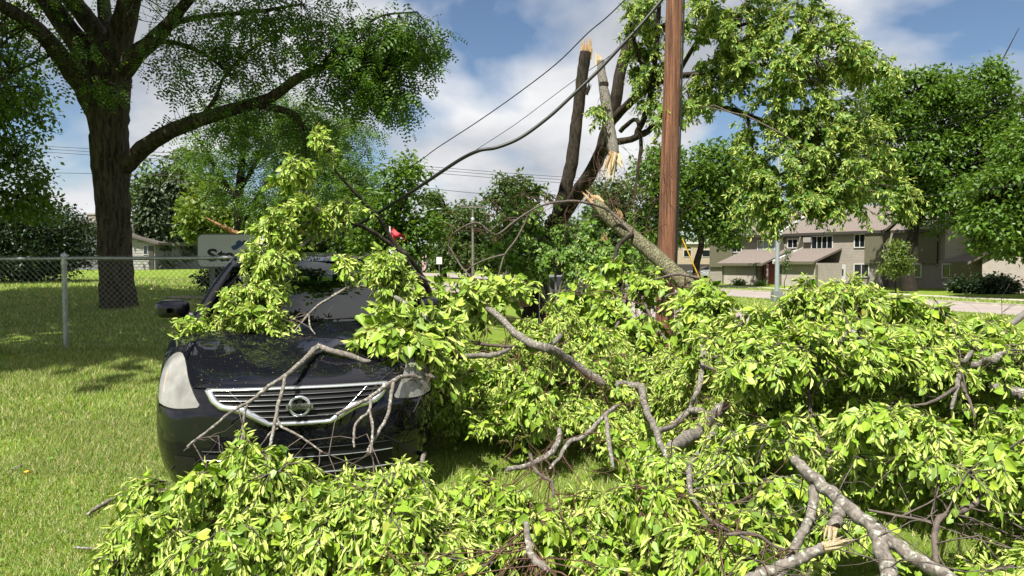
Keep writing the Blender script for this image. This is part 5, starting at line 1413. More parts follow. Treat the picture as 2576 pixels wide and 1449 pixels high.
# ------------------------------------------------------------------ linden foliage: heart leaves, pale bracts, shoots
def heart(fold, curl, tw=0.0, w=1.0):
    def z(x, y): return fold * abs(x) - curl * y * y + tw * x * y
    L = [(-.27 * w, -.07), (-.46 * w, .26), (-.24 * w, .74)]
    V = [(0, .04, 0)] + [(x, y, z(x, y)) for x, y in L] + [(0, 1.0, z(0, 1.0))] + [(-x, y, z(-x, y)) for x, y in L[::-1]]
    return np.array(V), np.array([[0, 1, 2, 3, 4], [0, 4, 5, 6, 7]])
HEARTS = [heart(.18, .22), heart(.40, .15, .1, .92), heart(-.12, .40, -.15), heart(.05, .10, .30, 1.05), heart(.62, .05, -.2, .8), heart(.10, .75, .1, .9), heart(-.35, -.25, .2, .9)]
def bract(curl, tw):
    V = [(0, 0, 0), (-.10, .30, .03 - tw * .05), (-.115, .68, -curl * .45 - tw * .09), (.01, 1.0, -curl), (.115, .70, -curl * .45 + tw * .09), (.10, .32, .03 + tw * .05)]
    return np.array(V), np.array([[0, 1, 2, 3], [0, 3, 4, 5]])
BRACTS = [bract(.25, .3), bract(-.12, -.5), bract(.45, .7), bract(.1, 0)]

class Spray:
    """all shoots of one thing"""
    def __init__(s): s.lp, s.ld, s.ln, s.ls, s.bp, s.bd, s.bn, s.bs, s.tw, s.tr = ([] for _ in range(10))
    def shoots(s, p, d, n_out, L, nodes=7, lsize=.075, bsize=.08, nb=1.6, droop=.5, rad=.0028, flop=.5):
        n = len(p); d = nrm(d)
        t = np.linspace(.12, 1, nodes)
        L = np.broadcast_to(np.asarray(L, float), (n,))
        g = np.array([0, 0, -1.0])
        pos = p[:, None] + d[:, None] * (t[None, :, None] * L[:, None, None]) + g * (droop * (t ** 2)[None, :, None] * L[:, None, None] * .6)
        tan = nrm(d[:, None] + g * (1.2 * droop * t[None, :, None]))
        path = np.concatenate([p[:, None], pos[:, [nodes // 2, nodes - 1]]], 1)
        s.tw.append(path); s.tr.append(np.tile(np.array([1.3, .9, .4]) * rad, (n, 1)))
        up = nrm(n_out + np.array([0, 0, .7]))
        side = nrm(np.cross(d, up))
        sg = np.where(np.arange(nodes) % 2 == 0, 1, -1)
        m = n * nodes
        sd = (side[:, None] * sg[None, :, None])
        ldir = .55 * tan + .75 * sd + rng.normal(size=(n, nodes, 3)) * .30 + g * flop * rng.uniform(.3, 1.2, (n, nodes, 1))
        lnor = np.repeat(up[:, None], nodes, 1) + rng.normal(size=(n, nodes, 3)) * .34
        ptl = nrm(ldir) * .02
        s.lp.append((pos + ptl).reshape(m, 3)); s.ld.append(ldir.reshape(m, 3)); s.ln.append(lnor.reshape(m, 3))
        s.ls.append(lsize * rng.uniform(.45, 1.45, m) * np.tile(1.08 - .35 * t, n))
        k = int(m * nb); idx = rng.integers(0, m, k)
        bp = pos.reshape(m, 3)[idx]; tb = tan.reshape(m, 3)[idx]
        bd = .7 * tb + rng.normal(size=(k, 3)) * .50 + g * flop * rng.uniform(.2, 1.3, (k, 1)) + .25 * np.repeat(n_out[:, None], nodes, 1).reshape(m, 3)[idx]
        bn = np.repeat(up[:, None], nodes, 1).reshape(m, 3)[idx] + rng.normal(size=(k, 3)) * .6
        s.bp.append(bp + nrm(bd) * .015); s.bd.append(bd); s.bn.append(bn); s.bs.append(bsize * rng.uniform(.65, 1.25, k))
    def twig(s, P, r0, r1):
        P = np.asarray(P, float); s.tw.append(P[None]); s.tr.append(np.linspace(r0, r1, len(P))[None])
    def done(s): 
        for a in ('lp', 'ld', 'ln', 'ls', 'bp', 'bd', 'bn', 'bs'): setattr(s, a, np.concatenate(getattr(s, a)))
        return s

def body_top(sv): return np.interp(sv, [-.05, .0, .1, .5, 1.2, 2.2, 2.7, 3.5, 4.3, 4.83], [.0, .62, .80, .93, 1.03, 1.44, 1.48, 1.45, 1.05, .95])
CAR_I = np.linalg.inv(CAR_M)
def in_car(P, pad=.0):
    q = P @ CAR_I[:3, :3].T + CAR_I[:3, 3]
    top = body_top(q[:, 1]) * np.where(np.abs(q[:, 0]) > .62, np.where(q[:, 1] > 1.3, .80, .96), 1.0)
    return (np.abs(q[:, 0]) < .90 + pad) & (q[:, 1] > -.02 - pad) & (q[:, 1] < 4.85) & (q[:, 2] < top + pad) & (q[:, 2] > -.2)
def project(P):
    v = P - np.array([0, 0, CAMZ]); cp, sp = math.cos(PITCH), math.sin(PITCH)
    dep = v[:, 1] * cp - v[:, 2] * sp; up = v[:, 1] * sp + v[:, 2] * cp
    return CX + FPX * v[:, 0] / dep, CY - FPX * up / dep, dep

ALL = []
def finish_foliage(items, per=300):
    """items: list of (thing, Spray, leafmat, bractmat, barkmat, pick); the leaves nearest to the lens become parts of their own"""
    for it in items: it[1].done()
    # leaves in front of every other in their screen bucket
    lp = np.vstack([i[1].lp for i in items]); who = np.concatenate([np.full(len(i[1].lp), k) for k, i in enumerate(items)])
    loc = np.concatenate([np.arange(len(i[1].lp)) for i in items]); sz = np.concatenate([i[1].ls for i in items])
    cen = lp + nrm(np.vstack([i[1].ld for i in items])) * (sz * .5)[:, None]
    u, v, dep = project(cen)
    bad = in_car(cen, -.02)
    ok = (u > 0) & (u < 2576) & (v > 0) & (v < 1449) & (dep > .3) & ~bad
    key = (np.floor(u / 12).astype(int) * 1000 + np.floor(v / 12).astype(int))
    order = np.lexsort((dep, key)); order = order[ok[order]]
    first = np.concatenate([[True], key[order][1:] != key[order][:-1]])
    vis = order[first]
    for k, (t, S, lm, bm, tm, pick) in enumerate(items):
        o0 = np.array(t.location)
        mine = vis[who[vis] == k]
        sc_ = sz[mine] / dep[mine]
        take = loc[mine[np.argsort(-sc_)[:per]]] if pick else np.zeros(0, int)
        keep = np.ones(len(S.lp), bool); keep[take] = False
        keep &= ~bad[who == k]
        X, Y, Z = frames(S.ld, S.ln)
        kind = rng.integers(0, len(HEARTS), len(S.lp))
        mb = MB()
        for h, (hv, hf) in enumerate(HEARTS):
            sel = keep & (kind == h)
            if not sel.any(): continue
            V, F = inst(hv, hf, S.lp[sel], X[sel], Y[sel], Z[sel], S.ls[sel]); mb.add(V, F, 0)
        tag(mb.build('foliage', M[lm], t, origin=o0), kind='stuff')
        if len(S.bp):
            bk = ~in_car(S.bp, -.02)
            X2, Y2, Z2 = frames(S.bd, S.bn); kb = rng.integers(0, len(BRACTS), len(S.bp)); mb = MB()
            for h, (bv, bf) in enumerate(BRACTS):
                sel = bk & (kb == h)
                if not sel.any(): continue
                V, F = inst(bv, bf, S.bp[sel], X2[sel], Y2[sel], Z2[sel], S.bs[sel]); mb.add(V, F, 0)
            tag(mb.build('bracts', M[bm], t, origin=o0), kind='stuff')
        mb = MB()
        for P, R in zip(S.tw, S.tr):
            V, F = batch_tubes(P, R, 3); mb.add(V, F)
        tag(mb.build('twigs', M[tm], t, origin=o0, smooth=True), kind='stuff')
        for i in take:
            m4 = Matrix(((X[i, 0] * S.ls[i], Y[i, 0] * S.ls[i], Z[i, 0] * S.ls[i], S.lp[i, 0] - o0[0]),
                         (X[i, 1] * S.ls[i], Y[i, 1] * S.ls[i], Z[i, 1] * S.ls[i], S.lp[i, 1] - o0[1]),
                         (X[i, 2] * S.ls[i], Y[i, 2] * S.ls[i], Z[i, 2] * S.ls[i], S.lp[i, 2] - o0[2]), (0, 0, 0, 1)))
            o = bpy.data.objects.new('leaf', leaf_mesh(kind[i], lm)); COL.objects.link(o); o.parent = t; o.matrix_basis = m4
_lm = {}
def leaf_mesh(k, lm):
    if (k, lm) not in _lm:
        hv, hf = HEARTS[k]; _lm[(k, lm)] = make_mesh('leaf', hv, [hf], M[lm], smooth=False)
    return _lm[(k, lm)]

def spray_at(S, c, d, n_out, nsh=8, L=.32, spread=.55, **kw):
    c = np.asarray(c, float); d = nrm(d)
    dirs = nrm(d[None] + rng.normal(size=(nsh, 3)) * spread)
    st = c[None] + d[None] * rng.uniform(-.10, .06, (nsh, 1)) * (L / .3)
    S.shoots(st, dirs, np.tile(n_out, (nsh, 1)), L * rng.uniform(.65, 1.25, nsh), **kw)

def wood(t, pts, mat, name='limb', sub=5, n=10, jit=.05, surf=False):
    P, R = pl_(pts)
    P, R = smooth_path(np.array(P), np.array(R), sub)
    P = P + rng.normal(size=P.shape) * (R[:, None] * np.where(R[:, None] > .08, .03, .12))
    mb = MB(); mb.tube(P, R, n=n, jit=jit); mb.build(name, M[mat], t, smooth=True, origin=np.array(t.location))
    return P, R

def splinters(t, c, axis, r, n, l0, l1, mat, name='torn_wood', flat=.35, spread=.25):
    axis = nrm(axis); a = nrm(np.cross(axis, [0, .9, .43])); b_ = np.cross(axis, a)
    mb = MB(); n = int(n * 1.7)
    for k in range(n):
        an = rng.random() * 6.283; rr = r * rng.uniform(.1, .95)
        p = c + a * rr * math.cos(an) + b_ * rr * math.sin(an)
        L = l0 + (l1 - l0) * rng.random() ** 1.6; w = r * rng.uniform(.12, .42)
        d = nrm(axis + (a * math.cos(an) + b_ * math.sin(an)) * spread * rng.uniform(-.3, 1)); s1 = nrm(np.cross(d, [0, 1, .2])); s2 = np.cross(d, s1)
        q = p - d * r * .6; m_ = p + d * L * .55
        ring = lambda o, f: [o + s1 * w * f, o + s2 * w * f * flat, o - s1 * w * f, o - s2 * w * f * flat]
        mb.add(ring(q, 1) + ring(m_, .8) + [p + d * L + s1 * w * rng.uniform(-.6, .6)], [[0, 1, 5, 4], [1, 2, 6, 5], [2, 3, 7, 6], [3, 0, 4, 7]])
        mb.add(ring(m_, .8) + [p + d * L + s1 * w * .4], [[0, 1, 4], [1, 2, 4], [2, 3, 4], [3, 0, 4]])
    return mb.build(name, M[mat], t, origin=np.array(t.location))

def tangle(S, p, d, L, depth, r, bend=.35, k=6, sub=3, grav=0.0):
    """bare forking twig"""
    P = [np.asarray(p, float)]; d = nrm(d); D = []
    for i in range(k - 1):
        d = nrm(d + rng.normal(size=3) * bend + np.array([0, 0, -grav])); D.append(d); P.append(P[-1] + d * L / (k - 1))
    P = np.array(P)
    S.tw.append(P[None]); S.tr.append(np.linspace(r, r * .45, k)[None])
    if depth > 0:
        for _ in range(sub):
            i = rng.integers(1, k - 1)
            tangle(S, P[i], D[min(i, k - 2)] + rng.normal(size=3) * .75, L * rng.uniform(.35, .65), depth - 1, r * .55, bend, k, sub, grav)

# ------------------------------------------------------------------ the broken linden that still stands
LY = 18.0
lb0 = px(1345, 812, LY); lb0[2] = gz(lb0[0], LY)
lin = thing('broken_linden_tree', 'standing linden with snapped dark trunks, leafy limbs reaching right past the utility pole', 'tree', lb0)
def wl(pts, mat='bark_linden', name='limb', **k): return wood(lin, pts, mat, name, **k)
LS = [wl([(1343, 850, LY, 36), (1345, 800, LY, 32), (1348, 750, LY, 29), (1355, 690, LY, 27), (1370, 635, LY, 26), (1392, 575, LY, 25), (1405, 545, LY, 24)], name='trunk', n=18)[0]]
for pts in ([(1400, 560, LY, 19), (1424, 470, LY, 17), (1440, 395, LY, 16), (1452, 300, LY, 15), (1463, 205, LY, 14.5), (1473, 132, LY, 14.5)],
            [(1398, 562, LY - .2, 22), (1450, 490, LY - 1, 18), (1500, 410, LY - 1.5, 17), (1525, 340, LY - 1.8, 16), (1546, 265, LY - 2, 15), (1562, 175, LY - 2, 14), (1592, 75, LY - 2, 14), (1622, -25, LY - 2, 12), (1650, -140, LY - 2, 9)],
            [(1540, 305, 16, 12), (1580, 262, 15.6, 11), (1640, 216, 15, 9), (1700, 195, 14.4, 8), (1770, 182, 13.6, 7), (1840, 170, 13, 6), (1950, 162, 12.5, 4), (2080, 182, 12, 2)],
            [(1535, 360, 16, 9), (1600, 345, 15.6, 8), (1650, 318, 15.2, 8), (1720, 286, 14.4, 8), (1800, 268, 13.6, 7), (1880, 288, 13, 6), (1960, 332, 12.5, 5), (2060, 402, 12.1, 4), (2150, 470, 11.9, 2)],
            [(1600, 345, 15.6, 7), (1630, 270, 15.3, 8), (1645, 180, 15, 7), (1655, 80, 15, 6), (1660, -20, 15, 5)],
            [(1640, 216, 15, 6), (1610, 150, 15, 5), (1590, 80, 15, 4), (1580, 20, 15, 3)],
            [(1700, 195, 14.4, 5), (1760, 100, 13.6, 6), (1840, 70, 13, 5), (1930, 50, 12.6, 3), (2020, 40, 12.4, 2)],
            [(1640, 70, 15, 6), (1720, 60, 14.2, 6), (1790, 88, 13.6, 5), (1850, 120, 13.2, 3)],
            [(1880, 288, 13, 4), (1890, 350, 12.8, 4), (1900, 420, 12.6, 3), (1910, 500, 12.4, 2)],
            [(1560, 330, 15.8, 6), (1600, 300, 15.5, 5), (1612, 360, 15.3, 5), (1606, 420, 15.2, 4), (1596, 500, 15.1, 3)]):
    LS.append(wl(pts)[0])
# torn stem with pale wood hanging beside the right trunk
stem = [(1510, 155, 15.4, 9), (1516, 200, 15.3, 11.5), (1525, 262, 15.2, 13), (1534, 325, 15.1, 14), (1543, 380, 15, 15), (1547, 402, 15, 14)]
sp_ = wl(stem, 'bark_grey', name='broken_stem', n=14)
LS.append(sp_[0])
for y_, r_ in ((212, 12.4), (300, 14.2)):
    c = px(1519 if y_ < 250 else 1531, y_, 15.25); mb = MB(); mb.tube([c - [0, 0, .035], c + [0, 0, .035]], r_ * 15.2 / FPX, n=14, jit=.06); mb.build('dark_scar', M['bark_dark'], lin, smooth=True, origin=lb0)
splinters(lin, px(1508, 158, 15.4), np.array([-.12, 0, 1]), .075, 8, .12, .26, 'wood_white', spread=.1)
splinters(lin, px(1474, 140, LY), np.array([.05, 0, 1]), .135, 22, .12, .52, 'wood', spread=.12)
splinters(lin, px(1478, 235, LY - .1), np.array([.35, 0, 1]), .06, 4, .2, .4, 'bark_linden', spread=.15)
# bottom of the stem: long pale slab
splinters(lin, px(1543, 392, 14.93), px(1527, 450, 14.9) - px(1543, 390, 14.95), .10, 16, .25, .62, 'wood_white', spread=.16, flat=.22)
splinters(lin, px(1556, 392, 14.93), px(1560, 430, 14.9) - px(1553, 390, 14.95), .06, 8, .15, .40, 'wood_white', spread=.2, flat=.22)
splinters(lin, px(1538, 385, 14.90), px(1520, 450, 14.9) - px(1540, 380, 14.95), .07, 5, .3, .55, 'wood', spread=.15, flat=.2)
splinters(lin, px(1325, 760, LY - .35), np.array([-.15, -.1, 1]), .16, 9, .3, .75, 'wood', spread=.12)
SL = Spray(); LW = np.vstack(LS)
def near_wood(c, W_):
    d = np.sqrt(((W_ - c) ** 2).sum(1)); k = np.where(d < d.min() * 1.3 + .12)[0]; return W_[rng.choice(k)]
def cluster(S, x, y, Y, rx, ry, rd, n, W_=None, ls=.082, bs=.085, nb=1.3, L=.36, nsh=8, down=.35, tw=.006, nodes=7):
    c0 = px(x, y, Y); R_ = np.array([rx * Y / FPX, rd, ry * Y / FPX])
    for _ in range(n):
        d = rand_dirs(1)[0]; f = rng.random() ** .5 if rng.random() < .2 else rng.uniform(.72, 1.0)
        c = c0 + d * R_ * f * .85
        out = nrm(d * np.array([1, 1, 1]) + np.array([0, -.35, .35]))
        sd = nrm(d * [1, .8, .4] + np.array([0, -.15, -down]) + rng.normal(size=3) * .25)
        if W_ is not None:
            w = near_wood(c, W_); m = (w + c) / 2 + np.array([0, 0, .08]) * np.linalg.norm(w - c) + rng.normal(size=3) * .04
            S.twig([w, (w + m) / 2 + rng.normal(size=3) * .02, m, (m + c) / 2 + rng.normal(size=3) * .02, c], tw * (1 + np.linalg.norm(w - c)), tw * .5)
        spray_at(S, c, sd, out, nsh=nsh, L=L, lsize=ls, bsize=bs, nb=nb, nodes=nodes)
for a in ((1628, 40, 15, 58, 60, .9, 14), (1620, 150, 15, 26, 70, .6, 9), (1632, 245, 15, 16, 40, .4, 4), (1655, 140, 15, 28, 60, .5, 5), (1740, 250, 13.6, 55, 45, .5, 6),
          (1870, 60, 12.6, 95, 65, .6, 12), (2005, 55, 12.3, 110, 70, .6, 14), (2085, 120, 12, 90, 65, .6, 12), (1950, 160, 12.3, 130, 75, .7, 17), (2160, 140, 12, 48, 45, .4, 6), (2205, 170, 12, 36, 36, .3, 4), (1785, 140, 13, 55, 90, .6, 9), (1810, 235, 13, 60, 45, .5, 7), (1990, 255, 12.3, 110, 45, .5, 11), (1850, 5, 12.8, 110, 40, .6, 9), (1740, 20, 13.6, 55, 45, .5, 4),
          (2050, 360, 12, 100, 55, .5, 12), (1960, 415, 12, 85, 60, .5, 11), (2120, 425, 12, 90, 75, .6, 14), (2020, 482, 12, 105, 48, .5, 12), (2125, 503, 11.9, 65, 36, .4, 7), (1895, 485, 12.2, 45, 55, .4, 7), (2232, 480, 12, 55, 65, .4, 7), (1925, 535, 12.1, 40, 25, .3, 4), (2050, 440, 12.3, 100, 70, .5, 10),
          (2000, 305, 12.2, 95, 36, .45, 7), (2100, 285, 12.1, 80, 45, .45, 7), (1905, 335, 12.4, 50, 36, .35, 4), (2170, 330, 12, 60, 50, .4, 5), (1790, 60, 13.2, 60, 50, .5, 5), (1870, 120, 12.7, 80, 50, .5, 6), (1690, 265, 10.9, 32, 30, .2, 3), (1496, 275, 15, 18, 26, .25, 2)):
    cluster(SL, *a[:6], int(a[6] * 1.55), W_=LW, nb=2.0, ls=.080, bs=.086, L=.30, nsh=7)
ALL.append((lin, SL, 'leaf_tree', 'bract_tree', 'twig', True))
# green shoots low on the broken trunk
lsp = thing('trunk_sprouts', 'fresh green leafy sprouts around the foot of the snapped trunk', 'shoots', px(1400, 800, 16.5) * [1, 1, 0] + [0, 0, gz(px(1400, 800, 16.5)[0], 16.5)])
SP = Spray(); base_ = np.array(lsp.location)
SW = []
for x, y in ((1300, 540), (1260, 590), (1400, 620), (1460, 580), (1330, 500), (1500, 640), (1560, 640), (1420, 680)):
    P, R = wood(lsp, [(1395 + rng.normal() * 12, 800, 16.6, 4), ((1395 + x) / 2, (800 + y) / 2 - 10, 16.6, 3.4), (x, y, 16.4 + rng.normal() * .3, 1.5)], 'bark_grey', 'stem', n=6); SW.append(P)
SW = np.vstack(SW)
for a in ((1300, 555, 16.4, 62, 45, .7, 12), (1400, 640, 16.4, 95, 50, .9, 22), (1262, 605, 16.4, 38, 40, .6, 8), (1455, 575, 16.8, 60, 55, .7, 10), (1335, 505, 16.8, 60, 36, .6, 10), (1495, 645, 16, 62, 50, .7, 13), (1565, 645, 15.6, 55, 60, .6, 9), (1330, 640, 17, 60, 45, .6, 10)):
    cluster(SP, *a, W_=SW, ls=.11, bs=.085, nb=.45, L=.42, nodes=7)
ALL.append((lsp, SP, 'leaf_tree', 'bract', 'twig', False))
# ------------------------------------------------------------------ the heap of fallen branches
def ft(name, label, x, y): 
    return thing('fallen_branch', label, 'branch', (x, y, gz(x, y)), group='fallen linden branches')
TA = ft('', 'fallen branch draped over the grille and bumper of the black car, leaves massed below', -1.1, 3.6)
TB = ft('', 'leafy fallen branch lying over the windshield and left side of the hood', -.6, 6.2)
TC = ft('', 'thick mossy snapped limb leaning down in front of the utility pole', 1.6, 8.4)
TD_ = ft('', 'fallen leafy branches heaped between the black car and the snapped trunk', .1, 5.9)
TE = ft('', 'highest leafy mound of fallen branches at the right, in front of the townhouse', 2.3, 4.8)
TF = ft('', 'fallen branch with thick lichened grey limb and split end at the lower right', 1.9, 2.9)
TG = ft('', 'fallen leafy branches along the lower middle edge, nearest to the camera', .3, 2.9)
THINGS = dict(A=TA, B=TB, C=TC, D=TD_, E=TE, F=TF, G=TG)
SPR = {k: Spray() for k in THINGS}
BUMPS = [  # X, Y, height, rx, ry, owner
 (-1.50, 3.66, .58, .46, .40, 'A'), (-1.05, 3.58, .48, .52, .42, 'A'), (-.50, 3.60, .48, .50, .42, 'A'), (-1.02, 3.22, .44, .42, .38, 'A'), (-.60, 3.2, .45, .5, .4, 'A'),
 (-.25, 3.0, .46, .6, .5, 'G'), (.35, 3.05, .50, .6, .5, 'G'), (.85, 2.75, .48, .55, .5, 'G'), (-.42, 2.6, .36, .5, .42, 'G'), (.2, 2.45, .36, .7, .4, 'G'), (.05, 3.7, .44, .45, .4, 'G'),
 (-.22, 4.75, .82, .36, .45, 'D'), (.02, 5.45, .95, .55, .6, 'D'), (.1, 6.5, .92, .9, .8, 'D'), (-.42, 6.5, .92, .45, .8, 'D'), (.85, 6.6, .84, .8, .8, 'D'), (.55, 5.75, .80, .6, .5, 'D'), (.05, 4.3, .60, .4, .4, 'D'), (.55, 4.35, .55, .35, .35, 'D'),
 (1.6, 7.1, .84, .9, .8, 'C'), (2.3, 6.7, .92, .8, .7, 'C'), (1.2, 5.9, .80, .6, .5, 'C'), (.9, 8.6, .75, .7, .6, 'C'), (1.0, 5.0, .62, .45, .45, 'C'),
 (2.2, 4.75, 1.50, .65, .62, 'E'), (1.72, 4.9, 1.34, .55, .55, 'E'), (2.9, 4.55, 1.44, .8, .65, 'E'), (3.6, 4.3, 1.34, .8, .75, 'E'), (1.32, 5.2, 1.0, .45, .45, 'E'), (2.7, 5.5, 1.30, .9, .7, 'E'), (3.6, 5.2, 1.25, .9, .7, 'E'),
 (1.18, 3.5, .84, .40, .38, 'F'), (1.85, 3.25, .88, .50, .42, 'F'), (2.5, 3.15, .98, .60, .50, 'F'), (1.45, 2.75, .52, .55, .45, 'F'), (2.2, 2.55, .62, .5, .4, 'F'), (3.1, 3.4, 1.0, .6, .6, 'F'), (.75, 3.75, .66, .38, .36, 'F'),
]
def mound(x, y):
    x = np.asarray(x, float); y = np.asarray(y, float); h = np.zeros(np.broadcast(x, y).shape)
    for X, Y, H, rx, ry, _ in BUMPS:
        q = 1 - ((x - X) / rx) ** 2 - ((y - Y) / ry) ** 2
        h = np.maximum(h, H * np.sqrt(np.clip(q, 0, 1)) ** .8)
    return h * (.95 + .45 * (vnoise(x + 7, y, .45) - .5)) + ground_z(x, y)
def hit(x, y, lift=.0, Y0=1.6, Y1=12):
    """depth at which the view ray through a pixel meets the heap (or the lawn)"""
    d = ray(x, y); d = d / d[1]
    for Y in np.arange(Y0, Y1, .03):
        P = np.array([0, 0, CAMZ]) + d * Y
        if P[2] < float(mound(P[0], P[1])) + lift: return Y
    return Y1
def surf(pts, lift=.03, clamp=None):
    """(x, y, radius px) -> (x, y, Y, r): lies on the heap"""
    out = []
    for x, y, r in pts:
        Y = hit(x, y, lift)
        if clamp: Y = min(max(Y, clamp[0]), clamp[1])
        out.append((x, y, Y, r))
    Ys = np.array([o[2] for o in out])
    if len(Ys) > 2:  # even out the depth along the limb
        Ys = np.convolve(np.concatenate([[Ys[0]], Ys, [Ys[-1]]]), [.25, .5, .25], 'valid')
    return [(o[0], o[1], float(v), o[3]) for o, v in zip(out, Ys)]
def k1(x, y): return ((x / 3.019 + 1000) * .6708, (y / 3.019 + 780) * .6708)
def k7(x, y): return ((x / 1.249 + 1500) * .6708, (y / 1.249 + 1000) * .6708)
def k8(x, y): return ((x / 1.249 + 2600) * .6708, (y / 1.249 + 1000) * .6708)
def k2(x, y): return ((x / 2.337 + 700) * .6708, (y / 2.337 + 1080) * .6708)
WD = {k: [] for k in THINGS}
def limb(key, pts, mat='bark_grey', n=9, **kw):
    P, R = wood(THINGS[key], pts, mat, n=n, **kw); WD[key].append(P); return P
# A: over the grille
limb('A', [(1100, 950, 4.85, 5), (1050, 940, 4.80, 6), (*k2(1700, 690), 4.72, 6.6), (*k2(1450, 600), 4.68, 7.3), (*k2(1250, 545), 4.70, 7.3), (*k2(1155, 520), 4.72, 7.9), (*k2(1050, 610), 4.55, 6.6), (*k2(950, 700), 4.36, 5.9), (*k2(850, 780), 4.20, 5.6), (*k2(720, 860), 4.06, 5.3), (*k2(580, 980), 3.98, 4.6), (*k2(420, 1070), 3.94, 4.0), (*k2(200, 1240), 3.88, 3.6), (*k2(30, 1370), 3.80, 3.3), (640 * .74, 1125, 3.7, 3)])
limb('A', [(*k2(865, 760), 4.18, 4.6), (*k2(850, 850), 4.10, 4.6), (*k2(800, 1030), 4.02, 4.6), (*k2(785, 1120), 3.98, 4.6), (*k2(745, 1320), 3.9, 4.3), (*k2(730, 1449), 3.82, 3.3), (678, 1200, 3.75, 4)])
limb('A', [(*k2(790, 1130), 3.98, 3.3), (*k2(830, 1215), 3.95, 3.3), (*k2(960, 1280), 3.9, 3.0), (*k2(1080, 1360), 3.85, 2.6), (*k2(1190, 1440), 3.8, 2.0)])
limb('A', [(*k2(540, 1000), 3.97, 3.3), (*k2(510, 1090), 3.95, 3.6), (*k2(490, 1250), 3.92, 3.3), (*k2(480, 1380), 3.86, 2.6)])
limb('A', [(*k2(490, 1230), 3.92, 2.0), (*k2(400, 1360), 3.85, 1.3)]); limb('A', [(*k2(800, 1230), 3.95, 2.3), (*k2(730, 1270), 3.92, 2.0), (*k2(660, 1370), 3.86, 1.7), (*k2(540, 1445), 3.8, 1.3)])
limb('A', [(*k2(750, 1410), 3.84, 2.6), (*k2(790, 1449), 3.8, 2.3), (705, 1180, 3.76, 3)])
# second fork right of the emblem
limb('A', [(*k2(2050, 790), 4.72, 5.9), (*k2(1920, 770), 4.60, 5.9), (*k2(1800, 820), 4.46, 5.9), (*k2(1640, 940), 4.32, 5.3), (*k2(1480, 1030), 4.22, 4.6), (*k2(1310, 1110), 4.12, 4.0)])
limb('A', [(*k2(1810, 830), 4.45, 5.3), (*k2(1790, 960), 4.36, 4.6), (*k2(1770, 1090), 4.26, 4.6), (*k2(1690, 1250), 4.14, 4.3), (*k2(1600, 1400), 4.0, 4.0), (*k2(1590, 1449), 3.95, 3.3)])
limb('A', [(*k2(1610, 980), 4.28, 3.6), (*k2(1600, 1080), 4.18, 4.0), (*k2(1490, 1180), 4.08, 3.6), (*k2(1465, 1300), 4.0, 3.3), (*k2(1470, 1400), 3.95, 2.6)])
limb('A', [(*k2(1605, 1080), 4.16, 3.0), (*k2(1630, 1200), 4.08, 3.3), (*k2(1625, 1340), 4.0, 3.3), (*k2(1610, 1449), 3.9, 2.6)])
splinters(TA, px(*k2(1148, 510), 4.72), np.array([-.2, 0, 1]), .012, 4, .01, .025, 'wood_white')
for _ in range(6):   # red twigs near the headlamp
    q = px(*k2(rng.uniform(1700, 1900), rng.uniform(680, 860)), 4.5); tangle(SPR['A'], q, [rng.normal(), -.3, rng.normal() - .2], .22, 1, .0022, sub=2)
# B: on the windshield
limb('B', [(1080, 735, 6.3, 8), (1062, 700, 6.25, 8), (1040, 665, 6.15, 8), (1012, 632, 6.05, 7), (985, 615, 6.0, 6), (930, 578, 5.9, 5), (880, 562, 5.8, 4), (820, 566, 5.7, 3)], 'bark_dark')
limb('B', [(1000, 625, 6.0, 5), (978, 590, 5.98, 5), (953, 550, 5.92, 4.5), (889, 480, 5.8, 4), (845, 430, 5.72, 3), (820, 362, 5.7, 2)], 'bark_dark')
limb('B', [(1075, 720, 6.25, 7), (1040, 700, 6.05, 7), (985, 695, 5.85, 7), (930, 675, 5.7, 6), (890, 655, 5.62, 4), (840, 640, 5.55, 3)], 'bark_dark')
limb('B', [(*k1(1200, 690), 5.75, 5), (*k1(1130, 610), 5.75, 5), (*k1(1000, 570), 5.7, 5), (*k1(850, 540), 5.65, 4), (*k1(700, 530), 5.6, 3)], 'bark_dark')
limb('B', [(*k1(1900, 1340), 5.1, 5.5), (*k1(1800, 1240), 5.15, 5.5), (*k1(1560, 1080), 5.3, 5.5), (*k1(1380, 960), 5.42, 5), (*k1(1250, 905), 5.48, 4.5), (*k1(1100, 890), 5.5, 4), (*k1(920, 905), 5.5, 4), (*k1(800, 970), 5.46, 3.5), (*k1(600, 1090), 5.36, 3), (*k1(480, 1200), 5.25, 3), (*k1(420, 1270), 5.18, 2.5), (*k1(310, 1400), 5.08, 1.8)])
limb('B', [(*k1(480, 1200), 5.25, 2.2), (*k1(490, 1340), 5.15, 2), (*k1(550, 1430), 5.05, 1.4)])
limb('B', [(*k1(1340, 330), 6.0, 4), (*k1(1480, 460), 6.0, 5), (*k1(1580, 520), 6.0, 5), (*k1(1590, 600), 6.0, 5), (*k1(1480, 650), 5.95, 3.5)], 'bark_dark')
limb('B', [(*k1(1580, 580), 6.0, 4), (*k1(1700, 740), 6.1, 3.5), (*k1(1850, 840), 6.2, 3)])
limb('B', [(880, 562, 5.8, 4), (800, 588, 5.65, 4), (725, 650, 5.48, 4), (668, 740, 5.3, 3.5), (630, 815, 5.18, 2.5)])
limb('B', [(668, 740, 5.3, 3), (610, 790, 5.22, 2.5), (540, 810, 5.2, 1.6)]); limb('B', [(830, 570, 5.7, 3), (765, 480, 5.68, 2.5), (730, 430, 5.66, 1.6)])
Wb = np.vstack(WD['B'])
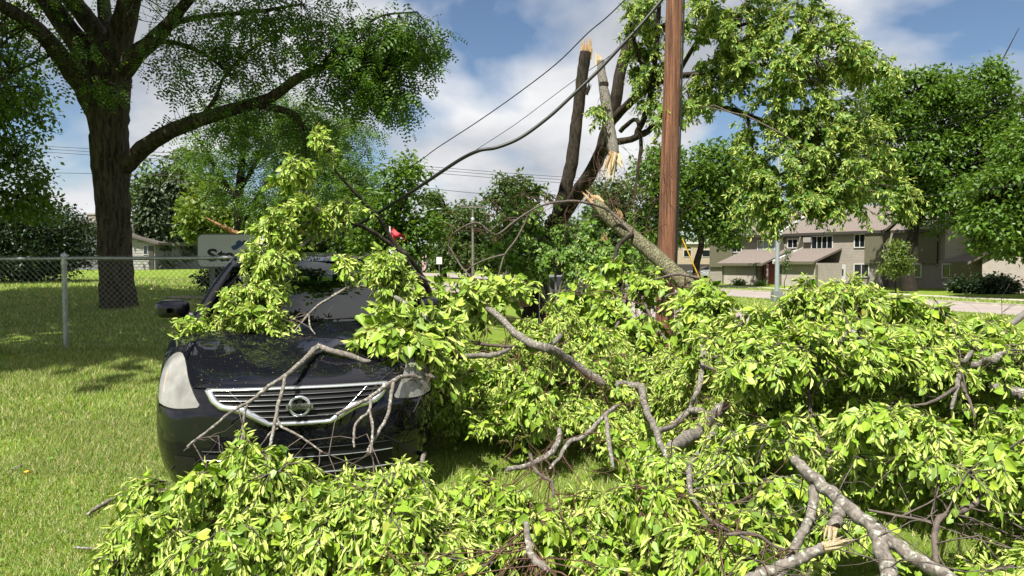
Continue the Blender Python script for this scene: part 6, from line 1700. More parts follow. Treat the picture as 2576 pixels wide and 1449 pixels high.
for a in ((800, 352, 5.7, 30, 24, .10, 3), (742, 415, 5.65, 48, 30, .12, 6), (715, 440, 5.65, 35, 26, .1, 3), (790, 525, 5.6, 75, 30, .16, 8), (725, 565, 5.5, 52, 52, .18, 9), (700, 640, 5.4, 75, 55, .20, 13), (650, 725, 5.28, 78, 55, .22, 14), (680, 800, 5.16, 58, 50, .16, 11), (600, 800, 5.16, 55, 42, .16, 9), (530, 812, 5.2, 46, 22, .12, 5), (640, 850, 5.06, 60, 26, .10, 6), (845, 655, 5.5, 20, 30, .08, 2), (980, 680, 5.5, 30, 55, .12, 9), (955, 640, 5.6, 22, 20, .08, 2), (1000, 730, 5.5, 24, 30, .1, 3), (880, 520, 5.75, 24, 28, .1, 3)):
    cluster(SPR['B'], a[0] - (12 if a[0] < 840 else 0), a[1], a[2], a[3] * .60, a[4] * .62, a[5] * .7, max(2, int(a[6] * .75)), W_=Wb, ls=.048, bs=.052, nb=2.2, L=.15, nsh=10, down=.45, tw=.004)
spray_at(SPR['B'], px(905, 795, 5.45), np.array([1, -.1, -.1]), np.array([0, -.4, .9]), nsh=2, L=.14, nodes=4)
# C: snapped limb in front of the pole
Pc = limb('C', [(1500, 512, 12.4, 15), (1530, 545, 12.0, 17), (1565, 575, 11.5, 18), (1600, 602, 11.0, 18.5), (1640, 636, 10.5, 19), (1680, 672, 10.0, 20), (1735, 722, 9.3, 21), (1800, 790, 8.6, 22), (1850, 850, 8.0, 24), (1900, 920, 7.4, 22)], 'bark_moss', n=16)
splinters(TC, px(1503, 515, 12.35), px(1470, 478, 12.6) - px(1520, 535, 12.2), .12, 12, .15, .38, 'wood', spread=.1)
splinters(TC, px(1560, 548, 11.7), np.array([-.4, 0, .8]), .05, 7, .08, .22, 'wood', spread=.3)
ar = limb('C', [(1600, 600, 11.0, 5), (1580, 575, 11.1, 4), (1545, 540, 11.4, 3.6), (1500, 516, 11.4, 3.4), (1440, 506, 11.3, 3.2), (1380, 512, 11.2, 2.9), (1335, 530, 11.1, 2.6), (1290, 560, 11, 2.2), (1245, 590, 10.9, 1.9), (1200, 560, 10.9, 2), (1150, 580, 10.9, 1.8), (1130, 605, 10.9, 1.5), (1130, 645, 10.9, 1.0)], 'twig')
limb('C', [(1335, 530, 11.1, 2.4), (1300, 600, 11, 2.2), (1270, 640, 10.9, 2), (1255, 690, 10.8, 1.8), (1245, 730, 10.7, 1.3)], 'twig')
limb('C', [(1270, 640, 10.9, 2.5), (1225, 652, 10.8, 2.2), (1190, 668, 10.8, 2), (1165, 690, 10.8, 1.4)], 'twig')
limb('C', [(1130, 620, 10.9, 2), (1160, 670, 10.8, 2.2), (1200, 715, 10.6, 2.4), (1240, 765, 10.2, 3)], 'twig')
for p0, d0, L0, r0, dep in ((px(1550, 545, 11.4), [-.1, 0, 1], 1.0, .012, 2), (px(1590, 585, 11.0), [.1, -.2, 1], 1.2, .014, 2), (px(1620, 600, 10.8), [.3, -.2, .9], 1.1, .012, 2), (px(1530, 530, 11.5), [-.5, 0, .9], .9, .010, 2), (px(1480, 512, 11.3), [-.3, 0, 1], .7, .008, 2), (px(1600, 590, 11), [.9, -.2, .6], 1.0, .010, 2), (px(1440, 506, 11.3), [-.3, -.2, -.9], .6, .006, 2), (px(1380, 512, 11.2), [-.6, 0, .6], .6, .006, 2), (px(1290, 560, 11), [-.9, 0, .1], .6, .005, 2), (px(1200, 560, 10.9), [-.6, -.2, .3], .5, .004, 2), (px(1220, 640, 10.9), [-.6, -.2, -.3], .5, .004, 2), (px(1560, 560, 11.3), [.6, -.2, .9], .9, .010, 2), (px(1570, 560, 11.3), [-.2, -.3, 1], 1.3, .011, 2)):
    for _ in range(1): tangle(SPR['C'], p0, np.array(d0) + rng.normal(size=3) * .25, L0, dep, r0 * .75, bend=.28, sub=4)
for _ in range(34):
    i = rng.integers(8, len(ar) - 1); tangle(SPR['C'], ar[i], [rng.normal() * .8 - .3, rng.normal() * .3, rng.normal() * .7], rng.uniform(.3, .7), 1, .005, bend=.3, sub=3)
# limbs and twigs hanging from its underside
hang = [limb('C', [(1590, 590, 10.9, 6), (1560, 612, 10.6, 5.5), (1547, 650, 10.3, 5), (1555, 700, 10, 5), (1575, 750, 9.6, 4.5), (1580, 800, 9.2, 4), (1560, 850, 8.8, 3)], 'bark_dark'),
        limb('C', [(1555, 660, 10.2, 5), (1600, 720, 9.6, 4.5), (1640, 800, 9, 4), (1680, 860, 8.5, 3), (1720, 900, 8.2, 2)], 'twig'),
        limb('C', [(1575, 740, 9.6, 4), (1560, 800, 9, 4), (1530, 850, 8.5, 3.5), (1470, 900, 8, 3), (1400, 925, 7.6, 2)], 'twig'),
        limb('C', [(1580, 780, 9.3, 3.5), (1600, 850, 8.8, 3), (1630, 920, 8.2, 3), (1660, 980, 7.8, 2)], 'twig'),
        limb('C', [(1800, 745, 8.9, 4), (1740, 735, 9.0, 4), (1690, 740, 9.1, 3), (1660, 755, 9.1, 2)], 'twig'), limb('C', [(1760, 700, 9.1, 4), (1700, 690, 9.2, 3.5), (1640, 705, 9.2, 2)], 'twig')]
splinters(TC, px(1524, 600, 10.7), np.array([-.5, -.2, .8]), .05, 3, .05, .12, 'wood', spread=.2)
for H in hang:
    for _ in range(9):
        i = rng.integers(3, len(H) - 1); tangle(SPR['C'], H[i], [rng.normal() * .6, -.2, -.8], .7, 1, .006, bend=.3, sub=3, grav=.1)
Wc = np.vstack(hang)
for a in ((1540, 690, 9.9, 55, 42, .3, 6), (1480, 745, 9.2, 55, 50, .3, 7), (1560, 770, 9.3, 60, 55, .35, 7), (1640, 730, 9.4, 45, 60, .3, 5), (1450, 840, 8.4, 70, 50, .35, 7), (1620, 830, 8.8, 55, 60, .3, 6)):
    cluster(SPR['C'], *a, W_=Wc, ls=.10, bs=.08, nb=.7, L=.30, nsh=6, down=.8)
# lit spray before the pole at its right
for a in ((1780, 735, 7.4, 45, 38, .2, 6), (1740, 790, 7.2, 40, 30, .2, 4), (1160, 745, 6.6, 90, 22, .25, 6), (1250, 735, 6.7, 45, 26, .2, 5), (1010, 850, 4.95, 60, 40, .14, 8), (960, 830, 5.0, 30, 24, .1, 3), (1080, 820, 5.4, 50, 40, .2, 6)):
    cluster(SPR['C' if a[0] > 1500 else 'D'], *a, W_=None, ls=.085, bs=.085, nb=1.7, L=.28, nsh=8, down=.4)
# D, G, E, F limbs that show on the heap
for key, mat, pts in (
  ('D', 'bark_grey', [(1210, 770, 7), (1245, 788, 8), (1310, 850, 10), (1360, 872, 12), (1405, 890, 12), (1470, 935, 11), (1520, 965, 9)]),
  ('D', 'bark_grey', [(1100, 905, 5), (1190, 895, 7), (1240, 893, 7), (1280, 880, 5)]),
  ('D', 'bark_grey', [(1380, 880, 6), (1405, 850, 7), (1425, 820, 7), (1450, 790, 4)]),
  ('D', 'bark_grey', [(1085, 1040, 7), (1075, 1080, 7), (1068, 1130, 7), (1060, 1180, 5)]),
  ('D', 'twig', [(1045, 770, 6), (1090, 800, 6), (1150, 850, 5), (1250, 870, 4), (1330, 870, 3)]),
  ('G', 'bark_grey', [(*k7(1020, 545), 9), (*k7(1080, 555), 10), (*k7(1130, 570), 10), (*k7(1140, 620), 9), (*k7(1165, 700), 9), (*k7(1200, 770), 9), (*k7(1230, 850), 7), (*k7(1290, 960), 6), (*k7(1360, 1070), 5)]),
  ('G', 'bark_grey', [(*k7(1480, 735), 9), (*k7(1400, 672), 9), (*k7(1340, 690), 9), (*k7(1280, 745), 8), (*k7(1205, 772), 7)]),
  ('F', 'bark_grey', [(*k7(1250, 870), 16), (*k7(1330, 815), 18), (*k7(1400, 770), 18), (*k7(1480, 690), 16), (*k7(1530, 640), 12)]),
  ('F', 'bark_grey', [(*k7(1485, 740), 9), (*k7(1440, 830), 9), (*k7(1380, 900), 8), (*k7(1355, 960), 8), (*k7(1365, 1070), 6), (*k7(1400, 1130), 4)]),
  ('E', 'bark_grey', [(*k7(1450, 240), 8), (*k7(1420, 330), 8), (*k7(1420, 430), 8), (*k7(1400, 560), 7), (*k7(1370, 640), 6), (*k7(1350, 680), 4)]),
  ('E', 'twig', [(*k8(50, 420), 4), (*k8(160, 430), 4), (*k8(280, 460), 3)]), ('E', 'twig', [(*k8(60, 465), 4), (*k8(150, 500), 4), (*k8(270, 500), 3)]),
  ('G', 'bark_grey', [(*k7(1020, 650), 5), (*k7(950, 705), 6), (*k7(870, 790), 6), (*k7(790, 825), 6), (*k7(750, 890), 5), (*k7(700, 950), 4)]),
  ('G', 'bark_grey', [(*k7(965, 700), 5), (*k7(975, 800), 6), (*k7(990, 900), 5), (*k7(1000, 940), 3)]),
  ('G', 'bark_grey', [(*k7(590, 1200), 7), (*k7(600, 1290), 9), (*k7(620, 1360), 10), (*k7(660, 1395), 10), (*k7(700, 1425), 8)]),
  ('G', 'twig', [(*k7(610, 880), 5), (*k7(640, 960), 5), (*k7(710, 1010), 4), (*k7(720, 1080), 3)]),
  ('G', 'bark_grey', [(*k7(500, 950), 6), (*k7(600, 930), 7), (*k7(700, 880), 8), (*k7(740, 820), 8), (*k7(745, 760), 6)]),
  ('E', 'bark_grey', [(*k8(1640, 130), 8), (*k8(1549, 225), 8), (*k8(1400, 330), 7), (*k8(1300, 410), 6), (*k8(1250, 470), 6), (*k8(1235, 560), 6), (*k8(1210, 660), 4)]),
  ('E', 'bark_grey', [(*k8(1680, 250), 11), (*k8(1549, 340), 11), (*k8(1450, 410), 10), (*k8(1360, 450), 9), (*k8(1260, 462), 8), (*k8(1150, 455), 6), (*k8(1060, 440), 6)]),
  ('E', 'twig', [(*k8(1240, 560), 5), (*k8(1180, 600), 4), (*k8(1100, 640), 3.5), (*k8(1020, 650), 2)]), ('E', 'twig', [(*k8(1245, 530), 4), (*k8(1290, 620), 4), (*k8(1320, 700), 3)]),
  ('E', 'bark_grey', [(*k8(765, 305), 9), (*k8(690, 340), 9), (*k8(620, 375), 8), (*k8(585, 430), 8), (*k8(565, 520), 6)]), ('E', 'bark_grey', [(*k8(620, 375), 6), (*k8(560, 420), 5), (*k8(515, 450), 4)]),
  ('F', 'bark_grey', [(*k8(1400, 560), 12), (*k8(1460, 575), 15), (*k8(1549, 602), 17), (*k8(1660, 630), 17)]),
  ('F', 'twig', [(*k8(530, 480), 4), (*k8(545, 620), 5), (*k8(560, 760), 5), (*k8(630, 860), 4), (*k8(640, 950), 3)]),
  ('F', 'twig', [(*k8(1380, 1055), 7), (*k8(1290, 1130), 8), (*k8(1200, 1160), 8), (*k8(1145, 1190), 8), (*k8(1130, 1280), 8), (*k8(1140, 1400), 7)]),
  ('F', 'twig', [(*k8(820, 1140), 3), (*k8(950, 1165), 3.5), (*k8(1060, 1185), 3.5), (*k8(1140, 1200), 3)]),
  ('G', 'twig', [(*k8(10, 1110), 5), (*k8(80, 1190), 5), (*k8(200, 1250), 4), (*k8(300, 1300), 3)]), ('G', 'twig', [(*k8(150, 1255), 4), (*k8(280, 1250), 5), (*k8(380, 1310), 4), (*k8(480, 1340), 3)])):
    limb(key, surf(pts, .07), mat)
# the thick limb at the lower right
FY0 = 2.75
fl = [(*k8(470, 895), 2.95, 12), (*k8(560, 990), 2.85, 16), (*k8(680, 1090), 2.7, 17), (*k8(850, 1230), 2.5, 18), (*k8(1000, 1340), 2.36, 17), (*k8(1180, 1449), 2.22, 18), (*k8(1330, 1540), 2.1, 18)]
limb('F', fl, 'bark_grey', n=14)
limb('F', [(*k8(690, 1120), 2.68, 16), (*k8(680, 1170), 2.64, 16), (*k8(655, 1225), 2.6, 16)], 'bark_grey', n=12)
limb('F', [(*k8(565, 1030), 2.82, 12), (*k8(560, 1120), 2.78, 12), (*k8(530, 1210), 2.72, 12), (*k8(480, 1310), 2.66, 12), (*k8(430, 1400), 2.6, 12), (*k8(380, 1480), 2.55, 11)], 'bark_grey', n=12)
limb('F', [(*k8(250, 1470), 2.5, 13), (*k8(330, 1432), 2.5, 14), (*k8(420, 1400), 2.5, 14), (*k8(500, 1370), 2.5, 14), (*k8(590, 1325), 2.52, 13), (*k8(640, 1310), 2.52, 11)], 'bark_grey', n=12)
limb('F', [(*k8(860, 1225), 2.5, 18), (*k8(880, 1320), 2.42, 20), (*k8(905, 1400), 2.36, 21), (*k8(930, 1500), 2.3, 21)], 'bark_grey', n=14)
splinters(TF, px(*k8(650, 1235), 2.58), np.array([-.25, -.2, -.9]), .022, 12, .025, .065, 'wood_white', spread=.7)
splinters(TF, px(*k8(625, 1310), 2.5), np.array([1, -.1, .28]), .020, 8, .05, .11, 'wood_white', spread=.25)
# ---- leafy shoots all over the heap
def heap(key, dens=1.0):
    """the heap is built of leafy cushions: shoots rise from the middle of each and droop over its edge"""
    S = SPR[key]; Wk = np.vstack(WD[key])
    for X, Y, H, rx, ry, own in BUMPS:
        if own != key: continue
        n = max(3, int(math.pi * rx * ry * 24 * dens))
        for i in range(n):
            a = i * 2.39996 + rng.normal() * .25; f = math.sqrt((i + .5) / n) * .95
            x, y = X + rx * f * math.cos(a), Y + ry * f * math.sin(a)
            gl_ = gz(x, y); top = gl_ + (float(mound(x, y)) - gl_) * rng.uniform(.45, 1.12)
            if vnoise(x + 41, y + 13, .45) < .30: continue
            Rc = rng.uniform(.09, .16)
            c = np.array([x, y, max(top - Rc * .2, gl_ + .05)])
            if in_car(c[None], .03)[0] or (y > Y + .45 * ry and rng.random() < .5): continue
            near_ = np.where(((Wk - c) ** 2).sum(1) < .36)[0]
            lean = nrm(np.array([x - X, y - Y - .25, 0]) + rng.normal(size=3) * [.3, .3, 0] + 1e-6)
            nbk = float(rng.choice([.9, 2.0, 3.0])); ls_ = rng.uniform(.038, .056)
            for k_ in range(int(rng.integers(5, 9))):
                u = nrm(rng.normal(size=3) * [1, 1, .55] + np.array([0, -.15, .55]) + lean * .45)
                st = c + u * Rc * np.array([.9, .9, .6]) * rng.uniform(.3, 1)
                d = nrm(u * [1, 1, .3] + lean * .35 + np.array([0, 0, -.05]))
                spray_at(S, st, d, u, nsh=int(rng.integers(3, 6)), L=rng.uniform(.13, .20), spread=.42, lsize=ls_, bsize=.051, nodes=7, nb=nbk, droop=.9, flop=.95)
                if len(near_) and rng.random() < (.06 if key == 'A' else .16):
                    w = Wk[rng.choice(near_)]; m = (w + st) / 2 + rng.normal(size=3) * .05
                    S.twig([w, w * .7 + m * .3 + rng.normal(size=3) * .015, m, m * .4 + st * .6 + rng.normal(size=3) * .015, st], .004, .002)
        # sparse leaves deeper in
        for _ in range(int(math.pi * rx * ry * (9 if own in 'EF' else 5))):
            a = rng.random() * 6.283; f = math.sqrt(rng.random()); x, y = X + rx * f * math.cos(a), Y + ry * f * math.sin(a)
            gl_ = gz(x, y); c = np.array([x, y, gl_ + (float(mound(x, y)) - gl_) * rng.uniform(.1, .6)])
            if in_car(c[None], .03)[0]: continue
            spray_at(S, c, rng.normal(size=3) * [1, 1, .3] + [0, 0, .1], np.array([0, -.3, .9]), nsh=3, L=.2, lsize=.052, bsize=.054, nb=.6, droop=.4)
for k, dn in (('A', .95), ('G', .9), ('D', .62), ('C', .46), ('E', .58), ('F', .8)):
    heap(k, dn)
# crest of the right hand mound
We = np.vstack(WD['E'])
for x, y in ((1880, 812), (1950, 795), (2020, 778), (2085, 762), (2150, 748), (2215, 765), (2280, 782), (2345, 795), (2410, 806), (2475, 822), (2540, 845), (2600, 860)):
    for dy, Y in ((0, 4.75), (55, 4.5), (105, 4.3)):
        cluster(SPR['E'], x + rng.normal() * 12, y + dy + rng.normal() * 8, Y, 46, 26, .2, 4, W_=We if dy else None, ls=.056, bs=.056, nb=2.2, L=.17, nsh=6, down=.5, tw=.004)
# bare red-brown twigs sticking out of the heap
for key, n in (('D', 22), ('G', 26), ('E', 14), ('F', 16), ('C', 16), ('A', 3)):
    Wk = np.vstack(WD[key])
    for _ in range(n):
        w = Wk[rng.integers(len(Wk))]
        tangle(SPR[key], w + rng.normal(size=3) * .03, [rng.normal(), rng.normal() * .5 - .2, rng.normal() * .6 + .15], rng.uniform(.25, .6), 1, .0032, bend=.35, sub=3)
for k in THINGS: ALL.append((THINGS[k], SPR[k], 'leaf', 'bract', 'red_twig' if k in 'DGC' else 'twig', True))
finish_foliage(ALL)
# ------------------------------------------------------------------ lawn blades
def blades(n, x0, x1, y0, y1, h, w, cond=None, dens=True, simple=True):
    x = rng.uniform(x0, x1, n); y = rng.uniform(y0, y1, n)
    k = np.ones(n, bool)
    if dens: k &= rng.random(n) < np.clip(.25 + 1.5 * vnoise(x, y, .8) * (.5 + vnoise(x + 9, y + 4, .22)), .12, 1)
    if cond is not None: k &= cond(x, y)
    x, y = x[k], y[k]; n = len(x); z = ground_z(x, y)
    hh = h * rng.uniform(.5, 1.3, n) * (.7 + .6 * vnoise(x, y, .5)); a = rng.random(n) * 6.283; lean = rng.normal(size=(n, 2)) * .45
    dx, dy = np.cos(a) * w / 2, np.sin(a) * w / 2
    B = np.stack([x, y, z - .004], -1)
    if simple:
        V = np.stack([B + np.stack([-dx, -dy, 0 * x], -1), B + np.stack([dx, dy, 0 * x], -1), B + np.stack([lean[:, 0] * hh, lean[:, 1] * hh, hh], -1)], 1).reshape(-1, 3)
        i = (np.arange(n) * 3)[:, None]
        return V, np.zeros((0, 4), int), i + np.array([[0, 1, 2]])
    V = np.stack([B + np.stack([-dx, -dy, 0 * x], -1), B + np.stack([dx, dy, 0 * x], -1),
                  B + np.stack([lean[:, 0] * hh * .4 + dx * .7, lean[:, 1] * hh * .4 + dy * .7, hh * .62], -1), B + np.stack([lean[:, 0] * hh * .4 - dx * .7, lean[:, 1] * hh * .4 - dy * .7, hh * .62], -1),
                  B + np.stack([lean[:, 0] * hh, lean[:, 1] * hh, hh], -1)], 1).reshape(-1, 3)
    i = (np.arange(n) * 5)[:, None]
    return V, i + np.array([[0, 1, 2, 3]]), i + np.array([[3, 2, 4]])
mb = MB()
def addb(*a, **k):
    V, F4, F3 = blades(*a, **k); n0 = mb.n
    if len(F4): mb.add(V, F4); mb.F.setdefault(3, []).append(F3 + n0); mb.M.setdefault(3, []).append(np.zeros(len(F3), int))
    else: mb.add(V, F3)
addb(54000, -3.6, -.9, 3.3, 5.2, .036, .0048, simple=False)
addb(60000, -4.4, -1.2, 5.0, 6.4, .042, .007)
addb(95000, -6.6, -1.8, 6.2, 9.9, .052, .009)
addb(30000, -.7, 3.2, 3.6, 6.5, .06, .006)
addb(9000, -11, -2.4, 9.65, 9.95, .11, .008, dens=False)
addb(40000, -12, -2.0, 9.9, 17, .06, .016)
addb(30000, -22, -3.0, 17, 34, .07, .035)
tag(mb.build('grass', M['grass']), kind='stuff'); bpy.data.objects['grass']['label'] = 'short mown grass of the lawn'
mb = MB(); V, F4, F3 = blades(60000, 8, 40, 25, 62, .09, .05, cond=lambda x, y: ((EP[0] * x + EP[1] * y > K2 + .05) & (EP[0] * x + EP[1] * y < K3 - .05)) | ((EP[0] * x + EP[1] * y > K4 + .05) & (EP[0] * x + EP[1] * y < 43)), dens=False)
mb.add(V, F3)
tag(mb.build('verge_grass', M['grass']), kind='stuff'); bpy.data.objects['verge_grass']['label'] = 'grass of the median and far verge'

# ------------------------------------------------------------------ loose bits
def stick(label, pts):
    P = []
    for x, y, r in pts:
        d = ray(x, y); Y = 3.0
        for Y in np.arange(2.4, 12, .01):
            p = np.array([0, 0, CAMZ]) + d / d[1] * Y
            if p[2] < gz(p[0], p[1]) + .03: break
        P.append((p, r * Y / FPX))
    Q = np.array([p for p, _ in P]); R = np.array([r for _, r in P]); o0 = Q[0]
    mb = MB(); mb.tube(Q, R, n=7, jit=.12, sub=5); tag(mb.build('stick', M['bark_grey'], None, smooth=True, origin=o0), label, 'stick', 'loose sticks on the lawn')
stick('crooked grey stick lying on the lawn left of the leaf heap', [(216, 1298, 3), (240, 1280, 5), (268, 1264, 6), (285, 1256, 4), (318, 1243, 3)])
stick('thin straight stick on the lawn near the bottom edge', [(186, 1377, 2.5), (220, 1379, 3), (252, 1381, 2)])
stick('short twig beside the dandelion at the left edge', [(28, 1182, 3), (42, 1177, 4), (60, 1168, 2)])
d = px(67, 1166, 4.9); d[2] = gz(d[0], d[1])
dn = thing('dandelion', 'single yellow dandelion in the grass at the left edge', 'flower', d)
mb = MB(); mb.tube([[0, 0, 0], [.005, 0, .03], [.004, 0, .055]], .0025, n=5); mb.build('stem', M['leaf_tree'], dn)
mb = MB(); mb.lathe([[.001, .052], [.014, .056], [.019, .062], [.012, .068], [.001, .069]], [0, 0, 0], n=12); mb.build('flower_head', M['yellow'], dn, smooth=True)
# torn leaves and seed bits strewn on the lawn and on the hood
def strewn(name, label, P, N_, size, mat):
    n = len(P); dd = rng.normal(size=(n, 3)); dd -= N_ * (dd * N_).sum(1, keepdims=True); X, Y, Z = frames(dd, N_ + rng.normal(size=(n, 3)) * .25)
    V, F = inst(Q_V, Q_F, P + N_ * .003, X, Y, Z, size * rng.uniform(.4, 1.3, n)); mb = MB(); mb.add(V, F); o = tag(mb.build(name, M[mat]), label, None, None, 'stuff'); return o
n = 260; x = rng.uniform(-4.2, -1.2, n); y = rng.uniform(3.2, 8.5, n); P = np.stack([x, y, ground_z(x, y) + .03], -1)
strewn('leaf_litter', 'torn leaves strewn over the lawn', P, np.tile([0, 0, 1.0], (n, 1)), .045, 'leaf_tree')
i = rng.integers(0, len(HOOD), 900); Hp = HOOD[i] + rng.normal(size=(900, 3)) * [.01, .01, 0]
k = (np.abs(Hp[:, 0]) < .62) & (Hp[:, 1] > .12) & (rng.random(900) < np.clip(vnoise(Hp[:, 0] + 3, Hp[:, 1], .16) * 1.7 - .35, .05, 1))
Hw = car_world(Hp[k] + [0, 0, .004])
strewn('hood_debris', 'pale flower bits and dust scattered on the black hood', Hw, np.tile(CAR_M[:3, 2], (len(Hw), 1)), .007, 'bract_tree')
# mulch bed under the sign
c = px(590, 728, 18); mb = MB(); a = np.linspace(0, 2 * math.pi, 30, endpoint=False)
mb.ngon(np.array([[c[0] + 1.6 * math.cos(v), 17.6 + .9 * math.sin(v), gz(c[0] + 1.6 * math.cos(v), 17.6 + .9 * math.sin(v)) + .03] for v in a]))
M['mulch'] = plain('pale_mulch', (.30, .24, .20), .95, noise=.4, nscale=20, bump=.8, bscale=40)
tag(mb.build('mulch_bed', M['mulch']), kind='structure')
# flags on a stick behind the car
fb = px(985, 640, 8.6); fz = gz(fb[0], 8.6)
fl_ = thing('pennant_flag', 'red pennant with white marks on a white stick behind the car roof', 'flag', (fb[0], 8.6, fz))
O0 = np.array(fl_.location)
mb = MB(); mb.tube([[fb[0], 8.6, fz], px(984, 640, 8.6), px(981, 569, 8.6)], .012, n=6); mb.build('stick', M['white_paint'], fl_, smooth=True, origin=O0)
def cloth(corners, name, mat, k=10):
    a, b_, c_, d_ = [px(x, y, 8.58) for x, y in corners]; G = np.zeros((k, k, 3))
    for i_ in range(k):
        for j_ in range(k):
            u, v = i_ / (k - 1), j_ / (k - 1); G[i_, j_] = (a * (1 - u) + b_ * u) * (1 - v) + (d_ * (1 - u) + c_ * u) * v + np.array([0, .03 * math.sin(u * 7 + v * 2), .008 * math.sin(u * 9)])
    mb = MB(); mb.grid(G); return mb.build(name, M[mat], fl_, smooth=True, origin=O0)
M['pennant'] = plain('red_pennant_cloth', (.52, .015, .03), .7, noise=1, nscale=3, col2=(.60, .03, .045))
cloth([(982, 571), (1019, 594), (1017, 607), (982, 584)], 'flag', 'pennant'); cloth([(982, 583), (994, 592), (998, 615), (982, 612)], 'flag', 'pennant')
cloth([(1001, 586), (1008, 590), (1007, 593), (1000, 589)], 'mark', 'white_paint', 3); cloth([(1005, 592), (1014, 599), (1013, 602), (1004, 596)], 'mark', 'white_paint', 3)
cloth([(983, 614), (994, 624), (1002, 646), (976, 633)], 'white_cloth', 'white_paint')
# red hydrant and marker rod by the snapped trunk
hx = px(1383, 780, 16.2); hz_ = gz(hx[0], 16.2)
hy = thing('fire_hydrant', 'red fire hydrant mostly hidden by leaves beside the snapped trunk', 'hydrant', (hx[0], 16.2, hz_))
M['hydrant'] = plain('hydrant_red', (.30, .015, .012), .5, noise=.15, nscale=10)
zt_ = hx[2] - hz_ - .02
mb = MB(); mb.lathe([[.15, 0], [.15, .04], [.10, .06], [.10, zt_ - .22], [.13, zt_ - .2], [.13, zt_ - .16], [.11, zt_ - .12], [.07, zt_ - .04], [.03, zt_ - .02], [.03, zt_ + .03], [.002, zt_ + .04]], [0, 0, 0], n=18); mb.build('body', M['hydrant'], hy, smooth=True)
for s in (-1, 1):
    mb = MB(); mb.lathe([[.002, s * .19], [.05, s * .18], [.05, s * .09]], [0, 0, zt_ - .3], axis='x', n=12); mb.build('nozzle', M['hydrant'], hy, smooth=True)
r0_ = px(1357, 690, 16.4); mb = MB(); mb.tube([[r0_[0], 16.4, gz(r0_[0], 16.4)], r0_], .012, n=6)
tag(mb.build('marker_rod', M['white_paint'], None, smooth=True, origin=[r0_[0], 16.4, gz(r0_[0], 16.4)]), 'thin white marker rod beside the snapped trunk', 'rod')

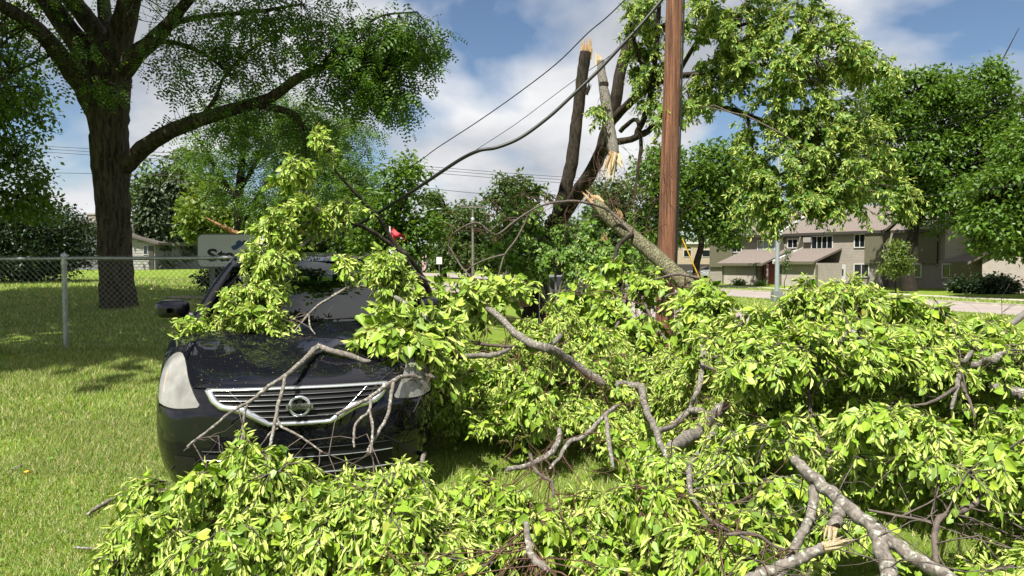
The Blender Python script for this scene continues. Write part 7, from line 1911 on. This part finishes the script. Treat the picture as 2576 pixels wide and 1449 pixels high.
# ------------------------------------------------------------------ vehicles in the street
M['car_glass'] = plain('dark_car_glass', (.006, .008, .01), .15, spec=.25)
def vehicle(name, label, pos, yaw, paint_col, L=4.9, Wd=1.95, H=1.75, group=None):
    t = thing(name, label, 'car', pos, (0, 0, yaw), group=group)
    pm = plain(name + '_paint', paint_col, .3, coat=.8)
    def prof(x, z0=.38):
        top = np.interp(x, [0, .12, .25, .95, 1.3, 1.75, 3.6, 4.35, 4.75, 4.9], np.array([.72, .85, .98, 1.08, 1.12, 1.14, 1.14, 1.12, 1.02, .6])) ; return top
    mb = MB(); xs = np.linspace(0, L, 40); G = []
    for x in xs:
        tp = prof(x * 4.9 / L); hw = Wd / 2 * np.interp(x / L, [0, .05, .2, .9, 1], [.80, .92, 1, 1, .93]); zb_ = .32
        for c_ in (.95, L - 1.05):
            q = abs(x - c_)
            if q < .42: zb_ = max(zb_, .36 + math.sqrt(.42 ** 2 - q * q))
        G.append([[x, -hw * .97, zb_], [x, -hw, (zb_ + tp) / 2], [x, -hw * .98, tp - .05], [x, -hw * .92, tp], [x, 0, tp + .03], [x, hw * .92, tp], [x, hw * .98, tp - .05], [x, hw, (zb_ + tp) / 2], [x, hw * .97, zb_]])
    mb.grid(np.array(G)); mb.ngon(G[0]); mb.ngon(G[-1][::-1]); body = mb.build('body', pm, t, smooth=False)
    mb = MB(); mb.box([L / 2, 0, .45], [L * .96, Wd * .8, .3]); mb.build('underbody', M['gap_black'], t)
    cab = [(1.25, 1.12), (2.05, H - .06), (2.4, H), (4.2, H - .03), (4.75, 1.1)]
    for s in (-1, 1):
        poly = np.array([[x * L / 4.9, s * (Wd / 2 - .06 - (z - 1.1) * .22), z] for x, z in cab]); mb = MB(); mb.ngon(poly); w = mb.build('side_window', M['car_glass'], t)
        for xp in (2.55, 3.55):
            a_ = np.array([xp * L / 4.9, s * (Wd / 2 - .05), 1.1]); b2_ = np.array([(xp + .06) * L / 4.9, s * (Wd / 2 - .045 - (H - 1.1) * .22), H - .02]); mb = MB(); mb.tube([a_, b2_], .04, n=4); mb.build('pillar', pm, t)
    hw0, hw1 = Wd / 2 - .065, Wd / 2 - .06 - (H - 1.1) * .22
    mb = MB(); mb.grid(np.array([[[x * L / 4.9, u * hw1, z] for u in (-1, -.5, 0, .5, 1)] for x, z in cab[1:4]])); mb.build('roof', pm, t, smooth=True)
    mb = MB(); mb.grid(np.array([[[x * L / 4.9, u * h_, z] for u in (-1, 0, 1)] for (x, z), h_ in ((cab[0], hw0), (cab[1], hw1))])); mb.build('windshield', M['car_glass'], t)
    mb = MB(); mb.grid(np.array([[[x * L / 4.9, u * h_, z] for u in (-1, 0, 1)] for (x, z), h_ in ((cab[3], hw1), (cab[4], hw0))])); mb.build('rear_window', M['car_glass'], t)
    for s in (-1, 1):
        for c_ in (.95, L - 1.05):
            mb = MB(); mb.lathe([[.23, -.11], [.35, -.115], [.375, -.07], [.375, .07], [.35, .115], [.23, .11]], [c_, s * (Wd / 2 - .13), .375], axis='y', n=24); wh = mb.build('wheel', M['tyre'], t, smooth=True)
            mb = MB(); mb.lathe([[.002, s * .09], [.05, s * .09], [.06, s * .05], [.18, s * .05], [.23, s * .1]], [c_, s * (Wd / 2 - .13), .375], axis='y', n=24); mb.build('rim', M['alloy'] if paint_col[0] > .1 else M['black_plastic'], wh, smooth=True)
            mb = MB(); mb.lathe([[.002, s * .115], [.06, s * .105], [.075, s * .08]], [c_, s * (Wd / 2 - .13), .375], axis='y', n=14); mb.build('hub_cap', M['chrome'], wh, smooth=True)
        mb = MB(); mb.box([L - .03, s * (Wd / 2 - .16), 1.0], [.1, .2, .26]); mb.build('tail_lamp', M['red_lens'], t)
        mb = MB(); mb.box([.05, s * (Wd / 2 - .28), .82], [.1, .3, .12]); mb.build('headlamp', M['lens'], t)
    return t
# dark SUV behind the snapped trunk: its tail to the left, nose towards the right
rear = px(1318, 770, 35.5)[:2]; nose_dir = np.array([.62, -.785]); nose = rear + nose_dir * 4.9
vehicle('dark_suv', 'dark blue grey police style utility vehicle parked behind the snapped trunk', (nose[0], nose[1], ZR + .01), math.atan2(-nose_dir[1], -nose_dir[0]), (.012, .015, .02))
c = px(1768, 690, 100); vehicle('parked_car', 'silver car parked far off left of the townhouse', (c[0], 100, gz(c[0], 100)), .3, (.45, .46, .48), H=1.5, group='far parked cars')
c = px(1735, 690, 104); vehicle('parked_car', 'dark grey car parked far off behind the yellow guy wire guard', (c[0], 104, gz(c[0], 104)), .2, (.10, .11, .12), H=1.5, group='far parked cars')
